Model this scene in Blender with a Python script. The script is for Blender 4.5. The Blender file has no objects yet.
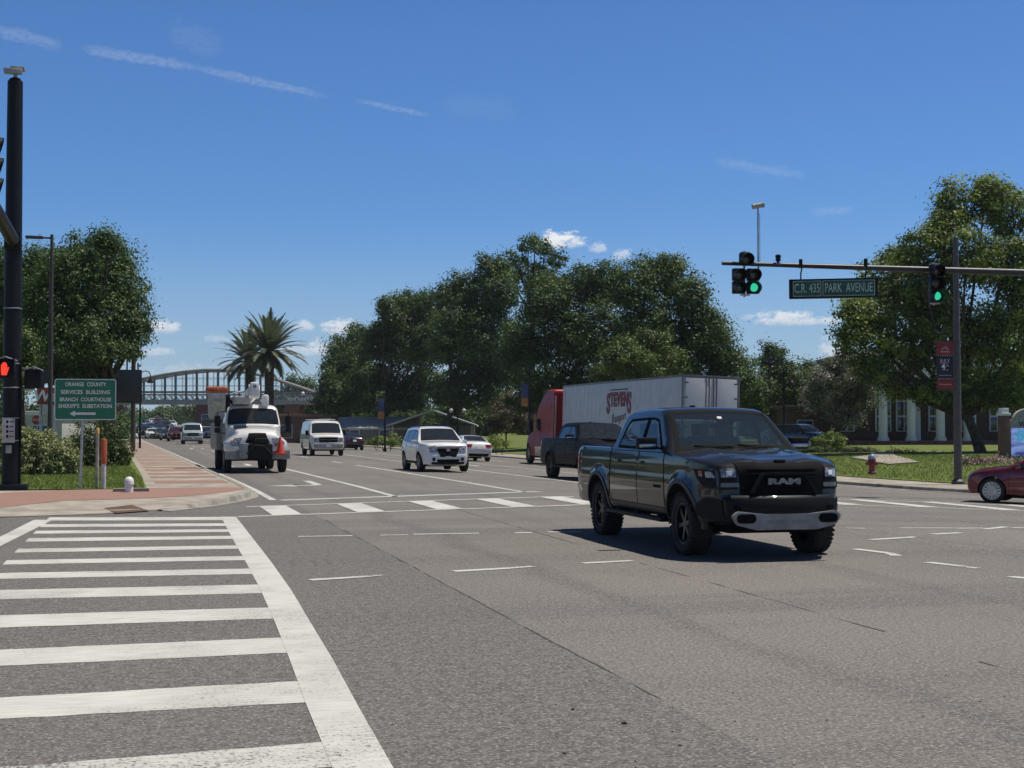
import bpy, bmesh, math, random
import numpy as np
from mathutils import Vector, Matrix
from mathutils.geometry import delaunay_2d_cdt

SC = bpy.context.scene
COL = SC.collection
RNG = np.random.default_rng(7)
random.seed(7)
rad = math.radians

# ------------------------------------------------------------------ camera
F, EYE, YAW = 1400.0, 1.7, rad(14.9)
PIT = math.atan(43 / 1400.0)
cam_d = bpy.data.cameras.new('camera')
cam = bpy.data.objects.new('camera', cam_d)
COL.objects.link(cam)
cam.location = (0, 0, EYE)
cam.rotation_euler = (math.pi / 2 + PIT, 0, -YAW)
cam_d.sensor_width = 36
cam_d.lens = 36 * F / 1024
cam_d.clip_start = 0.2
cam_d.clip_end = 6000
SC.camera = cam

# ------------------------------------------------------------------ sun, sky, exposure
SUN_EL = rad(69)
SUN_DIR = Vector((math.cos(SUN_EL) * math.cos(rad(3)), math.cos(SUN_EL) * math.sin(rad(3)), math.sin(SUN_EL)))
sun_d = bpy.data.lights.new('sun', 'SUN')
sun_d.energy = 5.0
sun_d.angle = rad(0.53)
sun_d.color = (1.0, 0.935, 0.83)
sun = bpy.data.objects.new('sun', sun_d)
COL.objects.link(sun)
sun.rotation_euler = SUN_DIR.to_track_quat('Z', 'Y').to_euler()
sun.location = (0, 0, 60)

world = bpy.data.worlds.new('World')
SC.world = world
world.use_nodes = True
SC.view_settings.view_transform = 'Standard'
SC.view_settings.look = 'None'
SC.view_settings.gamma = 1
SC.view_settings.exposure = -0.06
SC.view_settings.use_curve_mapping = False


class NT:
    """small helper round a node tree"""
    def __init__(s, tree):
        s.t = tree
        s.n = tree.nodes
        s.l = tree.links

    def new(s, kind, **kw):
        nd = s.n.new(kind)
        for k, v in kw.items():
            setattr(nd, k, v)
        return nd

    def link(s, a, b):
        s.l.new(a, b)

    def math(s, op, a, b=None, c=None, clamp=False):
        nd = s.n.new('ShaderNodeMath')
        nd.operation = op
        nd.use_clamp = clamp
        for i, v in enumerate((a, b, c)):
            if v is None:
                continue
            if isinstance(v, (int, float)):
                nd.inputs[i].default_value = v
            else:
                s.l.new(v, nd.inputs[i])
        return nd.outputs[0]

    def mix(s, fac, a, b):
        nd = s.n.new('ShaderNodeMix')
        nd.data_type = 'RGBA'
        for sock, v in ((nd.inputs[0], fac), (nd.inputs[6], a), (nd.inputs[7], b)):
            if isinstance(v, (int, float)):
                sock.default_value = v
            elif isinstance(v, tuple):
                sock.default_value = (*v[:3], 1)
            else:
                s.l.new(v, sock)
        return nd.outputs[2]

    def noise(s, vec, scale, detail=3, rough=0.55):
        nd = s.n.new('ShaderNodeTexNoise')
        nd.inputs['Scale'].default_value = scale
        nd.inputs['Detail'].default_value = detail
        nd.inputs['Roughness'].default_value = rough
        if vec is not None:
            s.l.new(vec, nd.inputs['Vector'])
        return nd.outputs['Fac']

    def ramp(s, v, lo, hi):
        nd = s.n.new('ShaderNodeMapRange')
        nd.interpolation_type = 'SMOOTHSTEP'
        nd.inputs[1].default_value = lo
        nd.inputs[2].default_value = hi
        s.l.new(v, nd.inputs[0])
        return nd.outputs[0]


def build_sky():
    t = NT(world.node_tree)
    bg = t.n['Background']
    sky = t.new('ShaderNodeTexSky', sky_type='NISHITA')
    sky.sun_disc = False
    sky.sun_elevation = SUN_EL
    sky.sun_rotation = math.atan2(SUN_DIR.x, SUN_DIR.y)
    sky.altitude = 50
    sky.air_density = 1.0
    sky.dust_density = 0.15
    sky.ozone_density = 2.2
    tc = t.new('ShaderNodeTexCoord')
    sep = t.new('ShaderNodeSeparateXYZ')
    t.link(tc.outputs['Generated'], sep.inputs[0])
    az = t.math('ARCTAN2', sep.outputs[0], sep.outputs[1])
    el = t.math('ARCSINE', sep.outputs[2])
    cmb = t.new('ShaderNodeCombineXYZ')
    t.link(az, cmb.inputs[0])
    t.link(t.math('MULTIPLY', el, 1.7), cmb.inputs[1])
    # sky tint: blue low down, dimmed and greyed overhead to cut fill light
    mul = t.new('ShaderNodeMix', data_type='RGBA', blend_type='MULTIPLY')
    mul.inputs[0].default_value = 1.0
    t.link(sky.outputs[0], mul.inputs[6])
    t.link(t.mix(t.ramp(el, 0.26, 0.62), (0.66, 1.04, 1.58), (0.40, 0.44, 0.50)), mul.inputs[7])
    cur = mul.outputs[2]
    nz = t.noise(cmb.outputs[0], 95, 6, 0.62)
    nfine = t.noise(cmb.outputs[0], 260, 4, 0.6)

    def pix(px, py):
        u, v = (px - 512) / F, (384 - py) / F
        fy = math.cos(PIT) - v * math.sin(PIT)
        fz = math.sin(PIT) + v * math.cos(PIT)
        a = math.atan2(u, fy) + YAW
        return a, math.atan2(fz, math.hypot(u, fy))
    # cumulus: px, py, half width, half height, strength
    clouds = [(558, 243, 27, 12, 1.0), (598, 249, 10, 7, .5), (622, 256, 12, 7, .5), (785, 320, 32, 10, .95), (826, 321, 18, 6, .8), (746, 318, 8, 4, .4),
              (340, 329, 19, 11, 1.0), (303, 327, 12, 8, .7), (164, 329, 18, 9, .9), (155, 353, 20, 6, .6), (325, 350, 22, 10, .8),
              (218, 340, 14, 5, .4), (300, 352, 40, 8, .5), (835, 352, 16, 16, .75), (200, 372, 60, 8, .35), (420, 345, 60, 12, .5), (60, 350, 60, 12, .4)]
    for px, py, hw, hh, st in clouds:
        a0, e0 = pix(px, py)
        da = t.math('MULTIPLY', t.math('SUBTRACT', az, a0), F / hw)
        de = t.math('MULTIPLY', t.math('SUBTRACT', el, e0), F / hh)
        # flat base: the lower side counts double
        low = t.math('MULTIPLY', t.math('MINIMUM', de, 0.0), 0.7)
        de = t.math('ADD', de, low)
        r2 = t.math('ADD', t.math('MULTIPLY', da, da), t.math('MULTIPLY', de, de))
        v = t.math('ADD', t.math('MULTIPLY', r2, -0.75), t.math('MULTIPLY', t.math('SUBTRACT', nz, 0.5), 3.2))
        v = t.math('ADD', v, t.math('MULTIPLY', t.math('SUBTRACT', nfine, 0.5), 1.1))
        m = t.math('MULTIPLY', t.ramp(v, -0.95, 0.05), st)
        shade = t.ramp(de, -1.3, 0.7)
        ccol = t.mix(shade, (7.6, 8.8, 10.8), (13.0, 13.4, 13.8))
        cur = t.mix(m, cur, ccol)
    # pale air low over the horizon
    cur = t.mix(t.math('MULTIPLY', t.math('SUBTRACT', 1.0, t.ramp(el, 0.0, 0.16)), 0.55), cur, (6.6, 7.9, 9.6))
    # cirrus streaks: x0,y0,x1,y1,half width,strength
    for x0, y0, x1, y1, hw, st in [(x0, y0, x1, y1, hw * 1.15, st * .62) for x0, y0, x1, y1, hw, st in [(-10, 27, 64, 47, 6, .42), (78, 48, 200, 68, 5, .50), (190, 66, 330, 97, 4, .45), (355, 100, 432, 116, 3, .42), (165, 30, 225, 48, 13, .16),
                                   (712, 161, 808, 176, 5, .34), (808, 213, 856, 209, 4, .35), (440, 104, 520, 112, 12, .10)]]:
        (a0, e0), (a1, e1) = pix(x0, y0), pix(x1, y1)
        L = math.hypot(a1 - a0, e1 - e0)
        ca, sa = (a1 - a0) / L, (e1 - e0) / L
        dx = t.math('SUBTRACT', az, (a0 + a1) / 2)
        dy = t.math('SUBTRACT', el, (e0 + e1) / 2)
        u = t.math('ADD', t.math('MULTIPLY', dx, ca * 2 / L), t.math('MULTIPLY', dy, sa * 2 / L))
        w = t.math('ADD', t.math('MULTIPLY', dx, -sa * F / hw), t.math('MULTIPLY', dy, ca * F / hw))
        w = t.math('ADD', w, t.math('MULTIPLY', t.math('SUBTRACT', nz, 0.5), 2.0))
        g = t.math('ADD', t.math('POWER', t.math('ABSOLUTE', u), 4), t.math('MULTIPLY', w, w))
        m = t.math('MULTIPLY', t.ramp(t.math('SUBTRACT', 1.15, g), 0.0, 1.2), st)
        m = t.math('MULTIPLY', m, t.ramp(nfine, 0.12, 0.72))
        cur = t.mix(t.math('MULTIPLY', m, 0.8), cur, (8.5, 9.6, 11.2))
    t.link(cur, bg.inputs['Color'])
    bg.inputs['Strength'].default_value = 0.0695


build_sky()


# ------------------------------------------------------------------ terrain of the place (x across the main road, y along it)
def sstep(t):
    t = max(0.0, min(1.0, t))
    return t * t * (3 - 2 * t)


def bend(y):
    return -0.018 * max(0.0, y - 40)


def zlat(x):
    if x < 11:
        return 0.0
    if x < 27.5:
        return -0.03 * (x - 11)
    return min(-0.15, -0.495 + 0.012 * (x - 27.5))


def zt(x, y):
    return zlat(x - bend(y)) + 2.3 * sstep((y - 190) / 130)


def ray(px, py):
    u, v = (px - 512) / F, (384 - py) / F
    fy = math.cos(PIT) - v * math.sin(PIT)
    fz = math.sin(PIT) + v * math.cos(PIT)
    return u * math.cos(YAW) + fy * math.sin(YAW), -u * math.sin(YAW) + fy * math.cos(YAW), fz, fy


def at(px, py, dz=0.0):
    """the point of the ground that the photograph shows at this pixel"""
    x, y, z, fy = ray(px, py)
    t = 2.0
    while t < 1500:
        if EYE + z * t < zt(x * t, y * t) + dz:
            break
        t *= 1.0005
    return Vector((x * t, y * t, zt(x * t, y * t) + dz))


def atd(px, py, d):
    x, y, z, fy = ray(px, py)
    t = d / fy
    return Vector((x * t, y * t, EYE + z * t))


def ground_at(px, d, dz=0.0):
    p = atd(px, 427, d)
    return Vector((p.x, p.y, zt(p.x, p.y) + dz))


# ------------------------------------------------------------------ materials
MATS = {}


def mat(name, color, rough=0.5, metal=0.0, var=0.12, scale=6.0, bump=0.0, spec=0.5, coat=0.0, emit=None, estr=0.0, bscale=None, col2=None, trans=0.0, dirt=0.0):
    if name in MATS:
        return MATS[name]
    m = bpy.data.materials.new(name)
    m.use_nodes = True
    t = NT(m.node_tree)
    b = t.n['Principled BSDF']
    tc = t.new('ShaderNodeTexCoord')
    n = t.noise(tc.outputs['Object'], scale, 4)
    c2 = col2 if col2 else tuple(max(0, c * (1 - 2 * var)) for c in color)
    c1 = color if col2 else tuple(min(1, c * (1 + var)) for c in color)
    colr = t.mix(t.ramp(n, 0.3, 0.7), c2, c1)
    if dirt:
        geo = t.new('ShaderNodeNewGeometry')
        n2 = t.noise(tc.outputs['Object'], 2.3, 5)
        colr = t.mix(t.math('MULTIPLY', t.ramp(n2, 0.45, 0.75), dirt), colr, (0.16, 0.13, 0.10))
    t.link(colr, b.inputs['Base Color'])
    b.inputs['Roughness'].default_value = rough
    b.inputs['Metallic'].default_value = metal
    b.inputs['Specular IOR Level'].default_value = spec
    b.inputs['Coat Weight'].default_value = coat
    b.inputs['Coat Roughness'].default_value = 0.04
    if emit:
        b.inputs['Emission Color'].default_value = (*emit, 1)
        b.inputs['Emission Strength'].default_value = estr
    if bump:
        bn = t.new('ShaderNodeBump')
        bn.inputs['Strength'].default_value = bump
        bn.inputs['Distance'].default_value = 0.02
        t.link(t.noise(tc.outputs['Object'], bscale or scale * 6, 5), bn.inputs['Height'])
        t.link(bn.outputs[0], b.inputs['Normal'])
    MATS[name] = m
    return m


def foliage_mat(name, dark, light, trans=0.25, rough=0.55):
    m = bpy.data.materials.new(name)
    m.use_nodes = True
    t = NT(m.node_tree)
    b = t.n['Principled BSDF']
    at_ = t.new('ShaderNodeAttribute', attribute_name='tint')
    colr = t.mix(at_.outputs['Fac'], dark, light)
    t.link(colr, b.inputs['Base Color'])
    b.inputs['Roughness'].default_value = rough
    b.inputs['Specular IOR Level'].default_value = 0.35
    tr = t.new('ShaderNodeBsdfTranslucent')
    t.link(t.mix(0.35, colr, (0.16, 0.24, 0.03)), tr.inputs['Color'])
    mx = t.new('ShaderNodeMixShader')
    mx.inputs[0].default_value = trans
    t.link(b.outputs[0], mx.inputs[1])
    t.link(tr.outputs[0], mx.inputs[2])
    t.link(mx.outputs[0], t.n['Material Output'].inputs['Surface'])
    return m


_a, _b = at(325, 520), at(665, 702)
SEAM_LINE = (_a.x, _a.y, (_b.x - _a.x) / (_b.y - _a.y))


def asphalt_mat():
    m = bpy.data.materials.new('asphalt')
    m.use_nodes = True
    t = NT(m.node_tree)
    b = t.n['Principled BSDF']
    g = t.new('ShaderNodeNewGeometry')
    p = g.outputs['Position']
    fine = t.noise(p, 38, 2, 0.8)
    mid = t.noise(p, 11, 3)
    big = t.noise(p, 0.22, 4)
    # tyre-worn bands along the lanes: stretched noise
    mp = t.new('ShaderNodeMapping')
    mp.inputs['Scale'].default_value = (0.75, 0.02, 1)
    t.link(p, mp.inputs[0])
    lane = t.noise(mp.outputs[0], 1.0, 3)
    mp2 = t.new('ShaderNodeMapping')
    mp2.inputs['Scale'].default_value = (0.035, 0.55, 1)
    mp2.inputs['Rotation'].default_value = (0, 0, 0.12)
    t.link(p, mp2.inputs[0])
    cross = t.noise(mp2.outputs[0], 1.0, 3)
    base = t.mix(t.ramp(big, 0.3, 0.7), (0.144, 0.132, 0.122), (0.178, 0.160, 0.145))
    base = t.mix(t.math('MULTIPLY', t.ramp(lane, 0.52, 0.68), 0.5), base, (0.100, 0.093, 0.089))
    base = t.mix(t.math('MULTIPLY', t.ramp(cross, 0.48, 0.66), 0.58), base, (0.090, 0.085, 0.082))
    sx = t.new('ShaderNodeSeparateXYZ')
    t.link(p, sx.inputs[0])
    # two paving panels meet along the long seam: the one towards the crossing is greyer and darker
    side = t.math('SUBTRACT', t.math('SUBTRACT', sx.outputs[0], SEAM_LINE[0]), t.math('MULTIPLY', t.math('SUBTRACT', sx.outputs[1], SEAM_LINE[1]), SEAM_LINE[2]))
    base = t.mix(t.math('MULTIPLY', t.math('SUBTRACT', 1.0, t.ramp(side, -0.03, 0.03)), 0.62), base, (0.072, 0.072, 0.072))
    wob = t.math('ADD', sx.outputs[0], t.math('MULTIPLY', t.math('SUBTRACT', big, 0.5), 1.6))
    fr = t.math('FRACT', t.math('DIVIDE', t.math('SUBTRACT', wob, 4.55), 3.6))
    dist = t.math('ABSOLUTE', t.math('SUBTRACT', fr, 0.5))
    oil = t.ramp(dist, 0.40, 0.49)
    base = t.mix(t.math('MULTIPLY', t.math('MULTIPLY', oil, t.ramp(lane, 0.38, 0.58)), 0.55), base, (0.075, 0.070, 0.067))
    patch = t.new('ShaderNodeTexVoronoi')
    patch.inputs['Scale'].default_value = 0.16
    t.link(p, patch.inputs['Vector'])
    sep = t.new('ShaderNodeSeparateColor')
    t.link(patch.outputs['Color'], sep.inputs[0])
    base = t.mix(t.math('MULTIPLY', t.ramp(sep.outputs[0], 0.45, 0.55), 0.16), base, (0.085, 0.080, 0.078))
    base = t.mix(t.ramp(mid, 0.3, 0.75), base, t.mix(0.6, base, (0.22, 0.205, 0.19)))
    sp = t.ramp(fine, 0.54, 0.66)
    base = t.mix(t.math('MULTIPLY', sp, 0.62), base, (0.40, 0.385, 0.36))
    dk = t.ramp(fine, 0.46, 0.34)
    base = t.mix(t.math('MULTIPLY', dk, 0.75), base, (0.045, 0.043, 0.042))
    t.link(base, b.inputs['Base Color'])
    b.inputs['Roughness'].default_value = 0.88
    b.inputs['Specular IOR Level'].default_value = 0.25
    bn = t.new('ShaderNodeBump')
    bn.inputs['Strength'].default_value = 0.65
    bn.inputs['Distance'].default_value = 0.012
    t.link(fine, bn.inputs['Height'])
    t.link(bn.outputs[0], b.inputs['Normal'])
    return m


def roadpaint_mat(name, colr, wear_lo=0.555, wear_hi=0.66):
    m = bpy.data.materials.new(name)
    m.use_nodes = True
    t = NT(m.node_tree)
    b = t.n['Principled BSDF']
    g = t.new('ShaderNodeNewGeometry')
    p = g.outputs['Position']
    fine = t.noise(p, 34, 3, 0.75)
    big = t.noise(p, 0.9, 4, 0.65)
    mp = t.new('ShaderNodeMapping')
    mp.inputs['Scale'].default_value = (1.2, 9, 1)
    t.link(p, mp.inputs[0])
    st = t.noise(mp.outputs[0], 3.0, 4)
    base = t.mix(t.ramp(st, 0.3, 0.7), tuple(c * 0.80 for c in colr), colr)
    base = t.mix(t.math('MULTIPLY', t.ramp(big, 0.35, 0.65), 0.42), base, tuple(c * 0.55 for c in colr))
    v = t.math('ADD', t.math('MULTIPLY', fine, 0.65), t.math('MULTIPLY', big, 0.35))
    # the bars nearest the corner are worn through to the stone
    sy = t.new('ShaderNodeSeparateXYZ')
    t.link(p, sy.inputs[0])
    v = t.math('ADD', v, t.math('MULTIPLY', t.math('SUBTRACT', 1.0, t.ramp(sy.outputs[1], 7.0, 8.6)), 0.055))
    worn = t.ramp(v, wear_lo, wear_hi)
    base = t.mix(worn, base, (0.10, 0.095, 0.09))
    t.link(base, b.inputs['Base Color'])
    b.inputs['Roughness'].default_value = 0.7
    bn = t.new('ShaderNodeBump')
    bn.inputs['Strength'].default_value = 0.3
    bn.inputs['Distance'].default_value = 0.008
    t.link(fine, bn.inputs['Height'])
    t.link(bn.outputs[0], b.inputs['Normal'])
    return m


def brick_mat(name, c1, c2, mortar, scale, bw=0.5, rh=0.25, coord='Object', rot=(0, 0, 0)):
    m = bpy.data.materials.new(name)
    m.use_nodes = True
    t = NT(m.node_tree)
    b = t.n['Principled BSDF']
    tc = t.new('ShaderNodeTexCoord')
    mp = t.new('ShaderNodeMapping')
    mp.inputs['Rotation'].default_value = rot
    t.link(tc.outputs[coord], mp.inputs[0])
    br = t.new('ShaderNodeTexBrick')
    br.inputs['Color1'].default_value = (*c1, 1)
    br.inputs['Color2'].default_value = (*c2, 1)
    br.inputs['Mortar'].default_value = (*mortar, 1)
    br.inputs['Scale'].default_value = scale
    br.inputs['Mortar Size'].default_value = 0.018
    t.link(mp.outputs[0], br.inputs['Vector'])
    n = t.noise(tc.outputs[coord], 1.3, 5)
    colr = t.mix(t.math('MULTIPLY', t.ramp(n, 0.35, 0.7), 0.5), br.outputs['Color'], tuple(0.5 * (a + c) for a, c in zip(c1, mortar)))
    t.link(colr, b.inputs['Base Color'])
    b.inputs['Roughness'].default_value = 0.85
    return m


def grass_mat():
    m = bpy.data.materials.new('lawn_soil')
    m.use_nodes = True
    t = NT(m.node_tree)
    b = t.n['Principled BSDF']
    g = t.new('ShaderNodeNewGeometry')
    p = g.outputs['Position']
    a = t.noise(p, 0.45, 5, 0.6)
    f = t.noise(p, 14, 4, 0.7)
    c = t.mix(t.ramp(a, 0.3, 0.7), (0.13, 0.17, 0.045), (0.18, 0.215, 0.06))
    c = t.mix(t.ramp(f, 0.3, 0.75), t.mix(0.5, c, (0.05, 0.07, 0.02)), c)
    t.link(c, b.inputs['Base Color'])
    b.inputs['Roughness'].default_value = 0.9
    b.inputs['Specular IOR Level'].default_value = 0.15
    bn = t.new('ShaderNodeBump')
    bn.inputs['Strength'].default_value = 0.8
    bn.inputs['Distance'].default_value = 0.05
    t.link(f, bn.inputs['Height'])
    t.link(bn.outputs[0], b.inputs['Normal'])
    return m


ASPH = asphalt_mat()
WPAINT = roadpaint_mat('white_road_paint', (0.60, 0.60, 0.555))
OPAINT = roadpaint_mat('worn_road_paint', (0.66, 0.65, 0.60), 0.50, 0.62)
LAWN = grass_mat()
CONC = mat('concrete', (0.35, 0.315, 0.265), 0.9, var=0.14, scale=1.3, bump=0.3, bscale=30, dirt=0.35)
KERB = mat('kerb_concrete', (0.31, 0.29, 0.255), 0.9, var=0.16, scale=2.2, bump=0.3, bscale=30, dirt=0.5)
BRICKPAVE = brick_mat('red_pavers', (0.30, 0.155, 0.115), (0.25, 0.125, 0.095), (0.28, 0.21, 0.17), 4.5)
BRICK = brick_mat('dark_brick', (0.16, 0.065, 0.045), (0.11, 0.05, 0.035), (0.22, 0.18, 0.15), 6.0, coord='Object', rot=(math.pi / 2, 0, 0))
SEAM = mat('road_seam_tar', (0.085, 0.080, 0.075), 0.8, var=0.2)
BLACKM = mat('black_metal', (0.006, 0.007, 0.010), 0.5, 0.0, spec=0.25)
BLACKP = mat('black_plastic', (0.010, 0.010, 0.011), 0.6, bump=0.1, spec=0.2)
DARKP = mat('dark_trim', (0.006, 0.006, 0.007), 0.8, spec=0.12)
GLASS = mat('vehicle_glass', (0.020, 0.026, 0.032), 0.03, spec=0.5)
CHROME = mat('chrome', (0.45, 0.45, 0.45), 0.25, 1.0)
STEEL = mat('galvanised_steel', (0.42, 0.43, 0.44), 0.45, 0.85, var=0.15, scale=9)
ALLOY = mat('alloy', (0.45, 0.46, 0.47), 0.3, 0.9)
DALLOY = mat('dark_alloy', (0.085, 0.088, 0.092), 0.35, 0.8)
RUBBER = mat('tyre_rubber', (0.016, 0.016, 0.017), 0.85, var=0.2, scale=9, bump=0.3)
WELL = mat('wheel_well', (0.006, 0.006, 0.006), 0.95)
LAMPC = mat('headlamp_lens', (0.42, 0.44, 0.46), 0.08, coat=1.0, col2=(0.05, 0.052, 0.055), scale=13)
AMBER = mat('amber_lens', (0.55, 0.20, 0.03), 0.15, coat=1.0)
REDLENS = mat('tail_lens', (0.28, 0.012, 0.012), 0.15, coat=1.0)
SILVERP = mat('silver_plate', (0.27, 0.27, 0.265), 0.5, 0.3, dirt=0.2)
WHITEP = mat('white_panel', (0.74, 0.74, 0.73), 0.45, var=0.04, dirt=0.08)
WOODM = mat('weathered_wood', (0.30, 0.22, 0.14), 0.85, var=0.25, scale=9)
BARK = mat('oak_bark', (0.075, 0.058, 0.044), 0.95, var=0.35, scale=5, bump=0.8, bscale=16)
SIGNG = mat('sign_green', (0.010, 0.165, 0.085), 0.4, var=0.05)
SIGNW = mat('sign_white', (0.72, 0.74, 0.72), 0.45, var=0.04)
F_OAK = foliage_mat('oak_leaves', (0.018, 0.042, 0.009), (0.096, 0.172, 0.034))
F_OAK2 = foliage_mat('oak_leaves_light', (0.034, 0.062, 0.013), (0.140, 0.200, 0.042))
F_SYC = foliage_mat('broad_leaves', (0.040, 0.064, 0.012), (0.32, 0.42, 0.080), 0.42)
F_VAR = foliage_mat('variegated_leaves', (0.045, 0.075, 0.022), (0.44, 0.46, 0.20), 0.25)
F_HEDGE = foliage_mat('hedge_leaves', (0.020, 0.040, 0.010), (0.075, 0.12, 0.028))
F_YEL = foliage_mat('yellow_green_leaves', (0.08, 0.13, 0.02), (0.26, 0.32, 0.06))
F_PALM = foliage_mat('palm_leaflets', (0.050, 0.065, 0.040), (0.17, 0.19, 0.12), 0.15, 0.4)
F_RUST = foliage_mat('rusty_leaves', (0.05, 0.045, 0.022), (0.17, 0.12, 0.07), 0.2)
F_GREY = foliage_mat('flowering_leaves', (0.045, 0.06, 0.025), (0.46, 0.44, 0.37), 0.25)
F_GRASS = foliage_mat('grass_blades', (0.14, 0.19, 0.045), (0.32, 0.38, 0.10), 0.4)
F_FLOW = foliage_mat('flower_petals', (0.30, 0.03, 0.05), (0.75, 0.62, 0.60), 0.2)


def clear_glass():
    m = bpy.data.materials.new('clear_glass')
    m.use_nodes = True
    t = NT(m.node_tree)
    t.n.remove(t.n['Principled BSDF'])
    tr = t.new('ShaderNodeBsdfTransparent')
    tc = t.new('ShaderNodeTexCoord')
    n = t.noise(tc.outputs['Object'], 4.0, 3)
    t.link(t.mix(n, (0.60, 0.66, 0.67), (0.66, 0.72, 0.73)), tr.inputs['Color'])
    gl = t.new('ShaderNodeBsdfGlossy')
    gl.inputs['Roughness'].default_value = 0.02
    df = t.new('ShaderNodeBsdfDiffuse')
    df.inputs['Color'].default_value = (0.22, 0.32, 0.46, 1)  # bluish veil painted in place of the sky's reflection on the glass
    fr = t.new('ShaderNodeFresnel')
    fr.inputs['IOR'].default_value = 1.5
    mx = t.new('ShaderNodeMixShader')
    geo = t.new('ShaderNodeNewGeometry')
    t.link(t.math('MULTIPLY', fr.outputs[0], t.math('SUBTRACT', 1.0, geo.outputs['Backfacing'])), mx.inputs[0])
    t.link(tr.outputs[0], mx.inputs[1])
    t.link(gl.outputs[0], mx.inputs[2])
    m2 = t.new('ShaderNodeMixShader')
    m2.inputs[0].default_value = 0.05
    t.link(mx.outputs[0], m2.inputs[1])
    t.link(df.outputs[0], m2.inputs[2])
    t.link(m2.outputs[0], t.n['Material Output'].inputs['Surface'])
    return m


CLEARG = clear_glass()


# ------------------------------------------------------------------ object helpers
def link(o, parent=None):
    COL.objects.link(o)
    if parent is not None:
        o.parent = parent
    return o


def tag(o, label=None, cat=None, group=None, kind=None):
    if label:
        o['label'] = label
    if cat:
        o['category'] = cat
    if group:
        o['group'] = group
    if kind:
        o['kind'] = kind
    return o


def thing(name, label, cat, loc=(0, 0, 0), rz=0.0, group=None):
    o = bpy.data.objects.new(name, None)
    o.empty_display_size = 0.3
    link(o)
    o.location = loc
    o.rotation_euler = (0, 0, rz)
    return tag(o, label, cat, group)


def finish(bm, name, material, parent=None, sharp=35, smooth=True, weld=1e-5):
    """one bmesh -> one linked mesh object"""
    if weld:
        bmesh.ops.remove_doubles(bm, verts=bm.verts, dist=weld)
    bmesh.ops.recalc_face_normals(bm, faces=bm.faces)
    if smooth:
        for f in bm.faces:
            f.smooth = True
        lim = rad(sharp)
        for e in bm.edges:
            if len(e.link_faces) == 2:
                e.smooth = e.calc_face_angle(0) < lim
            else:
                e.smooth = False
    me = bpy.data.meshes.new(name)
    bm.to_mesh(me)
    bm.free()
    if isinstance(material, (list, tuple)):
        for m in material:
            me.materials.append(m)
    else:
        me.materials.append(material)
    o = bpy.data.objects.new(name, me)
    link(o, parent)
    return o


def box(bm, c, s, bev=0.0, rot=None, mi=0):
    """a box (centre, full size) with bevelled edges"""
    r = bmesh.ops.create_cube(bm, size=1.0)
    vs = r['verts']
    M = Matrix.Translation(Vector(c)) @ (rot.to_4x4() if rot is not None else Matrix.Identity(4)) @ Matrix.Diagonal((*s, 1))
    bmesh.ops.transform(bm, matrix=M, verts=vs)
    fs = {f for v in vs for f in v.link_faces}
    if bev > 0:
        es = list({e for v in vs for e in v.link_edges})
        rr = bmesh.ops.bevel(bm, geom=es, offset=bev, segments=2, profile=0.6, affect='EDGES', clamp_overlap=True)
        fs = set(rr['faces']) | {f for f in fs if f.is_valid}
    for f in fs:
        if f.is_valid:
            f.material_index = mi


def tube(bm, pts, r, n=10, cap=True):
    """a tapering tube along points; r a number or one per point"""
    pts = [Vector(p) for p in pts]
    rs = r if isinstance(r, (list, tuple)) else [r] * len(pts)
    rings = []
    up = Vector((0, 0, 1))
    for i, p in enumerate(pts):
        d = (pts[min(i + 1, len(pts) - 1)] - pts[max(i - 1, 0)]).normalized()
        a = up if abs(d.dot(up)) < 0.95 else Vector((1, 0, 0))
        u = d.cross(a).normalized()
        v = d.cross(u).normalized()
        rings.append([bm.verts.new(p + (u * math.cos(k * 2 * math.pi / n) + v * math.sin(k * 2 * math.pi / n)) * rs[i]) for k in range(n)])
    for a, b in zip(rings, rings[1:]):
        for k in range(n):
            bm.faces.new((a[k], a[(k + 1) % n], b[(k + 1) % n], b[k]))
    if cap:
        bm.faces.new(rings[0])
        bm.faces.new(rings[-1][::-1])


def lathe(bm, prof, n=24, M=None, closed=False, caps=True):
    """revolve (radius, height) about local z; M places it"""
    M = M or Matrix.Identity(4)
    rings = []
    for r, h in prof:
        rings.append([bm.verts.new(M @ Vector((r * math.cos(k * 2 * math.pi / n), r * math.sin(k * 2 * math.pi / n), h))) for k in range(n)])
    m = len(rings)
    for i in range(m if closed else m - 1):
        a, b = rings[i], rings[(i + 1) % m]
        for k in range(n):
            bm.faces.new((a[k], a[(k + 1) % n], b[(k + 1) % n], b[k]))
    if not closed and caps:
        if prof[0][0] > 1e-4:
            bm.faces.new(rings[0][::-1])
        if prof[-1][0] > 1e-4:
            bm.faces.new(rings[-1])


def prism(bm, poly, h0, h1, M=None):
    """extrude a 2D polygon between two heights of local z"""
    M = M or Matrix.Identity(4)
    a = [bm.verts.new(M @ Vector((x, y, h0))) for x, y in poly]
    b = [bm.verts.new(M @ Vector((x, y, h1))) for x, y in poly]
    n = len(poly)
    for i in range(n):
        bm.faces.new((a[i], a[(i + 1) % n], b[(i + 1) % n], b[i]))
    bm.faces.new(a[::-1])
    bm.faces.new(b)


def rounded(w, h, r, n=4):
    pts = []
    for cx, cy, a0 in ((w / 2 - r, h / 2 - r, 0), (-w / 2 + r, h / 2 - r, 90), (-w / 2 + r, -h / 2 + r, 180), (w / 2 - r, -h / 2 + r, 270)):
        for k in range(n + 1):
            a = rad(a0 + 90 * k / n)
            pts.append((cx + r * math.cos(a), cy + r * math.sin(a)))
    return pts


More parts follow.
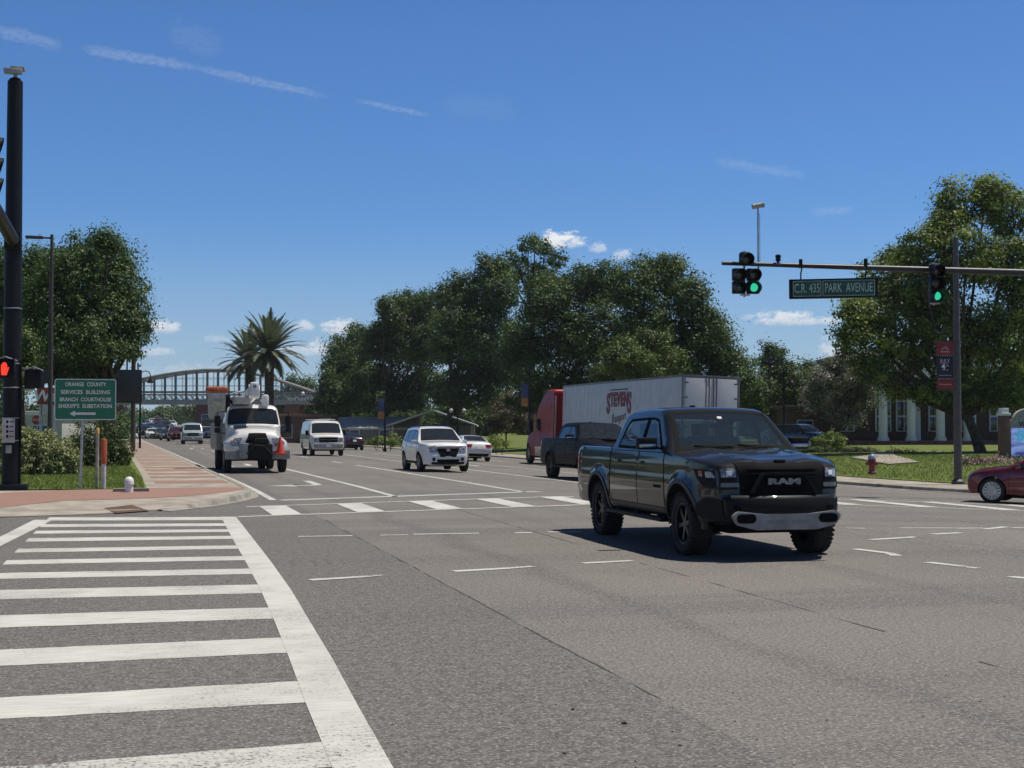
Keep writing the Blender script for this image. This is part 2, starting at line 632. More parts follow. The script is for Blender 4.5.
# local frame whose x runs right, y runs up and z points at someone standing at -Y (for signs that face the camera side)
FACE = Matrix(((1, 0, 0, 0), (0, 0, -1, 0), (0, 1, 0, 0), (0, 0, 0, 1)))


def facing(loc, rz=0.0):
    return Matrix.Translation(Vector(loc)) @ Matrix.Rotation(rz, 4, 'Z') @ FACE


def text(name, body, size, material, parent, M, depth=0.004, align='CENTER', shear=0.0, bold=0.0, width=None, line=1.0, space=1.0):
    """lettering as a thin solid mesh; local x right, y up, z out"""
    cu = bpy.data.curves.new(name, 'FONT')
    cu.body = body
    cu.size = size
    cu.align_x = align
    cu.align_y = 'CENTER'
    cu.extrude = depth
    cu.shear = shear
    cu.offset = bold
    cu.space_line = line
    cu.space_character = space
    cu.resolution_u = 3
    tmp = bpy.data.objects.new('lettering_curve', cu)
    COL.objects.link(tmp)
    bpy.context.view_layer.update()
    me = bpy.data.meshes.new_from_object(tmp.evaluated_get(bpy.context.evaluated_depsgraph_get()))
    bpy.data.objects.remove(tmp)
    bpy.data.curves.remove(cu)
    if width:
        xs = [v.co.x for v in me.vertices]
        k = width / (max(xs) - min(xs))
        for v in me.vertices:
            v.co.x *= k
    me.transform(M)
    me.materials.clear()
    me.materials.append(material)
    me.name = name
    o = bpy.data.objects.new(name, me)
    return link(o, parent)


def dup(root, loc, rz=None, label=None, group=None):
    r = root.copy()
    COL.objects.link(r)
    r.location = loc
    if rz is not None:
        r.rotation_euler = (0, 0, rz)
    if label:
        r['label'] = label
    if group:
        r['group'] = group
    for ch in root.children:
        c = ch.copy()
        COL.objects.link(c)
        c.parent = r
        for g in ch.children:
            d = g.copy()
            COL.objects.link(d)
            d.parent = c
    return r


def set_mat(o, m):
    """give a copied part a paint of its own"""
    o.data = o.data.copy()
    o.data.materials.clear()
    o.data.materials.append(m)


def inside(poly, x, y):
    c = False
    j = len(poly) - 1
    for i in range(len(poly)):
        xi, yi = poly[i]
        xj, yj = poly[j]
        if (yi > y) != (yj > y) and x < (xj - xi) * (y - yi) / (yj - yi) + xi:
            c = not c
        j = i
    return c


def resample(poly, step, closed=True):
    out = []
    n = len(poly)
    for i in range(n if closed else n - 1):
        a, b = poly[i], poly[(i + 1) % n]
        L = math.dist(a[:2], b[:2])
        k = max(1, int(math.ceil(L / step)))
        for j in range(k):
            f = j / k
            out.append(tuple(a[q] + (b[q] - a[q]) * f for q in range(len(a))))
    if not closed:
        out.append(tuple(poly[-1]))
    return out


def fill(poly, step, holes=()):
    """triangulate a polygon with an interior grid: (points, triangles)"""
    xs = [p[0] for p in poly]
    ys = [p[1] for p in poly]
    pts = [Vector(p[:2]) for p in poly]
    nb = len(pts)
    edges = [(i, (i + 1) % nb) for i in range(nb)]
    for h in holes:
        k = len(pts)
        pts += [Vector(p[:2]) for p in h]
        edges += [(k + i, k + (i + 1) % len(h)) for i in range(len(h))]
    y = min(ys) + step * 0.5
    row = 0
    barr = np.array([[p[0], p[1]] for p in pts])
    while y < max(ys):
        x = min(xs) + step * (0.5 if row % 2 else 0.25)
        while x < max(xs):
            if inside(poly, x, y) and np.min(np.hypot(barr[:, 0] - x, barr[:, 1] - y)) > step * 0.45:
                pts.append(Vector((x, y)))
            x += step
        y += step * 0.87
        row += 1
    v, e, f, *_ = delaunay_2d_cdt(pts, edges, [list(range(nb))], 1, 1e-6)
    if holes:
        f = [q for q in f if not any(inside(h, sum(v[i].x for i in q) / 3, sum(v[i].y for i in q) / 3) for h in holes)]
    return v, f


def sheet(name, poly, hf, step, material, skirt=0.25, kind='structure', label=None, wall=None):
    """a ground surface: polygon in x,y; height = terrain + hf(x,y); a skirt closes its edge"""
    b = resample(poly, step)
    v, fs = fill(b, step)
    bm = bmesh.new()
    bv = [bm.verts.new((p.x, p.y, zt(p.x, p.y) + hf(p.x, p.y))) for p in v]
    for f in fs:
        bm.faces.new([bv[i] for i in f])
    if skirt:
        bm.edges.ensure_lookup_table()
        be = [e for e in bm.edges if len(e.link_faces) == 1]
        low = {}
        for e in be:
            for q in e.verts:
                if q not in low:
                    low[q] = bm.verts.new((q.co.x, q.co.y, q.co.z - skirt))
            a, c = e.verts
            bm.faces.new((a, c, low[c], low[a]))
    o = finish(bm, name, material, sharp=30, weld=0)
    return tag(o, label, None, None, kind)


def const(h):
    return lambda x, y: h


def strip(name, l0, l1, ys, h, material, skirt=0.0, kind='structure', nx=None):
    """a band between two lateral offsets that follows the bending road"""
    nx = nx or max(1, int(abs(l1 - l0) / 1.0))
    bm = bmesh.new()
    rows = []
    for y in ys:
        rows.append([bm.verts.new((l0 + (l1 - l0) * i / nx + bend(y), y, zt(l0 + (l1 - l0) * i / nx + bend(y), y) + h)) for i in range(nx + 1)])
    for a, b in zip(rows, rows[1:]):
        for i in range(nx):
            bm.faces.new((a[i], a[i + 1], b[i + 1], b[i]))
    if skirt:
        for line in ([r[0] for r in rows], [r[-1] for r in rows], rows[0], rows[-1]):
            low = [bm.verts.new(q.co - Vector((0, 0, skirt))) for q in line]
            for i in range(len(line) - 1):
                bm.faces.new((line[i], line[i + 1], low[i + 1], low[i]))
    o = finish(bm, name, material, weld=0, sharp=25)
    return tag(o, None, None, None, kind)


def mark(bm, pts, h=0.006):
    """a painted mark: polygon of ground points, split finely enough to follow the road"""
    vs = [bm.verts.new((p[0], p[1], zt(p[0], p[1]) + h)) for p in pts]
    bm.faces.new(vs)


def mark_line(bm, a, b, w, h=0.006, jag=0.0, step=1.5):
    a, b = Vector(a[:2]), Vector(b[:2])
    d = b - a
    n = max(1, int(d.length / step))
    q = Vector((-d.y, d.x)).normalized() * (w / 2)
    prev = None
    for i in range(n + 1):
        p = a + d * (i / n)
        j1, j2 = random.uniform(-jag, jag), random.uniform(-jag, jag)
        l, r = p + q * (1 + j1), p - q * (1 + j2)
        cur = [bm.verts.new((k.x, k.y, zt(k.x, k.y) + h)) for k in (l, r)]
        if prev:
            bm.faces.new((prev[0], prev[1], cur[1], cur[0]))
        prev = cur


def leaf_mesh(name, P, size, material, parent, tint, up=0.35, aspect=0.55, N=None, out=None):
    """many leaf-sized kite faces: points P (n,3)"""
    n = len(P)
    if N is None:
        N = RNG.normal(size=(n, 3))
        if out is not None:
            N = N * 0.55 + out
        N[:, 2] += up * 1.6
    N /= np.linalg.norm(N, axis=1)[:, None] + 1e-9
    A = np.cross(N, RNG.normal(size=(n, 3)))
    A /= np.linalg.norm(A, axis=1)[:, None] + 1e-9
    B = np.cross(N, A)
    s = (size * RNG.uniform(0.65, 1.35, n))[:, None]
    V = np.empty((n, 4, 3), np.float32)
    V[:, 0] = P + A * s * 0.5
    V[:, 1] = P + B * s * 0.5 * aspect + A * s * 0.05
    V[:, 2] = P - A * s * 0.5
    V[:, 3] = P - B * s * 0.5 * aspect + A * s * 0.05
    return quads(name, V, material, parent, tint)


def quads(name, V, material, parent, tint):
    n = len(V)
    me = bpy.data.meshes.new(name)
    me.vertices.add(4 * n)
    me.vertices.foreach_set('co', V.reshape(-1).astype(np.float32))
    me.loops.add(4 * n)
    me.loops.foreach_set('vertex_index', np.arange(4 * n, dtype=np.int32))
    me.polygons.add(n)
    me.polygons.foreach_set('loop_start', np.arange(0, 4 * n, 4, dtype=np.int32))
    at_ = me.attributes.new('tint', 'FLOAT', 'FACE')
    at_.data.foreach_set('value', np.clip(tint, 0, 1).astype(np.float32))
    me.update(calc_edges=True)
    me.materials.append(material)
    o = bpy.data.objects.new(name, me)
    return link(o, parent)


def clump_points(blobs, clump_r, per, spacing, low=-0.55, fill_in=0.25):
    """leaf positions: clumps over the skin of every lobe, a thinner scatter inside; returns points, tint"""
    P, T, O = [], [], []
    for c, r in blobs:
        c = np.array(c)
        r = np.array(r if hasattr(r, '__len__') else (r, r, r))
        area = 4 * math.pi * (np.mean(r)) ** 2
        n = max(6, int(area / spacing ** 2))
        d = RNG.normal(size=(n, 3))
        d /= np.linalg.norm(d, axis=1)[:, None]
        d = d[d[:, 2] > low]
        n = len(d)
        cc = c + d * r * RNG.uniform(0.64, 1.16, n)[:, None]
        cr = clump_r * RNG.uniform(0.55, 1.35, n)
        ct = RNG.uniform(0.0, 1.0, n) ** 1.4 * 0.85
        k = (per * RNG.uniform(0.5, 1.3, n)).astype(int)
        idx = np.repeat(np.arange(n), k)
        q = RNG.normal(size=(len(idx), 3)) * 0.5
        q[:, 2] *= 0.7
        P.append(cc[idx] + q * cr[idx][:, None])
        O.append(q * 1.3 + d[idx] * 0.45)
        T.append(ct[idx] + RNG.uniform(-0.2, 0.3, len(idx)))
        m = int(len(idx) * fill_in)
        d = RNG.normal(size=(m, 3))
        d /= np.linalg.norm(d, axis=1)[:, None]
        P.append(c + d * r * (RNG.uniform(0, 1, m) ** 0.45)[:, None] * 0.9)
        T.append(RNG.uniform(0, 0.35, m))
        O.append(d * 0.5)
    return np.concatenate(P), np.concatenate(T), np.concatenate(O)


# ------------------------------------------------------------------ vehicle bodies
def soften(pts, cut):
    """round the corners of an open chain"""
    out = [pts[0]]
    for a, b, c in zip(pts, pts[1:], pts[2:]):
        la, lc = math.dist(a[:2], b[:2]), math.dist(b[:2], c[:2])
        fa, fc = min(cut, la * 0.4) / la, min(cut, lc * 0.4) / lc
        p = [b[q] + (a[q] - b[q]) * fa for q in range(4)]
        r = [b[q] + (c[q] - b[q]) * fc for q in range(4)]
        m = [0.25 * p[q] + 0.5 * b[q] + 0.25 * r[q] for q in range(4)]
        out += [p, m, r]
    out.append(pts[-1])
    return [tuple(p) for p in out]


TS = [1, .993, .978, .95, .91, .85, .7, .5, .25, 0]
TS = [-t for t in TS] + TS[-2::-1]


class Shell:
    """A vehicle body: a side outline (y forward, z up) with wheel arches, a half-width that varies over the side, and a
    crowned skin between the two sides."""
    def __init__(s, top, arches, zb, w, front=None, rear=None, step=0.08, cut=0.06, flare=0.03, extra=None):
        s.wz = [p[0] for p in w]
        s.ww = [p[1] for p in w]
        s.front, s.rear, s.arches, s.flare, s.extra, s.step = front, rear, arches, flare, extra, step
        ch = resample(soften([tuple(p) for p in top], cut), step, closed=False)
        s.ntop = len(ch)
        bot = []
        first, last = top[0], top[-1]
        bot.append((last[0] + 0.001, zb, 0, 0))
        for yc, zc, R in sorted(arches):
            h = math.sqrt(max(1e-6, R * R - (zb - zc) ** 2))
            a0 = math.atan2(zb - zc, -h)
            a1 = math.atan2(zb - zc, h)
            if a0 < 0:
                a0 += 2 * math.pi
            k = 14
            for j in range(k + 1):
                a = a0 + (a1 - a0) * j / k
                bot.append((yc + R * math.cos(a), zc + R * math.sin(a), 0, 0))
        bot.append((first[0] - 0.001, zb, 0, 0))
        s.b = ch + resample(bot, step, closed=False)
        n = len(s.b)
        s.nrm = []
        for i in range(n):
            a, c = s.b[i - 1], s.b[(i + 1) % n]
            d = Vector((c[0] - a[0], c[1] - a[1]))
            d = d.normalized() if d.length > 1e-9 else Vector((1, 0))
            s.nrm.append(Vector((-d.y, d.x)))       # chain runs front -> roof -> rear: outward is to the left of travel
        # check the sign on the roof
        i = max(range(s.ntop), key=lambda q: s.b[q][1])
        if s.nrm[i].y < 0:
            s.nrm = [-q for q in s.nrm]

    def w(s, y, z):
        v = float(np.interp(z, s.wz, s.ww))
        if s.front and y > s.front[0]:
            v -= s.front[2] * ((y - s.front[0]) / (s.front[1] - s.front[0])) ** 2
        if s.rear and y < s.rear[0]:
            v -= s.rear[2] * ((y - s.rear[0]) / (s.rear[1] - s.rear[0])) ** 2
        if s.flare:
            for yc, zc, R in s.arches:
                d = math.hypot(y - yc, z - zc) - R
                if d < 0.16 and z > zc - R * 0.7:
                    v += s.flare * (1 - sstep((d - 0.03) / 0.10))
        return v

    def P(s, u, t, off=0.0):
        """u: position along the outline chain (index, fractional); t: -1 .. 1 across"""
        i = int(math.floor(u))
        f = u - i
        n = len(s.b)
        a, c = s.b[i % n], s.b[(i + 1) % n]
        y, z, r, cr = (a[q] + (c[q] - a[q]) * f for q in range(4))
        nv = s.nrm[i % n].lerp(s.nrm[(i + 1) % n], f)
        o = r * (1 - abs(t) ** 20) + cr * (1 - t * t) + off
        p = Vector((t * s.w(y, z), y + nv.x * o, z + nv.y * o))
        if s.extra:
            p += s.extra(y, z, t, nv)
        return p

    def u(s, y, z):
        best, bu = 1e9, 0
        for i in range(s.ntop - 1):
            a, c = Vector(s.b[i][:2]), Vector(s.b[i + 1][:2])
            d = c - a
            L = d.length_squared
            f = max(0, min(1, (Vector((y, z)) - a).dot(d) / L)) if L > 1e-12 else 0
            q = (a + d * f - Vector((y, z))).length
            if q < best:
                best, bu = q, i + f
        return bu

    def build(s, name, material, parent, well=None, holes=(), cut=None):
        bm = bmesh.new()
        n = len(s.b)
        rows = []
        for i in range(n):
            rows.append([bm.verts.new(s.P(i, t)) for t in TS])
        for i in range(n):
            a, c = rows[i], rows[(i + 1) % n]
            for k in range(len(TS) - 1):
                if cut and any(c0 <= i < c1 and abs(TS[k] + TS[k + 1]) / 2 < tm for c0, c1, tm in cut):
                    continue
                f = bm.faces.new((a[k], a[k + 1], c[k + 1], c[k]))
                if i >= s.ntop - 1:
                    f.material_index = 1
        v, fs = fill([p[:2] for p in s.b], s.step, holes)
        for sd in (-1, 1):
            vs = []
            for p in v:
                x = s.w(p.x, p.y)
                vs.append(bm.verts.new((sd * x, p.x, p.y)))
            for f in fs:
                q = [vs[i] for i in f]
                bm.faces.new(q if sd > 0 else q[::-1])
        bmesh.ops.remove_doubles(bm, verts=bm.verts, dist=0.002)
        bmesh.ops.dissolve_degenerate(bm, dist=1e-4, edges=bm.edges)
        return finish(bm, name, [material, well or WELL], parent, sharp=38, weld=0)

    def patch(s, name, A, B, ta, tb, off, material, parent, thick=0.02, nt=8, nu=None, inset=None):
        """a raised panel on the crowned skin from outline point A to B; ta=(t0,t1) at A, tb at B"""
        ua, ub = s.u(*A), s.u(*B)
        nu = nu or max(2, int(abs(ub - ua)) + 1)
        g = []
        for i in range(nu + 1):
            f = i / nu
            u = ua + (ub - ua) * f
            t0, t1 = ta[0] + (tb[0] - ta[0]) * f, ta[1] + (tb[1] - ta[1]) * f
            g.append([(u, t0 + (t1 - t0) * k / nt) for k in range(nt + 1)])
        return s._solid(name, [[s.P(u, t, off) for u, t in r] for r in g], [[s.P(u, t, off - thick) for u, t in r] for r in g], material, parent)

    def _solid(s, name, top, low, material, parent):
        bm = bmesh.new()
        a = [[bm.verts.new(p) for p in r] for r in top]
        b = [[bm.verts.new(p) for p in r] for r in low]
        m, n = len(a), len(a[0])
        for i in range(m - 1):
            for k in range(n - 1):
                bm.faces.new((a[i][k], a[i][k + 1], a[i + 1][k + 1], a[i + 1][k]))
                bm.faces.new((b[i][k], b[i + 1][k], b[i + 1][k + 1], b[i][k + 1]))
        for i in range(m - 1):
            for k in (0, n - 1):
                bm.faces.new((a[i][k], a[i + 1][k], b[i + 1][k], b[i][k]))
        for k in range(n - 1):
            for i in (0, m - 1):
                bm.faces.new((a[i][k], a[i][k + 1], b[i][k + 1], b[i][k]))
        return finish(bm, name, material, parent, sharp=40)

    def side(s, name, poly, off, material, parent, sd, step=None, thick=0.012):
        """a panel on the flank: polygon in (y,z)"""
        step = step or s.step
        b = resample(poly, step)
        v, fs = fill(b, step)
        bm = bmesh.new()
        vs = [bm.verts.new((sd * (s.w(p.x, p.y) + off), p.x, p.y)) for p in v]
        for f in fs:
            bm.faces.new([vs[i] for i in f])
        be = [e for e in bm.edges if len(e.link_faces) == 1]
        low = {}
        for e in be:
            for q in e.verts:
                if q not in low:
                    low[q] = bm.verts.new((q.co.x - sd * thick, q.co.y, q.co.z))
            a, c = e.verts
            bm.faces.new((a, c, low[c], low[a]))
        return finish(bm, name, material, parent, sharp=40, weld=0)


def grow(poly, d):
    """offset a polygon outward"""
    n = len(poly)
    A = sum(poly[i][0] * poly[(i + 1) % n][1] - poly[(i + 1) % n][0] * poly[i][1] for i in range(n))
    sg = 1 if A > 0 else -1
    out = []
    for i in range(n):
        p, a, c = Vector(poly[i]), Vector(poly[i - 1]), Vector(poly[(i + 1) % n])
        e1, e2 = (p - a).normalized(), (c - p).normalized()
        n1, n2 = Vector((e1.y, -e1.x)) * sg, Vector((e2.y, -e2.x)) * sg
        m = (n1 + n2)
        m = m.normalized() if m.length > 1e-6 else n1
        k = d / max(0.35, m.dot(n1))
        out.append(tuple(p + m * k))
    return out


WHEEL_MESH = {}


def wheel(root, x, y, z, r, w, sd, spokes=6, rim=None, rim_r=None, tread=False, simple=False, dish=0.0, name='wheel'):
    """one wheel: tyre, rim as its child; shared meshes"""
    rim = rim or ALLOY
    rim_r = rim_r or r * 0.66
    key = (r, w, spokes, rim.name, tread, simple, dish)
    if key not in WHEEL_MESH:
        X = Matrix.Rotation(math.pi / 2, 4, 'Y')
        bm = bmesh.new()
        n = 20 if simple else 40
        h = w / 2
        lathe(bm, [(rim_r, -h * 0.8), (rim_r * 1.06, -h * 0.98), (r * 0.86, -h), (r * 0.965, -h * 0.86), (r, -h * 0.62), (r, h * 0.62), (r * 0.965, h * 0.86), (r * 0.86, h), (rim_r * 1.06, h * 0.98), (rim_r, h * 0.8)], n, X, closed=True)
        if tread:
            for k in range(40):
                a = 2 * math.pi * k / 40
                for q in (-1, 1):
                    R = Matrix.Rotation(a + q * 0.03, 3, 'X')
                    box(bm, R @ Vector((q * h * 0.62, 0, r - 0.004)), (h * 0.62, 0.034, 0.022), 0.004, R)
                    box(bm, R @ Vector((q * h * 0.99, 0, r * 0.93)), (0.016, 0.03, 0.05), 0.004, R)
        t = finish(bm, 'tyre_master', RUBBER, None, weld=0).data
        bpy.data.objects.remove(bpy.data.objects['tyre_master'])
        bm = bmesh.new()
        # barrel and disc
        lathe(bm, [(rim_r * 1.02, -h * 0.75), (rim_r * 0.93, -h * 0.6), (rim_r * 0.93, h * 0.78), (rim_r * 0.97, h * 0.86), (rim_r * 1.03, h * 0.86), (rim_r * 1.03, h * 0.7)], n, X, caps=False)
        lathe(bm, [(0.001, h * (0.62 - dish)), (rim_r * 0.2, h * (0.62 - dish)), (rim_r * 0.26, h * (0.5 - dish)), (rim_r * 0.26, h * 0.1)], 16, X)
        for k in range(spokes):
            a = 2 * math.pi * k / spokes
            R = Matrix.Rotation(a, 3, 'X')
            p = [(rim_r * 0.10, rim_r * 0.16), (rim_r * 0.085, rim_r * 0.6), (rim_r * 0.16, rim_r * 0.95), (-rim_r * 0.16, rim_r * 0.95), (-rim_r * 0.085, rim_r * 0.6), (-rim_r * 0.10, rim_r * 0.16)]
            M = R.to_4x4() @ Matrix(((0, 0, 1, 0), (1, 0, 0, 0), (0, 1, 0, 0), (0, 0, 0, 1)))
            prism(bm, p, h * (0.30 - dish), h * (0.60 - dish), M)
        # dark back plate with brake disc
        m_ = len(bm.faces)
        lathe(bm, [(0.001, -h * 0.1), (rim_r * 0.95, -h * 0.1)], n, X)
        bm.faces.ensure_lookup_table()
        for f in list(bm.faces)[m_:]:
            f.material_index = 1
        d = finish(bm, 'rim_master', [rim, WELL], None, sharp=30, weld=0).data
        bpy.data.objects.remove(bpy.data.objects['rim_master'])
        t.name, d.name = 'tyre', 'rim'
        WHEEL_MESH[key] = (t, d)
    t, d = WHEEL_MESH[key]
    o = link(bpy.data.objects.new(name, t), root)
    o.location = (x, y, z)
    o.rotation_euler = (random.uniform(0, 6), 0, 0) if sd > 0 else (random.uniform(0, 6), 0, math.pi)
    link(bpy.data.objects.new('rim', d), o)
    return o


def mirrors(root, x, y, z, material, s=(0.22, 0.10, 0.17), glass=CHROME, cap=None):
    for sd in (-1, 1):
        bm = bmesh.new()
        box(bm, (sd * (x + s[0] / 2), y, z), s, min(s) * 0.28)
        tube(bm, [(sd * (x - 0.08), y + 0.02, z - s[2] * 0.35), (sd * (x + 0.06), y, z - s[2] * 0.3)], 0.025, 8)
        m = finish(bm, 'side_mirror', material, root)
        bm = bmesh.new()
        box(bm, (sd * (x + s[0] / 2), y - s[1] / 2 - 0.001, z), (s[0] * 0.82, 0.006, s[2] * 0.8), 0.002)
        finish(bm, 'mirror_glass', glass, m)
        if cap:
            bm = bmesh.new()
            box(bm, (sd * (x + s[0] / 2), y + s[1] * 0.36, z - s[2] * 0.18), (s[0] * 0.9, s[1] * 0.42, s[2] * 0.34), 0.02)
            finish(bm, 'mirror_cap', cap, m)


def vehicle(sp, name, label, cat, loc, rz, group, paint, step=None, tilt=0.0, rim=None, detail=True):
    """any car, van or pickup from its specification"""
    root = thing(name, label, cat, loc, rz, group)
    root.rotation_euler = (0, tilt, rz)
    S = Shell(sp['top'], sp['arches'], sp['zb'], sp['w'], sp.get('front'), sp.get('rear'), step or sp.get('step', 0.1), sp.get('cut', 0.06), sp.get('flare', 0.02), sp.get('extra'))
    see = sp.get('see')
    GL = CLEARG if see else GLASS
    if see:
        cut = [(int(round(S.u(*sp[q][0]))), int(round(S.u(*sp[q][1]))), tm) for q, tm in (('ws', .88), ('rw', .80))]
        S.build('body', paint, root, holes=[resample(w_, .06) for w_ in sp['windows']], cut=cut)
    else:
        S.build('body', paint, root)
    for sd in (-1, 1):
        for poly in sp['windows']:
            if see:
                o_, i_ = grow(poly, .02), grow(poly, -.018)
                tr = None
                bm = bmesh.new()
                for q in range(len(poly)):
                    a4 = [o_[q], o_[(q + 1) % len(poly)], i_[(q + 1) % len(poly)], i_[q]]
                    fr_ = [bm.verts.new((sd * (S.w(*c) + .006), c[0], c[1])) for c in a4]
                    bk_ = [bm.verts.new((sd * (S.w(*c) - .012), c[0], c[1])) for c in a4]
                    bm.faces.new(fr_)
                    bm.faces.new(bk_[::-1])
                    for z_ in range(4):
                        bm.faces.new((fr_[z_], fr_[(z_ + 1) % 4], bk_[(z_ + 1) % 4], bk_[z_]))
                tr = finish(bm, 'window_trim', DARKP, root, smooth=False)
            elif detail:
                tr = S.side('window_trim', grow(poly, 0.022), 0.003, DARKP, root, sd)
            else:
                tr = root
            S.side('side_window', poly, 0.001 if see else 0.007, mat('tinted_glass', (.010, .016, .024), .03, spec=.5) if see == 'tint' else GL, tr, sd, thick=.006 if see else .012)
        if detail:
            for poly, hx, hz in sp.get('doors', []):
                se = S.side('door', poly, 0.007, paint, root, sd)
                S.side('door_seam', grow(poly, 0.011), 0.003, DARKP, se, sd)
                bm = bmesh.new()
                x = S.w(hx, hz)
                box(bm, (sd * (x + 0.022), hx, hz), (0.03, 0.20, 0.032), 0.01)
                finish(bm, 'door_handle', sp.get('handle', None) or paint, se)
        for nm, poly, off, m in sp.get('sides', []):
            S.side(nm, poly, off, paint if m == 'paint' else m, root, sd)
    a, b, ta, tb = sp['ws']
    if see:
        wt = S.patch('windshield_trim', a, b, (-ta - .01, -.835), (-tb - .01, -.835), 0.006, DARKP, root, nt=3)
        S.patch('windshield_trim', a, b, (.835, ta + .01), (.835, tb + .01), 0.006, DARKP, root, nt=3)
        S.patch('windshield_trim', (a[0] + .03, a[1] - .01), (a[0] - .06, a[1] + .05), (-ta, ta), (-ta, ta), 0.005, DARKP, root, nt=12)
        S.patch('windshield_trim', (b[0] + .05, b[1] - .05), (b[0] - .02, b[1] + .015), (-tb, tb), (-tb, tb), 0.005, DARKP, root, nt=12)
    else:
        wt = S.patch('windshield_trim', a, b, (-ta, ta), (-tb, tb), 0.004, DARKP, root, nt=10) if detail else root
    f = 0.06
    a2 = (a[0] + (b[0] - a[0]) * f, a[1] + (b[1] - a[1]) * f)
    b2 = (b[0] + (a[0] - b[0]) * f, b[1] + (a[1] - b[1]) * f)
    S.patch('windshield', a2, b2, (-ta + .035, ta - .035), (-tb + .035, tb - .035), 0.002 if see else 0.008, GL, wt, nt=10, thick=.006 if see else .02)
    if sp.get('rw'):
        a, b, ta, tb = sp['rw']
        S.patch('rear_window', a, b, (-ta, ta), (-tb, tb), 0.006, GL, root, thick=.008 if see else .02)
    for nm, A, B, t0, t1, off, m, both in sp.get('patches', []):
        m = paint if m == 'paint' else m
        if both:
            for sd in (-1, 1):
                S.patch(nm, A, B, tuple(sd * q for q in t0), tuple(sd * q for q in t1), off, m, root, thick=max(0.02, off + 0.01))
        else:
            S.patch(nm, A, B, t0, t1, off, m, root, thick=max(0.02, off + 0.01))
    r, w, tr = sp['wheel']
    for yc, zc, R in sp['arches']:
        for sd in (-1, 1):
            wheel(root, sd * (tr - w / 2), yc, r, r, w, sd, sp.get('spokes', 6), rim or sp.get('rim', ALLOY), sp.get('rim_r'), sp.get('tread', False), simple=not detail)
    if sp.get('mirror'):
        x, y, z, s = sp['mirror']
        mirrors(root, x, y, z, paint if sp.get('mirror_paint') else BLACKP, s, cap=sp.get('mirror_cap'))
    # axles and underbody so that light does not pass straight under
    bm = bmesh.new()
    for yc, zc, R in sp['arches']:
        tube(bm, [(-tr + w, yc, r), (tr - w, yc, r)], 0.07, 8)
    box(bm, (0, (sp['arches'][0][0] + sp['arches'][1][0]) / 2, sp['zb'] - 0.04), (tr * 1.1, abs(sp['arches'][0][0] - sp['arches'][1][0]) * 0.9, 0.12), 0.02)
    finish(bm, 'chassis', WELL, root)
    return root, S


def pickup_spec():
    def extra(y, z, t, nv):
        # twin bulges on the bonnet, a fuller nose
        p = Vector((0, 0, 0))
        if z > 1.12 and 1.2 < y < 2.75:
            k = sstep((y - 1.25) / 0.25) * (1 - sstep((y - 2.5) / 0.2))
            b = sstep((abs(t) - 0.30) / 0.10) * (1 - sstep((abs(t) - 0.62) / 0.16))
            p.z += 0.038 * k * b
            p.z += 0.012 * k * (1 - sstep((abs(t) - 0.2) / 0.08))
        if y > 2.4:
            p.y += 0.13 * (1 - t * t) * sstep((y - 2.4) / 0.25)
        return p
    sp = dict(
        top=[(2.55, .46, .02, 0), (2.70, .50, .02, 0), (2.74, .60, .04, .0), (2.74, .76, .04, .0), (2.69, .80, .03, .0), (2.66, 1.14, .04, .0), (2.58, 1.19, .04, .03), (2.32, 1.235, .04, .05),
             (1.9, 1.28, .04, .05), (1.45, 1.315, .03, .05), (1.28, 1.345, .02, .05), (.62, 1.835, .05, .045), (.42, 1.90, .05, .035), (-.2, 1.915, .05, .035), (-.85, 1.895, .05, .03), (-1.05, 1.83, .05, .02),
             (-1.235, 1.44, .03, .0), (-1.27, 1.385, .02, 0), (-1.40, 1.38, .02, 0), (-2.98, 1.385, .02, 0), (-3.06, 1.36, .02, 0), (-3.06, .78, .02, 0), (-3.18, .74, .02, 0), (-3.18, .54, .02, 0), (-3.0, .50, .02, 0)],
        arches=[(1.835, .44, .515), (-1.835, .44, .515)], zb=.49,
        w=[(.45, .93), (.55, .975), (.72, 1.0), (.95, 1.015), (1.08, 1.0), (1.20, 1.0), (1.30, .985), (1.37, .96), (1.45, .925), (1.84, .80), (1.93, .76)],
        front=(2.0, 2.75, .24), rear=(-2.7, -3.1, .03), step=.075, cut=.05, flare=.04, extra=extra,
        wheel=(.42, .285, 1.01), spokes=6, rim=DALLOY, rim_r=.265, tread=True,
        windows=[[(1.02, 1.41), (.88, 1.44), (.47, 1.79), (.33, 1.815), (.10, 1.82), (.08, 1.40)], [(.00, 1.40), (.02, 1.82), (-.72, 1.80), (-.83, 1.74), (-.98, 1.48), (-.98, 1.41)]],
        doors=[([(1.16, .60), (1.18, .9), (1.12, 1.34), (.07, 1.345), (.04, .60)], .20, 1.20), ([(.01, .60), (.04, 1.345), (-1.10, 1.345), (-1.12, 1.05), (-1.22, .86), (-1.28, .60)], -.86, 1.20)],
        ws=((1.27, 1.36), (.58, 1.865), .90, .90), rw=((-1.08, 1.77), (-1.20, 1.50), .80, .86),
        patches=[],
        mirror=(1.0, .86, 1.47, (.29, .12, .17)), mirror_cap=CHROME)
    return sp


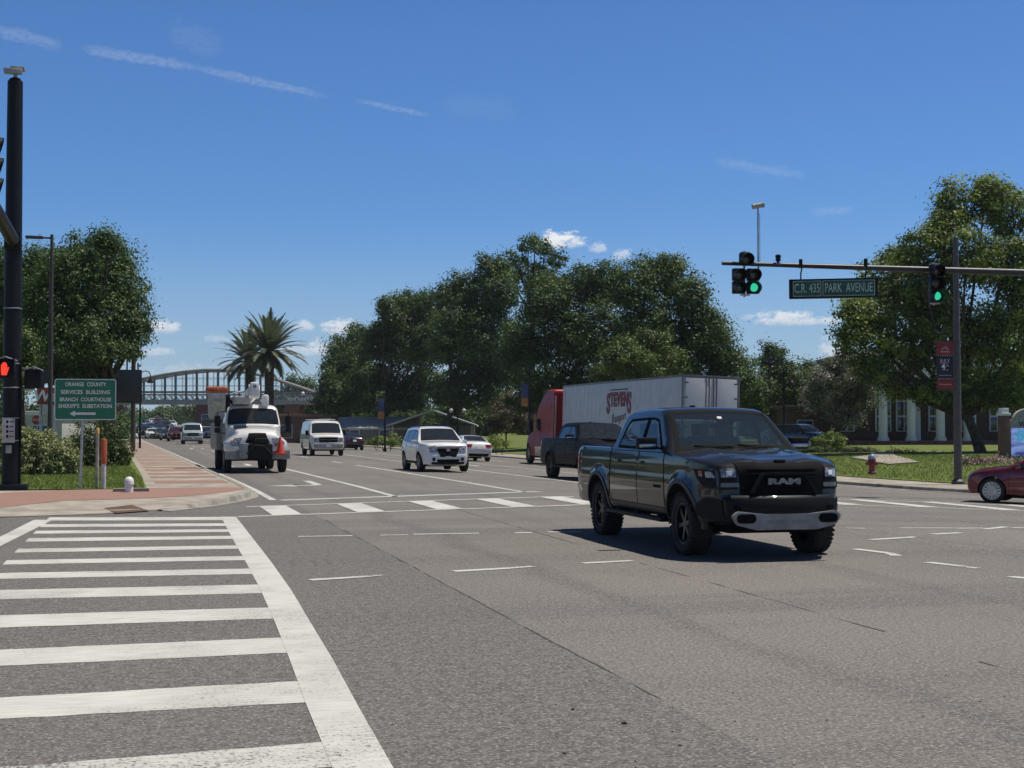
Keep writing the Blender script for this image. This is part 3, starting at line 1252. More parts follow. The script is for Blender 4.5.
def hero_pickup(name, label, loc, rz, group, paint, trim, hero=True, tilt=0.0):
    sp = pickup_spec()
    if hero:
        sp['see'] = True
    root, S = vehicle(sp, name, label, 'pickup truck', loc, rz, group, paint, tilt=tilt)
    # grille: black opening, raised surround
    S.patch('grille', (2.685, .82), (2.60, 1.185), (-.70, .70), (-.72, .72), 0.012, DARKP, root, nt=14)
    # honeycomb rows inside the grille
    gr = [o for o in root.children if o.name.startswith('grille')][0]
    fy = S.P(S.u(2.665, 1.02), 0.0).y
    bm = bmesh.new()
    poly = [(-.46, -.155), (-.31, .085), (-.27, .105), (.27, .105), (.31, .085), (.46, -.155), (.41, -.155), (.285, .055), (.255, .07), (-.255, .07), (-.285, .055), (-.41, -.155)]
    prism(bm, poly, 0, .035, Matrix.Translation((0, fy + .004, 1.02)) @ Matrix.Rotation(math.pi, 4, 'Z') @ FACE)
    finish(bm, 'grille_surround', BLACKP if hero else paint, gr)
    for z in (.855, .895, .935, .975, 1.015, 1.055, 1.095, 1.135):
        bm = bmesh.new()
        k = S.u(2.665, z)
        tube(bm, [S.P(k, t, .016) for t in (-.58, -.4, -.2, 0, .2, .4, .58)], .006, 6)
        if z == .855:
            mesh_bars = bm
        else:
            me = bpy.data.meshes.new('tmp')
            bm.to_mesh(me)
            mesh_bars.from_mesh(me)
            bpy.data.meshes.remove(me)
            bm.free()
    finish(mesh_bars, 'grille_mesh', DARKP, gr)
    text('lettering', 'RAM', .098, SILVERP, gr, Matrix.Translation((0, fy + .040, 1.005)) @ Matrix.Rotation(math.pi, 4, 'Z') @ FACE, depth=.012, bold=.006, width=.44)
    # bonnet lip
    S.patch('hood_lip', (2.652, 1.188), (2.60, 1.212), (-.72, .72), (-.72, .72), 0.006, paint, root, nt=16)
    bm = bmesh.new()
    lipz = S.P(S.u(2.60, 1.21), 0)
    box(bm, lipz + Vector((0, .015, .012)), (.15, .05, .045), .012)
    finish(bm, 'hood_badge', BLACKP, root)
    # seam behind the lip, seams along the bonnet
    S.patch('hood_seam', (1.32, 1.338), (1.29, 1.342), (-.92, .92), (-.92, .92), .004, DARKP, root, nt=14)
    # headlamps: dark housing with a bright projector and a lower bar, wrapping the corner
    for sd in (-1, 1):
        h = S.patch('headlight', (2.675, .90), (2.61, 1.15), (sd * .735, sd * .990), (sd * .745, sd * .990), .014, BLACKP, root)
        S.patch('lamp_lens', (2.665, 1.055), (2.625, 1.125), (sd * .76, sd * .975), (sd * .76, sd * .975), .022, LAMPC, h)
        S.patch('turn_strip', (2.668, .93), (2.666, .985), (sd * .71, sd * .975), (sd * .71, sd * .975), .022, mat('lamp_smoke', (.12, .125, .13), .15), h)
        S.side('lamp_corner', [(2.66, .92), (2.60, 1.14), (2.24, 1.16), (2.30, 1.06), (2.46, .93)], .012, BLACKP, h, sd)
        S.side('lamp_side', [(2.63, 1.05), (2.59, 1.125), (2.47, 1.13), (2.49, 1.05)], .017, LAMPC, h, sd)
        S.patch('projector', (2.655, 1.075), (2.635, 1.115), (sd * .82, sd * .90), (sd * .82, sd * .90), .027, mat('projector_glint', (.85, .87, .88), .2), h, nt=3)  # white patch: the lamp's glint is put into its colour
        S.side('side_marker', [(2.43, 1.06), (2.42, 1.135), (2.35, 1.14), (2.36, 1.07)], .016, REDLENS, h, sd)
    # bumper: black bar with painted upper ledge, silver skid plate with two openings
    bp = S.patch('front_bumper', (2.735, .50), (2.74, .765), (-.995, .995), (-.995, .995), .05, BLACKP, root, nt=18)
    for sd in (-1, 1):
        S.side('bumper_corner', [(2.74, .50), (2.735, .775), (2.46, .785), (2.345, .68), (2.36, .56), (2.5, .50)], .028, BLACKP, bp, sd)
        S.patch('tow_slot', (2.735, .655), (2.735, .70), (sd * .78, sd * .90), (sd * .78, sd * .90), .058, DARKP, bp, nt=4)
    S.patch('bumper_ledge', (2.74, .765), (2.70, .80), (-.90, .90), (-.88, .88), .040, paint if hero else BLACKP, bp, nt=12)
    y0 = S.P(S.u(2.735, .60), 0.3).y
    bm = bmesh.new()
    plate = [(-.68, -.05), (-.75, .06), (-.67, .125), (-.30, .085), (.30, .085), (.67, .125), (.75, .06), (.68, -.05), (.42, -.115), (-.42, -.115)]
    prism(bm, plate, -.02, .045, Matrix.Translation((0, y0 + .035, .515)) @ Matrix.Rotation(math.pi, 4, 'Z') @ FACE)
    bmesh.ops.bevel(bm, geom=list(bm.edges), offset=.012, segments=2, affect='EDGES', clamp_overlap=True)
    sk = finish(bm, 'skid_plate', SILVERP, root, sharp=50)
    for sd in (-1, 1):
        bm = bmesh.new()
        prism(bm, rounded(.26, .115, .055), 0, .012, Matrix.Translation((sd * .56, y0 + .078, .545)) @ Matrix.Rotation(math.pi, 4, 'Z') @ FACE)
        finish(bm, 'tow_opening', DARKP, sk)
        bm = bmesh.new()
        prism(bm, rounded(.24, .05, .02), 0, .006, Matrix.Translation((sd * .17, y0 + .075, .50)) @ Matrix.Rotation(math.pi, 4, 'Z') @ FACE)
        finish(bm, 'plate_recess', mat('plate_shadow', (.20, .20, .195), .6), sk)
    # lower black apron
    bm = bmesh.new()
    box(bm, (0, 2.45, .40), (1.35, .40, .12), .03)
    finish(bm, 'apron', DARKP, root)
    for sd in (-1, 1):
        # running board on brackets
        bm = bmesh.new()
        box(bm, (sd * 1.0, 0.0, .43), (.17, 2.5, .055), .02)
        for y in (-.9, 0, .9):
            box(bm, (sd * .88, y, .46), (.24, .08, .05), .01)
        finish(bm, 'running_board', BLACKP, root)
        # arch mouldings
        for yc, zc, R in sp['arches']:
            a = [rad(q) for q in range(-6, 187, 8)]
            o = [(yc + (R + .058) * math.cos(q), zc + (R + .058) * math.sin(q)) for q in a]
            i = [(yc + (R + .004) * math.cos(q), zc + (R + .004) * math.sin(q)) for q in a]
            S.side('arch_moulding', o + i[::-1], .010, trim, root, sd, thick=.05)
        S.side('dusty_sill', [(1.14, .515), (1.14, .59), (-1.16, .59), (-1.20, .515)], .010, trim, root, sd)
        S.side('door_emblem', [(1.06, .86), (1.06, .90), (.78, .90), (.78, .86)], .013, DARKP, root, sd)
        S.side('tail_light', [(-3.04, 1.00), (-3.04, 1.33), (-2.93, 1.33), (-2.95, 1.0)], .012, REDLENS, root, sd)
        S.side('bed_seam', [(-1.285, .62), (-1.27, .62), (-1.255, 1.375), (-1.27, 1.375)], .006, DARKP, root, sd)
    S.patch('bed_cover', (-1.42, 1.38), (-2.95, 1.385), (-.93, .93), (-.93, .93), .008, DARKP, root)
    if hero:
        # the cab seen through the glass: floor, dash, wheel, seats
        CLOTH = mat('seat_cloth', (.22, .22, .225), .9, var=.2)
        DASH = mat('dash_plastic', (.10, .10, .10), .7)
        bm = bmesh.new()
        box(bm, (0, -.1, .78), (1.72, 2.5, .06), .01)
        box(bm, (0, -1.12, 1.10), (1.6, .06, .66), .02)
        for sd in (-1, 1):
            box(bm, (sd * .90, 0, 1.06), (.08, 2.3, .62), .02)
        finish(bm, 'cabin_floor', DASH, root)
        bm = bmesh.new()
        box(bm, (0, .98, 1.20), (1.66, .62, .26), .08)
        box(bm, (0, .72, 1.16), (.36, .3, .34), .05)
        finish(bm, 'dashboard', DASH, root)
        bm = bmesh.new()
        lathe(bm, [(.17, -.012), (.185, 0), (.17, .012), (.158, 0)], 24, Matrix.Translation((-.42, .56, 1.24)) @ Matrix.Rotation(rad(62), 4, 'X'), closed=True)
        box(bm, (-.42, .58, 1.235), (.30, .03, .04), .01)
        finish(bm, 'steering_wheel', BLACKP, root)
        for x, y in ((-.42, -.02), (.42, -.02), (-.42, -.98), (.42, -.98)):
            bm = bmesh.new()
            box(bm, (x, y + .22, .95), (.52, .50, .18), .06)
            box(bm, (x, y - .08, 1.27), (.50, .16, .58), .07, Matrix.Rotation(rad(10), 3, 'X'))
            st = finish(bm, 'seat', CLOTH, root)
            bm = bmesh.new()
            box(bm, (x, y - .13, 1.66), (.28, .11, .19), .045)
            tube(bm, [(x - .07, y - .12, 1.5), (x - .07, y - .13, 1.62)], .01, 6)
            tube(bm, [(x + .07, y - .12, 1.5), (x + .07, y - .13, 1.62)], .01, 6)
            finish(bm, 'headrest', CLOTH, st)
        bm = bmesh.new()
        box(bm, (0, .66, 1.72), (.24, .03, .07), .015)
        finish(bm, 'rear_view_mirror', BLACKP, root)
    # wipers, rear-view mirror, antenna fin
    bm = bmesh.new()
    for a, b in ((-.62, -.05), (.05, .62)):
        u0, u1 = S.u(1.27, 1.36), S.u(1.22, 1.39)
        tube(bm, [S.P(u0, a, .02), S.P(u0, (a + b) / 2, .03), S.P(u1, b, .02)], .011, 6)
    finish(bm, 'wiper', BLACKP, root)
    bm = bmesh.new()
    box(bm, (0.0, -.35, 1.99), (.05, .16, .07), .02)
    finish(bm, 'antenna_fin', BLACKP, root)
    if not hero:
        bm = bmesh.new()
        box(bm, (0, 1.95, 1.385), (.62, .55, .10), .04)
        finish(bm, 'hood_scoop', DARKP, root)
    else:
        # stickers and head-rests seen through the glass
        k = S.u(.72, 1.79)
        S.patch('windshield_sticker', (.76, 1.745), (.72, 1.78), (.0, .08), (.0, .08), .012, mat('sticker_grey', (.30, .32, .34), .5), root, nt=2)
    return root


SUV = dict(
    top=[(2.15, .27, .02, 0), (2.26, .34, .03, .05), (2.28, .60, .05, .06), (2.24, .72, .05, .06), (2.20, .98, .05, .06), (2.05, 1.04, .05, .05), (1.30, 1.10, .04, .05), (1.08, 1.14, .02, .04), (.30, 1.60, .05, .035),
         (-.05, 1.665, .05, .03), (-1.2, 1.67, .05, .03), (-2.0, 1.60, .05, .03), (-2.30, 1.16, .04, .04), (-2.38, .98, .04, .05), (-2.40, .60, .04, .05), (-2.30, .34, .02, .02)],
    arches=[(1.395, .37, .43), (-1.395, .37, .43)], zb=.30,
    w=[(.25, .87), (.45, .92), (.75, .945), (.98, .93), (1.10, .90), (1.20, .87), (1.60, .70), (1.68, .66)],
    front=(1.3, 2.3, .22), rear=(-1.6, -2.4, .10), step=.085, cut=.07, flare=.02,
    wheel=(.37, .24, .955), spokes=10, rim=ALLOY, rim_r=.25,
    windows=[[(.92, 1.15), (.36, 1.53), (-.10, 1.57), (-.12, 1.14)], [(-.18, 1.14), (-.16, 1.57), (-1.02, 1.57), (-1.04, 1.15)], [(-1.12, 1.16), (-1.10, 1.56), (-1.65, 1.53), (-1.98, 1.22)]],
    doors=[([(1.0, .42), (.98, 1.08), (-.12, 1.08), (-.14, .42)], .02, .98), ([(-.17, .42), (-.15, 1.08), (-1.12, 1.08), (-1.16, .84), (-.98, .60), (-.98, .42)], -.92, .98)],
    ws=((1.06, 1.15), (.33, 1.60), .88, .90), rw=((-2.03, 1.55), (-2.26, 1.22), .80, .82),
    sides=[('cladding', [(.93, .31), (.93, .40), (-.93, .40), (-.93, .31)], .01, BLACKP)],
    patches=[('grille', (2.275, .58), (2.21, .94), (-.42, .42), (-.60, .60), .014, DARKP, False), ('bumper_valance', (2.26, .32), (2.285, .40), (-.9, .9), (-.9, .9), .02, BLACKP, False), ('grille_bar', (2.225, .885), (2.215, .915), (-.54, .54), (-.56, .56), .03, SILVERP, False), ('emblem', (2.235, .77), (2.22, .87), (-.10, .10), (-.10, .10), .04, SILVERP, False),
             ('headlight', (2.235, .74), (2.195, .96), (.52, .93), (.58, .96), .015, LAMPC, True), ('lower_grille', (2.27, .36), (2.28, .50), (-.55, .55), (-.62, .62), .014, DARKP, False), ('fog_light', (2.275, .44), (2.275, .56), (.70, .84), (.70, .84), .016, DARKP, True),
             ('licence_plate', (2.28, .545), (2.275, .60), (-.16, .16), (-.16, .16), .03, SIGNW, False), ('tail_light', (-2.32, 1.12), (-2.39, .90), (.62, .97), (.60, .97), .015, REDLENS, True)],
    mirror=(.88, .80, 1.14, (.22, .10, .15)), mirror_paint=True)

VAN = dict(
    top=[(2.40, .40, .02, 0), (2.52, .44, .02, .03), (2.54, .50, .03, .05), (2.54, .72, .03, .05), (2.46, .76, .03, .05), (2.44, 1.10, .04, .05), (2.32, 1.18, .05, .05), (1.78, 1.27, .03, .04), (1.70, 1.30, .02, .04), (1.12, 1.92, .05, .04),
         (.90, 2.0, .06, .04), (-.5, 2.03, .06, .04), (-2.6, 2.0, .06, .04), (-2.80, 1.90, .05, .02), (-2.88, 1.2, .03, .01), (-2.90, .70, .03, .01), (-2.95, .66, .02, 0), (-2.95, .46, .02, 0), (-2.8, .42, .02, 0)],
    arches=[(1.75, .37, .44), (-1.75, .37, .44)], zb=.42,
    w=[(.40, .96), (.60, .995), (1.0, 1.005), (1.25, .99), (1.95, .86), (2.05, .80)], front=(1.6, 2.55, .14), rear=(-2.5, -2.9, .03), step=.09, cut=.05, flare=.015,
    wheel=(.37, .23, .96), spokes=8, rim=STEEL, rim_r=.215,
    windows=[[(1.52, 1.30), (1.02, 1.82), (.42, 1.84), (.40, 1.29)]], doors=[([(1.62, .52), (1.62, 1.24), (.32, 1.24), (.30, .52)], .45, 1.12)],
    ws=((1.69, 1.32), (1.14, 1.90), .90, .92), rw=((-2.81, 1.80), (-2.86, 1.35), .75, .75),
    patches=[('grille', (2.46, .80), (2.44, 1.08), (-.62, .62), (-.62, .62), .015, DARKP, False), ('grille_bar', (2.453, .95), (2.45, .975), (-.58, .58), (-.60, .60), .03, SILVERP, False), ('emblem', (2.453, .90), (2.448, 1.0), (-.1, .1), (-.1, .1), .045, mat('dark_emblem', (.02, .03, .07), .3), False),
             ('headlight', (2.456, .86), (2.444, 1.06), (.66, .95), (.66, .95), .015, LAMPC, True), ('turn_signal', (2.458, .79), (2.456, .85), (.66, .95), (.66, .95), .015, AMBER, True), ('front_bumper', (2.54, .48), (2.54, .73), (-.99, .99), (-.99, .99), .05, mat('bumper_grey', (.34, .34, .34), .4, .4), False),
             ('licence_plate', (2.54, .54), (2.54, .67), (-.16, .16), (-.16, .16), .06, SIGNW, False)],
    mirror=(1.0, 1.30, 1.38, (.2, .1, .28)))

SEDAN = dict(
    top=[(2.12, .24, .02, 0), (2.22, .32, .03, .07), (2.23, .52, .05, .08), (2.16, .68, .06, .08), (1.85, .78, .06, .05), (1.2, .90, .05, .05), (.98, .95, .03, .04), (.18, 1.35, .05, .03), (-.3, 1.40, .05, .03), (-.85, 1.375, .05, .03),
         (-1.72, 1.06, .04, .03), (-2.12, 1.04, .04, .04), (-2.33, .99, .03, .06), (-2.40, .72, .05, .06), (-2.40, .46, .04, .06), (-2.28, .27, .02, .02)],
    arches=[(1.39, .335, .385), (-1.39, .335, .385)], zb=.25,
    w=[(.22, .84), (.40, .88), (.65, .91), (.85, .895), (.96, .86), (1.05, .81), (1.36, .62), (1.44, .56)], front=(1.2, 2.25, .22), rear=(-1.5, -2.4, .14), step=.085, cut=.08, flare=.015,
    wheel=(.335, .22, .90), spokes=10, rim=ALLOY, rim_r=.235,
    windows=[[(.80, .98), (.22, 1.29), (-.22, 1.325), (-.24, .98)], [(-.30, .98), (-.28, 1.325), (-.80, 1.30), (-1.45, 1.02)]],
    doors=[([(.95, .36), (.95, .91), (-.25, .93), (-.27, .36)], -.10, .84), ([(-.30, .36), (-.28, .93), (-1.22, .95), (-1.25, .80), (-1.02, .62), (-1.0, .36)], -1.05, .85)],
    ws=((.96, .97), (.21, 1.345), .86, .88), rw=((-.90, 1.355), (-1.66, 1.09), .86, .84),
    patches=[('grille', (2.235, .50), (2.18, .65), (-.42, .42), (-.46, .46), .014, DARKP, False), ('headlight', (2.20, .58), (2.05, .72), (.52, .93), (.60, .95), .014, LAMPC, True), ('lower_grille', (2.225, .30), (2.235, .42), (-.6, .6), (-.62, .62), .012, DARKP, False),
             ('tail_light', (-2.34, .93), (-2.385, .78), (.50, .97), (.58, .98), .016, REDLENS, True), ('licence_plate', (-2.37, .84), (-2.395, .70), (-.19, .19), (-.19, .19), .02, SIGNW, False), ('rear_bumper', (-2.40, .46), (-2.33, .31), (-.80, .80), (-.74, .74), .02, BLACKP, False)],
    mirror=(.86, .72, 1.0, (.19, .10, .13)), mirror_paint=True)


# ------------------------------------------------------------------ the ground, the roads, the pavements
def build_ground():
    xs = [-3000, -800, -300, -150, -80, -40, -20] + list(range(-12, 46, 3)) + [50, 60, 80, 120, 200, 400, 900, 3000]
    xs = sorted(set(xs) | {11, 27.5})
    ys = [-400, -100, -40, 0, 20, 40, 60, 90, 120, 150, 180] + list(range(190, 330, 8)) + [340, 400, 600, 1000, 2000, 4000]
    bm = bmesh.new()
    rows = [[bm.verts.new((x + bend(y), y, zt(x + bend(y), y) - 0.12)) for x in xs] for y in ys]
    for a, b in zip(rows, rows[1:]):
        for i in range(len(xs) - 1):
            bm.faces.new((a[i], a[i + 1], b[i + 1], b[i]))
    tag(finish(bm, 'ground', LAWN, weld=0), kind='structure')


YR = [float(y) for y in range(-80, 60, 4)] + [float(y) for y in range(60, 190, 10)] + [float(y) for y in range(190, 330, 8)] + [340., 420., 520., 700., 1000., 1600.]
YS = [y for y in YR if 40 <= y <= 420]
build_ground()
strip('main_road', 2.5, 25.1, YR, 0.0, ASPH)
sheet('cross_street_west', [(-140, -30), (2.5, -30), (2.5, 36), (-140, 36)], const(0.0), 4.0, ASPH, skirt=0)
sheet('cross_street_east', [(25.1, -30), (140, -30), (140, 50), (25.1, 50)], const(0.0), 4.0, ASPH, skirt=0)
KERBH = 0.13


def hcorner(x, y):
    """the far left corner: level with the road at the crossing, full kerb height along the main road"""
    k = sstep((y - 29.0) / 2.6)
    k2 = sstep((x - 0.3) / 1.6) * sstep((y - 27.6) / 2.0)
    return 0.018 + (KERBH - 0.018) * max(k, 0.0 * k2)


cornerL = [(2.62, 190), (2.62, 40), (2.62, 36.4), (2.45, 34.4), (2.0, 32.6), (1.3, 30.9), (0.4, 29.4), (-0.8, 28.4), (-2.5, 27.9), (-5, 27.6), (-30, 27.0), (-30, 36.6), (0.20, 36.6), (0.20, 190)]


def cornerL_poly():
    out = []
    for x, y in cornerL:
        out.append((x + bend(y), y))
    a = [(2.62 + bend(y), y) for y in range(184, 44, -6)]
    b = [(0.20 + bend(y), y) for y in range(46, 190, 6)]
    return [out[0]] + a + out[1:-1] + b + [out[-1]]


sheet('sidewalk', cornerL_poly(), hcorner, 0.9, CONC, skirt=0.2)
# a kerb stone along the edge, slightly proud of the pavement
bm = bmesh.new()
kl = [(2.74, 36.4), (2.57, 34.3), (2.11, 32.5), (1.4, 30.75), (0.47, 29.2)]
kl = [(2.74 + bend(y), y) for y in range(184, 38, -4)] + kl
prev = None
for i, (x, y) in enumerate(kl):
    a = Vector(kl[max(i - 1, 0)])
    c = Vector(kl[min(i + 1, len(kl) - 1)])
    d = (c - a).normalized()
    q = Vector((d.y, -d.x)) * -1
    h = hcorner(x, y) + 0.012
    p = Vector((x, y))
    pi_ = p - q * 0.16
    g = p + q * 0.22
    cur = [bm.verts.new(v) for v in ((pi_.x, pi_.y, h), (p.x - q.x * .02, p.y - q.y * .02, h), (p.x, p.y, h - .02), (p.x + q.x * .03, p.y + q.y * .03, 0.014), (g.x, g.y, 0.008))]
    if prev:
        for k in range(4):
            bm.faces.new((prev[k], prev[k + 1], cur[k + 1], cur[k]))
    prev = cur
tag(finish(bm, 'kerb', KERB, sharp=25), kind='structure')

# red paver band round the corner and across the pavement
band_top = [at(-40, 499), at(0, 498.5), at(60, 495.6), at(150, 493.2), at(200, 492.6), at(238, 492.4)]
band_bot = [at(246, 494.6), at(215, 499), at(170, 503), at(130, 505), at(70, 506.5), at(0, 511), at(-40, 513)]
sheet('paver_band', [(p.x, p.y) for p in band_top + band_bot], lambda x, y: hcorner(x, y) + 0.005, 0.6, BRICKPAVE, skirt=0)
y = 40.2
k = 0
while y < 150:
    L = 1.5 if k % 3 else 2.0
    strip('paver_band', 0.45, 2.44, [y, y + L * 0.5, y + L], KERBH + 0.005, BRICKPAVE)
    y += L + (1.7 if k % 2 else 2.3)
    k += 1
dp = [at(104, 510.3), at(132, 508.6), at(150, 511.8), at(116, 514.2)]
sheet('tactile_pad', [(p.x, p.y) for p in dp], lambda x, y: hcorner(x, y) + 0.006, 0.5, mat('tactile_brown', (0.11, 0.065, 0.045), 0.85, bump=0.6, bscale=60), skirt=0)


def lawnL(x, y):
    return 0.15 + 0.05 * sstep((y - 37) / 4)


LP = [(0.18 + bend(y), y) for y in range(190, 37, -9)] + [(0.18, 36.75), (-1.6, 36.7), (-3.4, 36.9), (-4.2, 36.6), (-70, 36.0), (-70, 190)]
sheet('lawn', LP, lawnL, 3.0, LAWN)
# right-hand side: kerb, pavement, lawn
rk = [(25.0, 410), (25.0, 46), (25.25, 42.2), (26.2, 39.2), (28.4, 37.4), (34, 36.6), (140, 36.2)]
KR = [(25.0 + bend(y), float(y)) for y in [400, 360, 330] + list(range(320, 46, -6))] + rk[1:]
bm = bmesh.new()
prev = None
for i, (x, y) in enumerate(KR):
    a, c = Vector(KR[max(i - 1, 0)]), Vector(KR[min(i + 1, len(KR) - 1)])
    d = (c - a).normalized()
    q = Vector((d.y, -d.x))       # towards the road
    p = Vector((x, y))
    cur = []
    for o, h in ((-.18, KERBH), (.0, KERBH), (.02, KERBH - .02), (.05, .015), (.45, .010)):
        v = p + q * o
        cur.append(bm.verts.new((v.x, v.y, zt(v.x, v.y) + h)))
    if prev:
        for k in range(4):
            bm.faces.new((prev[k], prev[k + 1], cur[k + 1], cur[k]))
    prev = cur
tag(finish(bm, 'kerb_east', KERB, sharp=25), kind='structure')
SWR = [(25.15 + bend(y), float(y)) for y in range(320, 46, -8)] + [(25.4, 42.3), (26.3, 39.4), (28.45, 37.6), (34, 36.8), (140, 36.4), (140, 39.0), (34, 39.4), (29.2, 41.5), (28.5, 45)] + [(28.5 + bend(y), float(y)) for y in range(50, 322, 8)]
sheet('sidewalk_east', SWR, const(KERBH - 0.004), 2.0, CONC, skirt=0.1)


def lawnR(x, y):
    return 0.16 + 0.35 * sstep((x - bend(y) - 29) / 10)


LR = [(28.52 + bend(y), float(y)) for y in range(320, 46, -10)] + [(28.52, 45), (29.25, 41.6), (34, 39.5), (140, 39.1), (140, 320)]
sheet('lawn_east', LR, lawnR, 3.0, LAWN)


def lawn_pt(px, py):
    """ground point on the right-hand lawn"""
    p = at(px, py, 0.45)
    return p


# ------------------------------------------------------------------ painted markings
def markings():
    # zebra crossing of the side street
    bm = bmesh.new()
    bars = [(517.1, 520.2, 517.6, 520.8), (523.4, 526.1, 524.6, 527.6), (529.2, 532.0, 531.2, 534.2), (535.9, 539.0, 538.6, 542.2), (545.6, 548.8, 549.2, 553.0), (556.2, 560.2, 560.5, 564.8), (568.7, 574.1, 573.2, 579.0),
            (584.7, 593.3, 590.2, 599.5), (607.7, 618.7, 615.6, 627.8), (637.8, 653.0, 650.0, 666.3), (681.2, 702.7, 698.0, 719.5), (742.5, 767.0, 768.0, 795.0)]

    def edge_x(y):      # left side of the right-hand border line
        ys = [517, 540, 559, 587, 618, 653, 702, 768]
        xs = [221, 233, 244, 259, 273, 287, 305, 332]
        return float(np.interp(y, ys, xs))
    for i, (t1, b1, t0, b0) in enumerate(bars):
        A, B = at(edge_x(t1) + 1, t1), at(edge_x(b1) + 1, b1)
        C, D = at(0, b0), at(0, t0)
        if C.x > -1.75 or True:
            # carry the bar on to the left-hand border
            def ext(p, q):
                d = (q - p)
                return p + d * ((-1.62 - p.x) / d.x)
            D2, C2 = ext(A, D), ext(B, C)
        n = 26
        prev = None
        for k in range(n + 1):
            f = k / n
            u, v = A.lerp(D2, f), B.lerp(C2, f)
            j = 0.009
            cur = [bm.verts.new((u.x, u.y + random.uniform(-j, j), 0.0025)), bm.verts.new((v.x, v.y + random.uniform(-j, j), 0.0025))]
            if prev:
                bm.faces.new((prev[0], cur[0], cur[1], prev[1]))
            prev = cur
    tag(finish(bm, 'crossing_bars', WPAINT, weld=0, smooth=False), kind='structure')
    bm = bmesh.new()
    L = [(221, 517.0), (233, 540), (244, 559), (259, 587), (273, 618), (287, 653), (305, 702), (332, 768), (352, 815)]
    R = [(236, 517.0), (254, 540), (271, 562), (291, 590), (310, 622), (334, 662), (361, 712), (393, 768), (418, 815)]
    l, r = [at(*p) for p in L], [at(*p) for p in R]
    for i in range(len(l) - 1):
        mark(bm, [l[i], r[i], r[i + 1], l[i + 1]], 0.0045)
    l, r = [at(34, 520), at(0, 537), at(-40, 560)], [at(53, 520), at(0, 546.5), at(-40, 572)]
    for i in range(2):
        mark(bm, [l[i], r[i], r[i + 1], l[i + 1]], 0.0045)
    tag(finish(bm, 'crossing_borders', WPAINT, weld=0, smooth=False), kind='structure')
    # crossing of the main road: two cross lines and the bars between them
    bm = bmesh.new()
    near = [at(x, y) for x, y in ((238, 517), (420, 510.6), (582, 505), (700, 504.4), (842, 505), (930, 507.6), (1024, 511), (1080, 513.5))]
    far = [at(x, y) for x, y in ((246, 507), (400, 501.8), (546, 497), (690, 497.2), (842, 499.5), (930, 502.4), (1024, 506), (1080, 508.6))]
    for chain in (near, far):
        for a, b in zip(chain, chain[1:]):
            mark_line(bm, a, b, 0.20, 0.006)
    def ych(chain, x):
        return float(np.interp(x, [p.x for p in chain], [p.y for p in chain]))
    x = at(270, 514).x
    w = 0.58
    while x < 23.8:
        y0, y1 = ych(near, x), ych(far, x)
        mark(bm, [(x, y0), (x + w, y0 + .12), (x + w, y1 + .12), (x, y1)], 0.010)
        x += 1.72
    # stop lines
    mark_line(bm, at(281, 500.4), at(528, 492), 0.34, 0.006)
    mark_line(bm, at(528, 492), at(600, 490.4), 0.34, 0.006)
    tag(finish(bm, 'main_crossing_marks', WPAINT, weld=0, smooth=False), kind='structure')
    # lane lines of the main road
    bm = bmesh.new()
    def lane(l, y0, y1, w, dash=None):
        y = y0
        while y < y1:
            e = min(y1, y + (dash[0] if dash else 6))
            a, b = (l + bend(y), y), (l + bend(e), e)
            mark_line(bm, a, b, w, 0.006, 0.02, 3.0)
            y = e + (dash[1] if dash else 0)
    lane(3.02, 32.9, 260, 0.16)
    lane(6.05, 33.6, 58, 0.16)
    lane(6.05, 62, 260, 0.15, (3, 9))
    lane(9.72, 35.3, 62, 0.16)
    lane(9.72, 66, 260, 0.15, (3, 9))
    lane(13.6, 36.6, 90, 0.16)
    lane(13.6, 93, 260, 0.15, (3, 9))
    lane(17.4, 40, 100, 0.14)
    lane(20.9, 42, 300, 0.14, (3, 9))
    lane(24.35, 41, 300, 0.14)
    # dotted guide lines through the junction
    segs = [((298, 536.8), (352.5, 536)), ((413, 534.6), (479, 533.5)), ((548, 532.4), (582, 532)), ((309.8, 580.4), (370.3, 576.7)), ((453.8, 571.7), (509.4, 568.5)), ((583, 563.6), (632, 561)),
            ((855, 549.3), (889, 553.4)), ((927.3, 562.6), (963, 566.7)), ((1010, 577), (1040, 580)), ((869.5, 540), (904.3, 538)), ((932.5, 534.5), (960.6, 533)), ((984.6, 529.4), (1006, 527)), ((900.7, 528.3), (953, 528.3)), ((1011.8, 528), (1050, 528.4)), ((690, 528), (730, 527.6))]
    for a, b in segs:
        a, b = at(*a), at(*b)
        mark_line(bm, a, b, 0.15 if a.y < 22 else 0.17, 0.006, 0.05)
    tag(finish(bm, 'lane_lines', WPAINT, weld=0, smooth=False), kind='structure')
    bm = bmesh.new()
    for a, b in [((847, 528.5), (865, 528.5)), ((371, 576.6), (381, 575.2)), ((510, 568.4), (534, 566.6)), ((889, 553.5), (897, 556)), ((905, 538), (915, 537)), ((380, 535.4), (408, 535)), ((515, 533), (532, 532.8)), ((963, 567), (978, 568.6)), ((955, 528.4), (985, 528.2))]:
        mark_line(bm, at(*a), at(*b), 0.13, 0.005, 0.3)
    # right-turn arrow in the kerb lane
    ar = [(5.30, 44.2), (5.48, 44.2), (5.48, 41.2), (5.30, 40.75), (4.70, 40.70), (4.70, 41.25), (3.55, 40.55), (4.70, 39.85), (4.70, 40.40), (5.55, 40.45), (5.70, 41.0), (5.70, 44.2)]
    ar = [(4.02, 44.3), (4.20, 44.3), (4.20, 42.0), (4.45, 41.55), (4.45, 41.95)]
    pts = [(4.98, 44.4), (4.98, 41.5), (4.80, 41.08), (4.35, 41.02), (4.35, 41.45), (3.55, 40.8), (4.35, 40.15), (4.35, 40.58), (4.95, 40.65), (5.22, 41.3), (5.22, 44.4)]
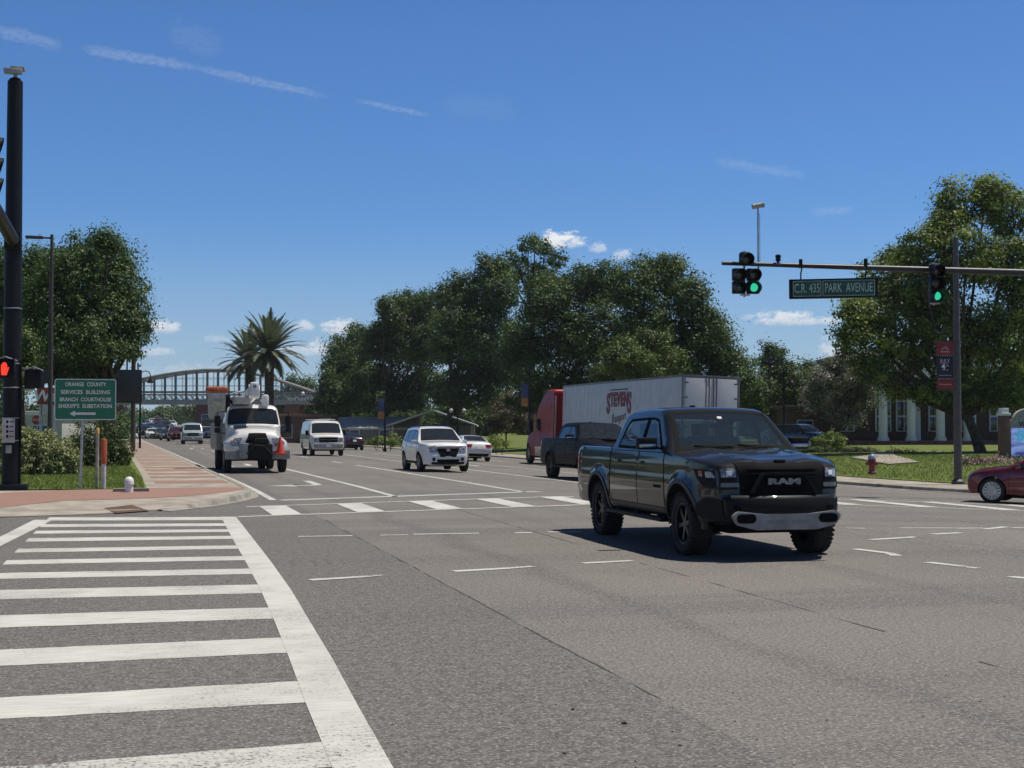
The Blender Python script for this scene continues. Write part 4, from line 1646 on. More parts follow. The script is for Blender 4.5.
    bmesh.ops.triangulate(bm, faces=[bm.faces.new([bm.verts.new((x, y, 0.006)) for x, y in pts])])
    # a few more worn arrows up the lane
    for yy, xx in ((62, 4.5), (110, 4.6), (64, 15.3)):
        q = [(xx + (x - 4.5) + bend(yy), yy + (y - 41)) for x, y in pts]
        bmesh.ops.triangulate(bm, faces=[bm.faces.new([bm.verts.new((x, y, zt(x, y) + 0.012)) for x, y in q])])
    tag(finish(bm, 'worn_road_marks', OPAINT, weld=0, smooth=False), kind='structure')
    # tar seams and cracks
    bm = bmesh.new()
    def crack(pts, w):
        P = [at(*p) for p in pts]
        for a, b in zip(P, P[1:]):
            n = max(2, int((b - a).length / 0.35))
            prev = None
            for i in range(n + 1):
                p = a.lerp(b, i / n)
                o = random.uniform(-.007, .007)
                ww = w * random.choice((0.0, .4, .7, 1.0, 1.2))
                cur = [bm.verts.new((p.x + o - ww, p.y, zt(p.x, p.y) + .004)), bm.verts.new((p.x + o + ww, p.y, zt(p.x, p.y) + .004))]
                if prev:
                    bm.faces.new((prev[0], prev[1], cur[1], cur[0]))
                prev = cur
    crack([(325, 520), (665, 702)], .009)
    crack([(452, 508), (580, 545)], .008)
    crack([(640, 563), (885, 632)], .009)
    crack([(980, 662), (1030, 676)], .02)
    tag(finish(bm, 'road_cracks', SEAM, weld=0, smooth=False), kind='structure')


markings()

# loose grit on the road near the camera
GR = []
for px, py in [(573, 710), (624, 724), (565, 754), (680, 746), (985, 698), (1015, 690), (820, 718), (520, 700), (505, 742), (905, 735), (740, 700), (610, 706), (660, 725)]:
    GR.append(at(px, py))
bm = bmesh.new()
for p in GR + [at(random.uniform(380, 1024), random.uniform(650, 768)) for _ in range(80)]:
    r = random.uniform(.003, .007) if p not in GR[:4] else random.uniform(.010, .018)
    q = bmesh.ops.create_icosphere(bm, subdivisions=1, radius=r)
    for v in q['verts']:
        v.co = v.co * random.uniform(.75, 1.2)
        v.co.z *= 0.6
        v.co += p + Vector((0, 0, r * 0.4))
o = finish(bm, 'gravel', mat('loose_grit', (0.10, 0.09, 0.08), 0.95, var=0.4, scale=30), smooth=False, weld=0)
tag(o, 'dark loose grit scattered over the asphalt in the foreground', 'grit', None, 'stuff')


def grass_blades(name, region, n, h, label, hf):
    P = []
    xs = [p[0] for p in region]
    ys = [p[1] for p in region]
    while len(P) < n:
        x, y = random.uniform(min(xs), max(xs)), random.uniform(min(ys), max(ys))
        if inside(region, x, y):
            P.append((x, y, zt(x, y) + hf(x, y)))
    P = np.array(P)
    n = len(P)
    a = RNG.uniform(0, 2 * math.pi, n)
    hh = h * RNG.uniform(0.5, 1.3, n)
    d = np.stack([np.cos(a), np.sin(a), np.zeros(n)], 1)
    lean = RNG.normal(size=(n, 3)) * 0.35
    lean[:, 2] = 1
    V = np.empty((n, 4, 3))
    w = 0.012 + 0.012 * RNG.uniform(0, 1, n)
    V[:, 0] = P - d * w[:, None]
    V[:, 1] = P + d * w[:, None]
    top = P + lean * hh[:, None]
    V[:, 2] = top + d * (w * .25)[:, None]
    V[:, 3] = top - d * (w * .25)[:, None]
    o = quads(name, V, F_GRASS, None, RNG.uniform(0, 1, n))
    tag(o, label, 'grass', None, 'stuff')


grass_blades('grass', [(0.12, 36.9), (-1.6, 36.85), (-4.2, 37.0), (-6, 36.8), (-6, 48), (-3, 60), (-0.2, 80), (-0.5, 60), (0.05, 42)], 26000, 0.07, 'short green grass on the verge beside the left pavement', lawnL)
grass_blades('grass', [(28.6, 46), (31, 42.5), (58, 45), (46, 64), (38, 68.5), (30, 70), (28.2, 64)], 30000, 0.09, 'mown lawn grass in front of the columned building', lawnR)


# ------------------------------------------------------------------ trees and shrubs
DENS, LEAFK = 3.1, 0.80


def tree(name, label, D, trunk_px, blobs, leaf=0.24, material=None, group='oaks and other trees along the road', clump=0.75, per=26, spacing=0.8, tr=0.38, fill_in=0.55, base=None, low=-0.6, wide=1.0):
    g = base or ground_at(trunk_px, D, 0.1)
    root = thing(name, label, 'tree', g, 0, group)
    B = []
    for b in blobs:
        px, py, rx, ry = b[:4]
        dD = b[4] if len(b) > 4 else random.uniform(-0.02, 0.03) * D
        c = atd(px, py, D + dD) - g
        k = D / F
        B.append((tuple(c), (rx * k * wide, (rx + ry) * 0.5 * k, ry * k)))
    P, T, O = clump_points(B, clump, int(per * DENS), spacing * .92, low, fill_in)
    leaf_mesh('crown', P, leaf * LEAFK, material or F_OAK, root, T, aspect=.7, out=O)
    # trunk with limbs reaching into the lobes
    bm = bmesh.new()
    cz = min(b[0][2] - b[1][2] * 0.3 for b in B)
    top = np.mean([b[0] for b in B], axis=0)
    hub = Vector((top[0] * 0.35, top[1] * 0.35, max(1.6, cz * 0.8)))
    tube(bm, [(0, 0, -.3), (0.02, 0, .25), (hub.x * .4, hub.y * .4, hub.z * .55), hub], [tr * 1.5, tr * 1.05, tr * .9, tr * .75], 12)
    for c, r in B:
        c = Vector(c)
        m = hub.lerp(c, 0.5) + Vector((random.uniform(-.4, .4), random.uniform(-.4, .4), -abs(c.z - hub.z) * 0.08))
        tube(bm, [hub - Vector((0, 0, .25)), m, c], [tr * .5, tr * .3, tr * .12], 7)
        for k in range(2):
            e = c + Vector(np.array(r) * RNG.normal(size=3) * 0.33)
            tube(bm, [m.lerp(c, .4 + .4 * k), e], [tr * .14, .015], 5)
    finish(bm, 'trunk', BARK, root, weld=0)
    return root


tree('oak_tree', 'tall dark oak rising behind the green county sign', 72, 112, [(98, 262, 33, 32), (70, 280, 32, 32), (120, 288, 26, 33), (135, 328, 19, 24), (105, 322, 34, 32), (75, 340, 34, 38), (50, 315, 28, 40), (72, 374, 30, 18), (130, 350, 14, 12), (108, 352, 22, 14), (108, 243, 15, 14), (60, 262, 15, 16)], leaf=.17, per=30, spacing=.66, clump=.62)
tree('oak_tree', 'dark oak at the left edge behind the black signal pole', 88, 20, [(20, 285, 34, 38), (-22, 290, 40, 50), (40, 272, 22, 24), (15, 340, 38, 44), (-35, 360, 50, 50), (25, 372, 24, 16), (-70, 320, 50, 60)], leaf=.2, per=28)
tree('young_tree', 'small light green tree between the signal pole and the street light', 56, 26, [(24, 350, 13, 20), (8, 348, 15, 24), (10, 392, 14, 16), (15, 380, 14, 16), (29, 366, 9, 11)], leaf=.13, material=F_OAK2, clump=.4, spacing=.5, per=24, tr=.1)
tree('oak_tree', 'leftmost oak of the roadside grove, next to the footbridge ramp', 178, 346, [(345, 372, 20, 30), (330, 388, 13, 20), (358, 352, 17, 26), (345, 405, 22, 16), (328, 405, 12, 14), (368, 385, 18, 24), (338, 350, 10, 14)], leaf=.34, clump=1.0, spacing=1.15)
tree('oak_tree', 'dark oak above the low grey-roofed house', 162, 376, [(392, 318, 16, 21), (408, 306, 18, 16), (430, 310, 17, 20), (380, 345, 20, 25), (405, 345, 26, 30), (432, 345, 22, 30), (390, 385, 24, 20), (425, 385, 24, 18), (384, 304, 8, 9), (402, 402, 28, 10), (376, 402, 16, 14)], leaf=.32, clump=.95, spacing=1.1)
tree('oak_tree', 'broad dark oak behind the white sedan', 145, 438, [(463, 290, 15, 18), (487, 274, 15, 20), (470, 315, 24, 26), (500, 297, 20, 24), (455, 340, 24, 30), (490, 340, 30, 32), (475, 376, 32, 22), (510, 372, 24, 24), (447, 300, 12, 14), (500, 268, 9, 13), (452, 398, 22, 10), (492, 398, 24, 12)], leaf=.3, clump=.9, spacing=1.05)
tree('tall_tree', 'tallest airy tree sticking out above the middle of the grove', 150, 532, [(516, 262, 9, 13), (528, 250, 9, 11), (545, 251, 9, 12), (558, 262, 9, 13), (525, 280, 18, 16), (550, 282, 18, 18), (540, 268, 8, 10), (507, 275, 8, 10), (535, 243, 5, 6)], leaf=.32, clump=.7, spacing=1.2, per=24, fill_in=.1)
tree('oak_tree', 'oak with a low dark crown behind the red truck cab', 115, 545, [(545, 305, 27, 28), (580, 294, 24, 26), (607, 288, 22, 24), (560, 345, 34, 34), (600, 340, 34, 36), (545, 386, 24, 18), (520, 350, 22, 30), (585, 385, 34, 20), (590, 272, 10, 10), (536, 402, 26, 14), (562, 400, 26, 14)], leaf=.25, clump=.8, spacing=.9)
tree('oak_tree', 'round oak towering over the white trailer', 104, 690, [(636, 288, 22, 24), (664, 280, 24, 23), (690, 300, 22, 26), (650, 320, 32, 30), (700, 332, 26, 28), (716, 352, 22, 28), (680, 360, 34, 30), (735, 368, 17, 24), (640, 360, 30, 28), (746, 388, 17, 22), (700, 395, 34, 18), (660, 395, 28, 16), (650, 266, 10, 10), (676, 268, 10, 10)], leaf=.23, clump=.75, spacing=.85)
tree('oak_tree', 'lighter green lower oak crown just above the white trailer roof', 93, 640, [(625, 360, 26, 17), (650, 345, 19, 16), (608, 374, 20, 12), (668, 364, 19, 18), (640, 372, 24, 12)], leaf=.2, material=F_OAK2, clump=.6, spacing=.7)
tree('oak_tree', 'small oak between the trailer and the flowering tree', 125, 772, [(772, 364, 14, 18), (760, 390, 18, 20), (786, 374, 13, 18), (778, 404, 22, 20), (800, 392, 14, 22), (752, 410, 14, 20), (768, 350, 7, 8)], leaf=.26, clump=.8, spacing=.95)
tree('oak_tree', 'slim oak beyond the small oak, peeping out beside the flowering tree', 140, 812, [(808, 370, 7, 12), (815, 390, 13, 20), (803, 398, 10, 16)], leaf=.28, clump=.8, spacing=1.0, tr=.2)
tree('flowering_tree', 'small tree with pale flecked leaves left of the white columns', 94, 840, [(838, 374, 18, 20), (858, 395, 18, 20), (830, 400, 18, 18), (862, 368, 16, 18), (814, 398, 11, 15), (845, 418, 20, 10), (824, 382, 12, 14)], leaf=.17, material=F_GREY, clump=.5, spacing=.6, tr=.16)
tree('broadleaf_tree', 'big bright broadleaf tree in front of the columned building', 80, 981, [(950, 212, 17, 30), (985, 203, 20, 25), (1015, 216, 20, 34), (918, 252, 22, 24), (965, 258, 32, 34), (1005, 270, 32, 36), (880, 285, 22, 32), (915, 300, 30, 32), (866, 332, 26, 26), (905, 350, 32, 30), (950, 330, 36, 36), (1000, 340, 38, 38), (868, 370, 18, 18), (900, 388, 24, 14), (960, 384, 34, 20), (1010, 388, 32, 22), (925, 396, 22, 10), (952, 398, 22, 9), (985, 400, 24, 10), (1010, 398, 22, 12), (860, 318, 14, 16), (930, 290, 30, 30), (844, 345, 11, 15), (1042, 300, 34, 44), (938, 232, 14, 18), (898, 262, 14, 16), (850, 312, 12, 14)],
     leaf=.22, material=F_SYC, clump=.62, spacing=.85, per=30, tr=.33, fill_in=.45)
tree('crape_myrtle', 'small rusty brown tree behind the white sedan', 122, 506, [(505, 412, 13, 12), (496, 424, 12, 10), (516, 421, 12, 12), (508, 402, 8, 8)], leaf=.18, material=F_RUST, clump=.5, spacing=.6, tr=.08)
for i, (px, w) in enumerate(((790, 10), (816, 9))):
    pass


def shrub(name, label, D, blobs, leaf, material, base_px, cat='shrub', clump=.22, spacing=.28, per=26, dz=.15, group=None, fill_in=.3):
    g = ground_at(base_px, D, dz)
    B = [(tuple(atd(px, py, D + dd)), (rx * D / F, 0.5 * (rx + ry) * D / F, ry * D / F)) for px, py, rx, ry, dd in blobs]
    P, T, O = clump_points(B, clump, per, spacing, -0.95, fill_in)
    keep = P[:, 2] > g.z + .02
    P, T, O = P[keep], T[keep], O[keep]
    if material is F_VAR:
        T = RNG.uniform(0, 1, len(P))
    root = thing(name, label, cat, g, 0, group)
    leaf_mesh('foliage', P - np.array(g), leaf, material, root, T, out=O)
    for b, r in B:
        b = Vector(b) - g
        bm = bmesh.new()
        tube(bm, [(b.x * .6, b.y * .6, -.1), (b.x * .8, b.y * .8, b.z * .5), b], [.035, .025, .008], 6)
        finish(bm, 'stem', BARK, root, weld=0)
    return root


shrub('variegated_hedge', 'clipped rounded bush with cream flecked leaves behind the signal pole', 44, [(38, 452, 26, 22, 0), (58, 462, 20, 20, -.5), (15, 450, 24, 24, .3), (-10, 452, 24, 24, .3), (45, 470, 28, 13, -.4), (10, 470, 30, 14, -.4), (-40, 455, 30, 26, 0)], .085, F_VAR, 40, clump=.16, spacing=.18, per=40)
shrub('round_bush', 'dense dark green bush right behind the green county sign', 53, [(88, 448, 22, 26, 0), (108, 446, 20, 22, .3), (120, 455, 10, 18, .2), (75, 458, 16, 20, .2), (98, 464, 28, 14, -.3)], .10, F_HEDGE, 95, clump=.2, spacing=.26)
shrub('round_bush', 'rounded light green bush under the flecked tree', 88, [(830, 440, 11, 10, 0), (822, 443, 8, 7, .2), (838, 443, 8, 7, -.2)], .13, F_YEL, 830, clump=.3, spacing=.35, dz=.4)
shrub('low_hedge', 'long low clipped hedge left of the path to the columned building', 84, [(px, 451 + (px - 800) * .02, 11, 4.5, random.uniform(-.3, .3)) for px in range(770, 872, 9)], .11, F_HEDGE, 820, cat='hedge', clump=.22, spacing=.28, dz=.4)
shrub('low_hedge', 'low hedge in front of the white columns', 82, [(px, 455 + (px - 885) * .06, 10, 5.5, random.uniform(-.3, .3)) for px in range(892, 962, 9)], .11, F_HEDGE, 920, cat='hedge', clump=.22, spacing=.28, dz=.4)
shrub('yellow_shrub', 'yellow green shrub behind the white utility vehicle', 118, [(382, 441, 8, 5, 0), (394, 440, 8, 6, .3), (372, 442, 6, 4, .2)], .15, F_YEL, 384, clump=.3, spacing=.4, dz=.1)
shrub('yellow_shrub', 'yellow green shrub to the right of the white sedan', 104, [(495, 441, 8, 7, 0), (504, 443, 6, 5, .3)], .15, F_YEL, 498, clump=.3, spacing=.4, dz=.1)
fb = shrub('flower_bed', 'bed of pink and white flowers below the welcome sign', 62, [(px, 467 - (px % 3), 9, 9, random.uniform(-.5, .5)) for px in range(966, 1060, 8)], .08, F_HEDGE, 990, cat='flower bed', clump=.2, spacing=.24, dz=.3)
P, T, O = clump_points([(tuple(atd(px, 465, 61.4)), (.42, .4, .36)) for px in range(966, 1060, 8)], .16, 16, .28, -.2, .0)
leaf_mesh('flowers', P - np.array(fb.location), .07, F_FLOW, fb, RNG.uniform(0, 1, len(P)) ** .6)


def far_woods(name, label, blobs, leaf, material):
    B = [(tuple(atd(px, py, D)), (rx * D / F, rx * D / F, ry * D / F)) for px, py, rx, ry, D in blobs]
    P, T, O = clump_points(B, 1.6, 60, 1.7, -0.9, .8)
    o = leaf_mesh(name, P, leaf, material, None, T, out=O)
    tag(o, label, 'woods', None, 'stuff')


far_woods('woods', 'dark belt of far trees beyond the footbridge along the road', [(px, 424 + random.uniform(-3, 3), 14, random.uniform(11, 19), random.uniform(400, 480)) for px in range(70, 345, 9)], .8, F_OAK)
far_woods('woods', 'shaded woodland behind the roadside grove', [(px, 424 + random.uniform(-4, 4), 20, random.uniform(20, 30), random.uniform(205, 250)) for px in range(345, 780, 14)], .55, F_OAK)
far_woods('woods', 'trees closing the view behind the columned building', [(px, 415 + random.uniform(-6, 6), 24, random.uniform(30, 44), random.uniform(150, 190)) for px in range(770, 1500, 16)], .5, F_OAK)
far_woods('woods', 'dark trees behind the left-hand corner', [(px, 425 + random.uniform(-4, 4), 18, random.uniform(14, 24), random.uniform(150, 180)) for px in range(-760, 122, 12)], .45, F_OAK)
far_woods('woods', 'tree tops showing over the right end of the footbridge', [(px, py, 12, ry, random.uniform(265, 300)) for px, py, ry in ((292, 395, 17), (305, 398, 18), (320, 402, 16), (280, 405, 16), (335, 400, 20), (312, 410, 16), (268, 412, 12))], .6, F_OAK)


def palm(label, px, py, D, R, trunk_r, nf):
    g = ground_at(px, D)
    root = thing('palm_tree', label, 'palm', g, 0, 'date palms in the median')
    c = atd(px, py, D) - g
    bm = bmesh.new()
    h = c.z
    prof = [(trunk_r * 1.25, -.2), (trunk_r, .8)]
    n = 34
    for i in range(n):
        z = .8 + (h - 1.4) * i / n
        prof += [(trunk_r * 1.02, z), (trunk_r * .9, z + (h - 1.4) / n * .85)]
    prof += [(trunk_r * 1.5, h - 1.2), (trunk_r * 1.65, h - .5), (trunk_r * .9, h)]
    lathe(bm, prof, 14)
    finish(bm, 'trunk', BARK, root, weld=0)
    V, T = [], []
    for k in range(nf):
        a = k * 2.399963
        e0 = rad(84 - 112 * (k / nf) ** 0.85) + random.uniform(-.1, .1)
        L = R * random.uniform(.86, 1.08)
        d = Vector((math.cos(a), math.sin(a), 0))
        p = Vector((c.x, c.y, c.z - .2))
        ang = e0
        seg = 16
        tint = random.uniform(0.15, .9) if k < nf * .8 else random.uniform(0, .4)
        for s in range(seg):
            dirv = d * math.cos(ang) + Vector((0, 0, math.sin(ang)))
            q = p + dirv * (L / seg)
            side = d.cross(Vector((0, 0, 1)))
            nrm = side.cross(dirv)
            V.append([p + side * .03, p - side * .03, q - side * .025, q + side * .025])
            T.append(tint)
            if s > 1:
                ll = .62 * (math.sin(math.pi * min(1, (s + 1) / (seg + 1))) ** .5) * (1.0 if s < seg - 2 else .7)
                for sd in (-1, 1):
                    for j in range(3):
                        b = p.lerp(q, j / 3)
                        tip = b + side * sd * ll * .75 + dirv * ll * .55 + nrm * ll * .22 - Vector((0, 0, .08))
                        wv = dirv * .07
                        V.append([b - wv, b + wv, tip + wv * .2, tip - wv * .2])
                        T.append(tint + random.uniform(-.15, .15))
            p = q
            ang -= rad(56) / seg * (0.25 + 1.1 * s / seg) * (.35 + .65 * math.cos(max(-1.2, e0)))
    V = np.array([[tuple(v) for v in q] for q in V])
    quads('crown', V, F_PALM, root, np.array(T))
    return root


palm('tall date palm standing in the road median beyond the bucket truck', 269, 350, 150, 4.7, .52, 84)
palm('shorter date palm tucked behind the tall one in the median', 249, 359, 166, 4.4, .50, 70)


# ------------------------------------------------------------------ the footbridge
def bridge():
    D = 200
    top = [(92, 396), (105, 389), (120, 384), (145, 378.3), (165, 374.5), (185, 371.6), (205, 370), (225, 370), (245, 372), (262, 375.5), (280, 381), (300, 387.5), (318, 394), (330, 399)]
    base = ground_at(212, D)
    root = thing('footbridge', 'grey steel arched footbridge spanning the road in the distance', 'footbridge', base)
    paint = mat('bridge_grey', (0.20, 0.215, 0.21), 0.5, 0.1, var=.1)
    pale = mat('bridge_pale', (0.50, 0.51, 0.49), 0.6)
    off = Vector((math.sin(YAW), math.cos(YAW), 0))
    ux = Vector((math.cos(YAW), -math.sin(YAW), 0))

    def pt(px, py, k):
        return atd(px, py, D) + off * k - base
    for k in (0.0, 4.2):
        bm = bmesh.new()
        tube(bm, [pt(px, py, k) for px, py in top], .20, 8)
        finish(bm, 'arch_chord', paint, root)
        bm = bmesh.new()
        for i, px in enumerate([x * 10.6 + 112 for x in range(21)]):
            yt = float(np.interp(px, [p[0] for p in top], [p[1] for p in top]))
            for dx in (-.9, .9):
                tube(bm, [pt(px + dx * (.5 if k == 0 else .4), yt, k), pt(px + dx * (.5 if k == 0 else .4), 402, k)], .125 if k == 0 else .03, 6)
        finish(bm, 'hangers', paint, root, weld=0)
        bm = bmesh.new()
        for y in (378, 385.5):
            xs = [px for px in range(112, 322, 6) if float(np.interp(px, [p[0] for p in top], [p[1] for p in top])) < y - .5]
            if xs:
                tube(bm, [pt(xs[0], y, k), pt(xs[-1], y, k)], .028, 6)
        tube(bm, [pt(100, 391.8, k), pt(335, 391.8, k)], .12, 6)
        tube(bm, [pt(100, 394.3, k), pt(335, 394.3, k)], .06, 6)
        finish(bm, 'handrail', paint, root, weld=0)
        bm = bmesh.new()
        for px in np.arange(104, 330, 5.3):
            tube(bm, [pt(px, 394, k), pt(px + 5.3, 400, k)], .055, 5)
            tube(bm, [pt(px + 5.3, 394, k), pt(px, 400, k)], .055, 5)
        finish(bm, 'lattice', pale, root, weld=0)
    bm = bmesh.new()
    a, b = pt(96, 402, 2.1), pt(340, 402, 2.1)
    R = Matrix.Rotation(-YAW, 3, 'Z')
    box(bm, (a + b) / 2, ((b - a).length, 4.7, .62), .05, R)
    finish(bm, 'deck', mat('bridge_deck', (0.33, 0.34, 0.33), .7), root)
    # brick piers and stair tower at the ends
    for px0, px1, y in ((104, 116, 405), (284, 300, 405), (330, 352, 398)):
        p0, p1 = pt(px0, y, 0), pt(px1, y, 0)
        c = (p0 + p1) / 2 + off * 2.1
        h = c.z + .8
        bm = bmesh.new()
        box(bm, (c.x, c.y, c.z - h / 2), ((p1 - p0).length, 4.2, h), .05, R)
        finish(bm, 'brick_pier', BRICK, root)
    bm = bmesh.new()
    p0 = pt(322, 396, -.3)
    text('lettering', 'oruoz', .95, SIGNW, root, Matrix.Translation(pt(301, 398.4, -.35)) @ Matrix.Rotation(-YAW, 4, 'Z') @ FACE, depth=.05, width=3.7, bold=.02)
    bm.free()
    bm = bmesh.new()
    q = pt(303, 393.5, -.2)
    bmesh.ops.create_uvsphere(bm, u_segments=12, v_segments=8, radius=.27, matrix=Matrix.Translation(q))
    finish(bm, 'globe_lamp', SIGNW, root)


bridge()


def simple_building(name, label, cat, px0, px1, D, h, depth, wallm, roofm, roof='flat', group=None, windows=(), extra=None, yaw=-YAW, dz=0.0):
    a, b = ground_at(px0, D, dz), ground_at(px1, D, dz)
    c = (a + b) / 2
    W = (b - a).length
    c.z = min(a.z, b.z)
    root = thing(name, label, cat, c, yaw, group)
    bm = bmesh.new()
    box(bm, (0, depth / 2, h / 2 - .2), (W, depth, h + .4), .02)
    finish(bm, 'wall', wallm, root)
    bm = bmesh.new()
    if roof == 'flat':
        box(bm, (0, depth / 2, h + .2), (W + .5, depth + .5, .35), .04)
    elif roof == 'gable':      # ridge along x
        r = h + depth * .17
        M = Matrix(((0, 0, 1, 0), (1, 0, 0, 0), (0, 1, 0, 0), (0, 0, 0, 1)))
        prism(bm, [(-.6, h - .05), (depth / 2, r), (depth + .6, h - .05), (depth + .6, h + .12), (depth / 2, r + .2), (-.6, h + .12)], -W / 2 - .5, W / 2 + .5, M)
    finish(bm, 'roof', roofm, root, smooth=False)
    gl = mat('dark_window', (.02, .025, .03), .08, spec=.8)
    for wx, wz, ww, wh in windows:
        bm = bmesh.new()
        box(bm, (wx * W, -.03, wz), (ww + .16, .1, wh + .16), .01)
        f = finish(bm, 'window', WHITEP, root)
        bm = bmesh.new()
        box(bm, (wx * W, -.09, wz), (ww, .03, wh), .004)
        finish(bm, 'pane', gl, f)
    return root, W


METROOF = mat('grey_metal_roof', (.46, .46, .45), .7, 0, var=.08, scale=3)
STUCCO = mat('pale_stucco', (.50, .49, .46), .9, var=.08, dirt=.2)
hs, W = simple_building('house', 'low house with a light grey metal roof under the oaks', 'house', 340, 414, 158, 1.9, 7, mat('house_wall', (.20, .19, .17), .9), METROOF, 'gable', windows=[(-.3, 1.2, 1.0, 1.1), (.1, 1.2, 1.0, 1.1)])
# front gable wing with porch posts
bm = bmesh.new()
prism(bm, [(-4.4, 2.2), (0.6, 3.9), (5.6, 2.2), (5.6, 2.35), (0.6, 4.08), (-4.4, 2.35)], -3.2, 4, Matrix.Translation((W / 2 + 1.6, 0, 0)) @ Matrix.Rotation(math.pi / 2, 4, 'X') @ Matrix.Scale(-1, 4, (0, 0, 1)))
finish(bm, 'porch_roof', METROOF, hs, smooth=False)
for x in (-3.8, -1.2, 2.0, 5.0):
    bm = bmesh.new()
    box(bm, (W / 2 + 1.6 + x, -2.6, 1.05), (.16, .16, 2.5), .01)
    finish(bm, 'porch_post', STUCCO, hs)
bm = bmesh.new()
box(bm, (W / 2 + 2.2, 3, 1.0), (9, 4, 2.6), .02)
finish(bm, 'porch_wall', mat('house_wall', (.2, .19, .17)), hs)

simple_building('brick_building', 'brown brick building behind the flecked tree', 'building', 786, 862, 118, 3.0, 8, mat('brown_brick', (.13, .075, .055), .9, var=.2, scale=4), mat('brown_roof', (.10, .075, .06), .9), 'flat', windows=[(-.25, 1.5, 1.2, 1.2), (.2, 1.5, 1.2, 1.2)], dz=.3)
simple_building('shop_building', 'dark brick shop beside the right end of the footbridge', 'building', 270, 336, 176, 3.4, 10, BRICK, mat('shop_fascia', (.28, .14, .10), .8), 'flat', windows=[(-.3, 1.6, 2.2, 1.5), (.2, 1.6, 2.2, 1.5)])
simple_building('shop_building', 'low dark shopfront under the left part of the footbridge', 'building', 196, 262, 290, 7.0, 12, mat('maroon_wall', (.12, .05, .05), .9), mat('shop_fascia2', (.40, .33, .24), .8), 'flat', windows=[(-.3, 3, 3, 2.4), (.2, 3, 3, 2.4)], dz=-1.5)
simple_building('store_building', 'pale store building behind the left-hand trees', 'building', 20, 62, 112, 2.6, 9, STUCCO, WHITEP, 'flat', windows=[(0, 1.2, 1.6, 1.2)])


def columned_building():
    D = 106
    a, b = ground_at(858, D + 4, .40), ground_at(1090, D + 4, .40)
    c = (a + b) / 2
    root = thing('columned_building', 'brick building with tall white columns on its porch behind the lawn', 'building', c, -YAW)
    W = (b - a).length
    k = (D) / F
    wall = mat('hall_wall', (.11, .06, .045), .9, var=.2, scale=5)
    bm = bmesh.new()
    box(bm, (0, 6, 3.3), (W, 10, 7.4), .03)
    finish(bm, 'wall', wall, root)
    bm = bmesh.new()
    M = Matrix(((0, 0, 1, 0), (1, 0, 0, 0), (0, 1, 0, 0), (0, 0, 0, 1)))
    prism(bm, [(-4.0, 6.9), (12, 6.9), (12, 7.3), (-4.0, 7.3)], -W / 2 - .6, W / 2 + .6, M)
    finish(bm, 'roof', mat('hall_roof', (.20, .20, .20), .8), root, smooth=False)
    X = lambda px: (px - 974 - 13) * (D + 1) / F
    bm = bmesh.new()
    box(bm, (X(925), -1.5, .05), (11.5, 5.4, .70), .03)
    finish(bm, 'porch_floor', mat('porch_brick', (.22, .09, .07), .9, var=.2, scale=8), root)
    bm = bmesh.new()
    box(bm, (X(878), -3.5, -.2), (2.8, 2.4, .42), .03)
    box(bm, (X(878), -3.0, .05), (2.5, 1.6, .42), .03)
    finish(bm, 'steps', WHITEP, root)
    bm = bmesh.new()
    box(bm, (X(925), -1.6, 5.9), (11.2, 4.6, 1.3), .05)
    box(bm, (X(925), -1.6, 6.62), (11.7, 5.1, .18), .04)
    finish(bm, 'entablature', WHITEP, root)
    for i, px in enumerate((881.5, 909.5, 938.5, 966)):
        bm = bmesh.new()
        lathe(bm, [(.46, .4), (.46, .55), (.40, .60), (.40, .68), (.335, .75), (.33, 2.4), (.29, 4.8), (.29, 4.9), (.36, 5.0), (.36, 5.12), (.42, 5.14), (.42, 5.26)], 24, Matrix.Translation((X(px), -3.5, 0)))
        finish(bm, 'column', WHITEP, root)
    bm = bmesh.new()
    lathe(bm, [(.34, .4), (.32, 2.4), (.28, 5.2)], 20, Matrix.Translation((X(927), -.2, 0)))
    finish(bm, 'column', WHITEP, root)
    gl = mat('dark_window', (.02, .025, .03), .08)
    for px in (859, 897, 918.5, 952, 985, 1015):
        bm = bmesh.new()
        box(bm, (X(px), .96, 2.9), (1.25, .16, 3.6), .01)
        f = finish(bm, 'window', WHITEP, root)
        bm = bmesh.new()
        for sx in (-.28, .28):
            for sz in (-1.2, 0, 1.2):
                box(bm, (X(px) + sx, .87, 2.9 + sz), (.46, .03, 1.06), .004)
        finish(bm, 'pane', gl, f)
    return root


columned_building()
PA = [lawn_pt(851, 458.4), lawn_pt(872, 457.2), lawn_pt(876, 454), lawn_pt(891, 454), lawn_pt(896, 458.0), lawn_pt(919, 462.4), lawn_pt(888, 462.8)]
sheet('garden_path', [(p.x, p.y) for p in PA], lambda x, y: lawnR(x, y) + .07, 1.5, CONC, skirt=.1)


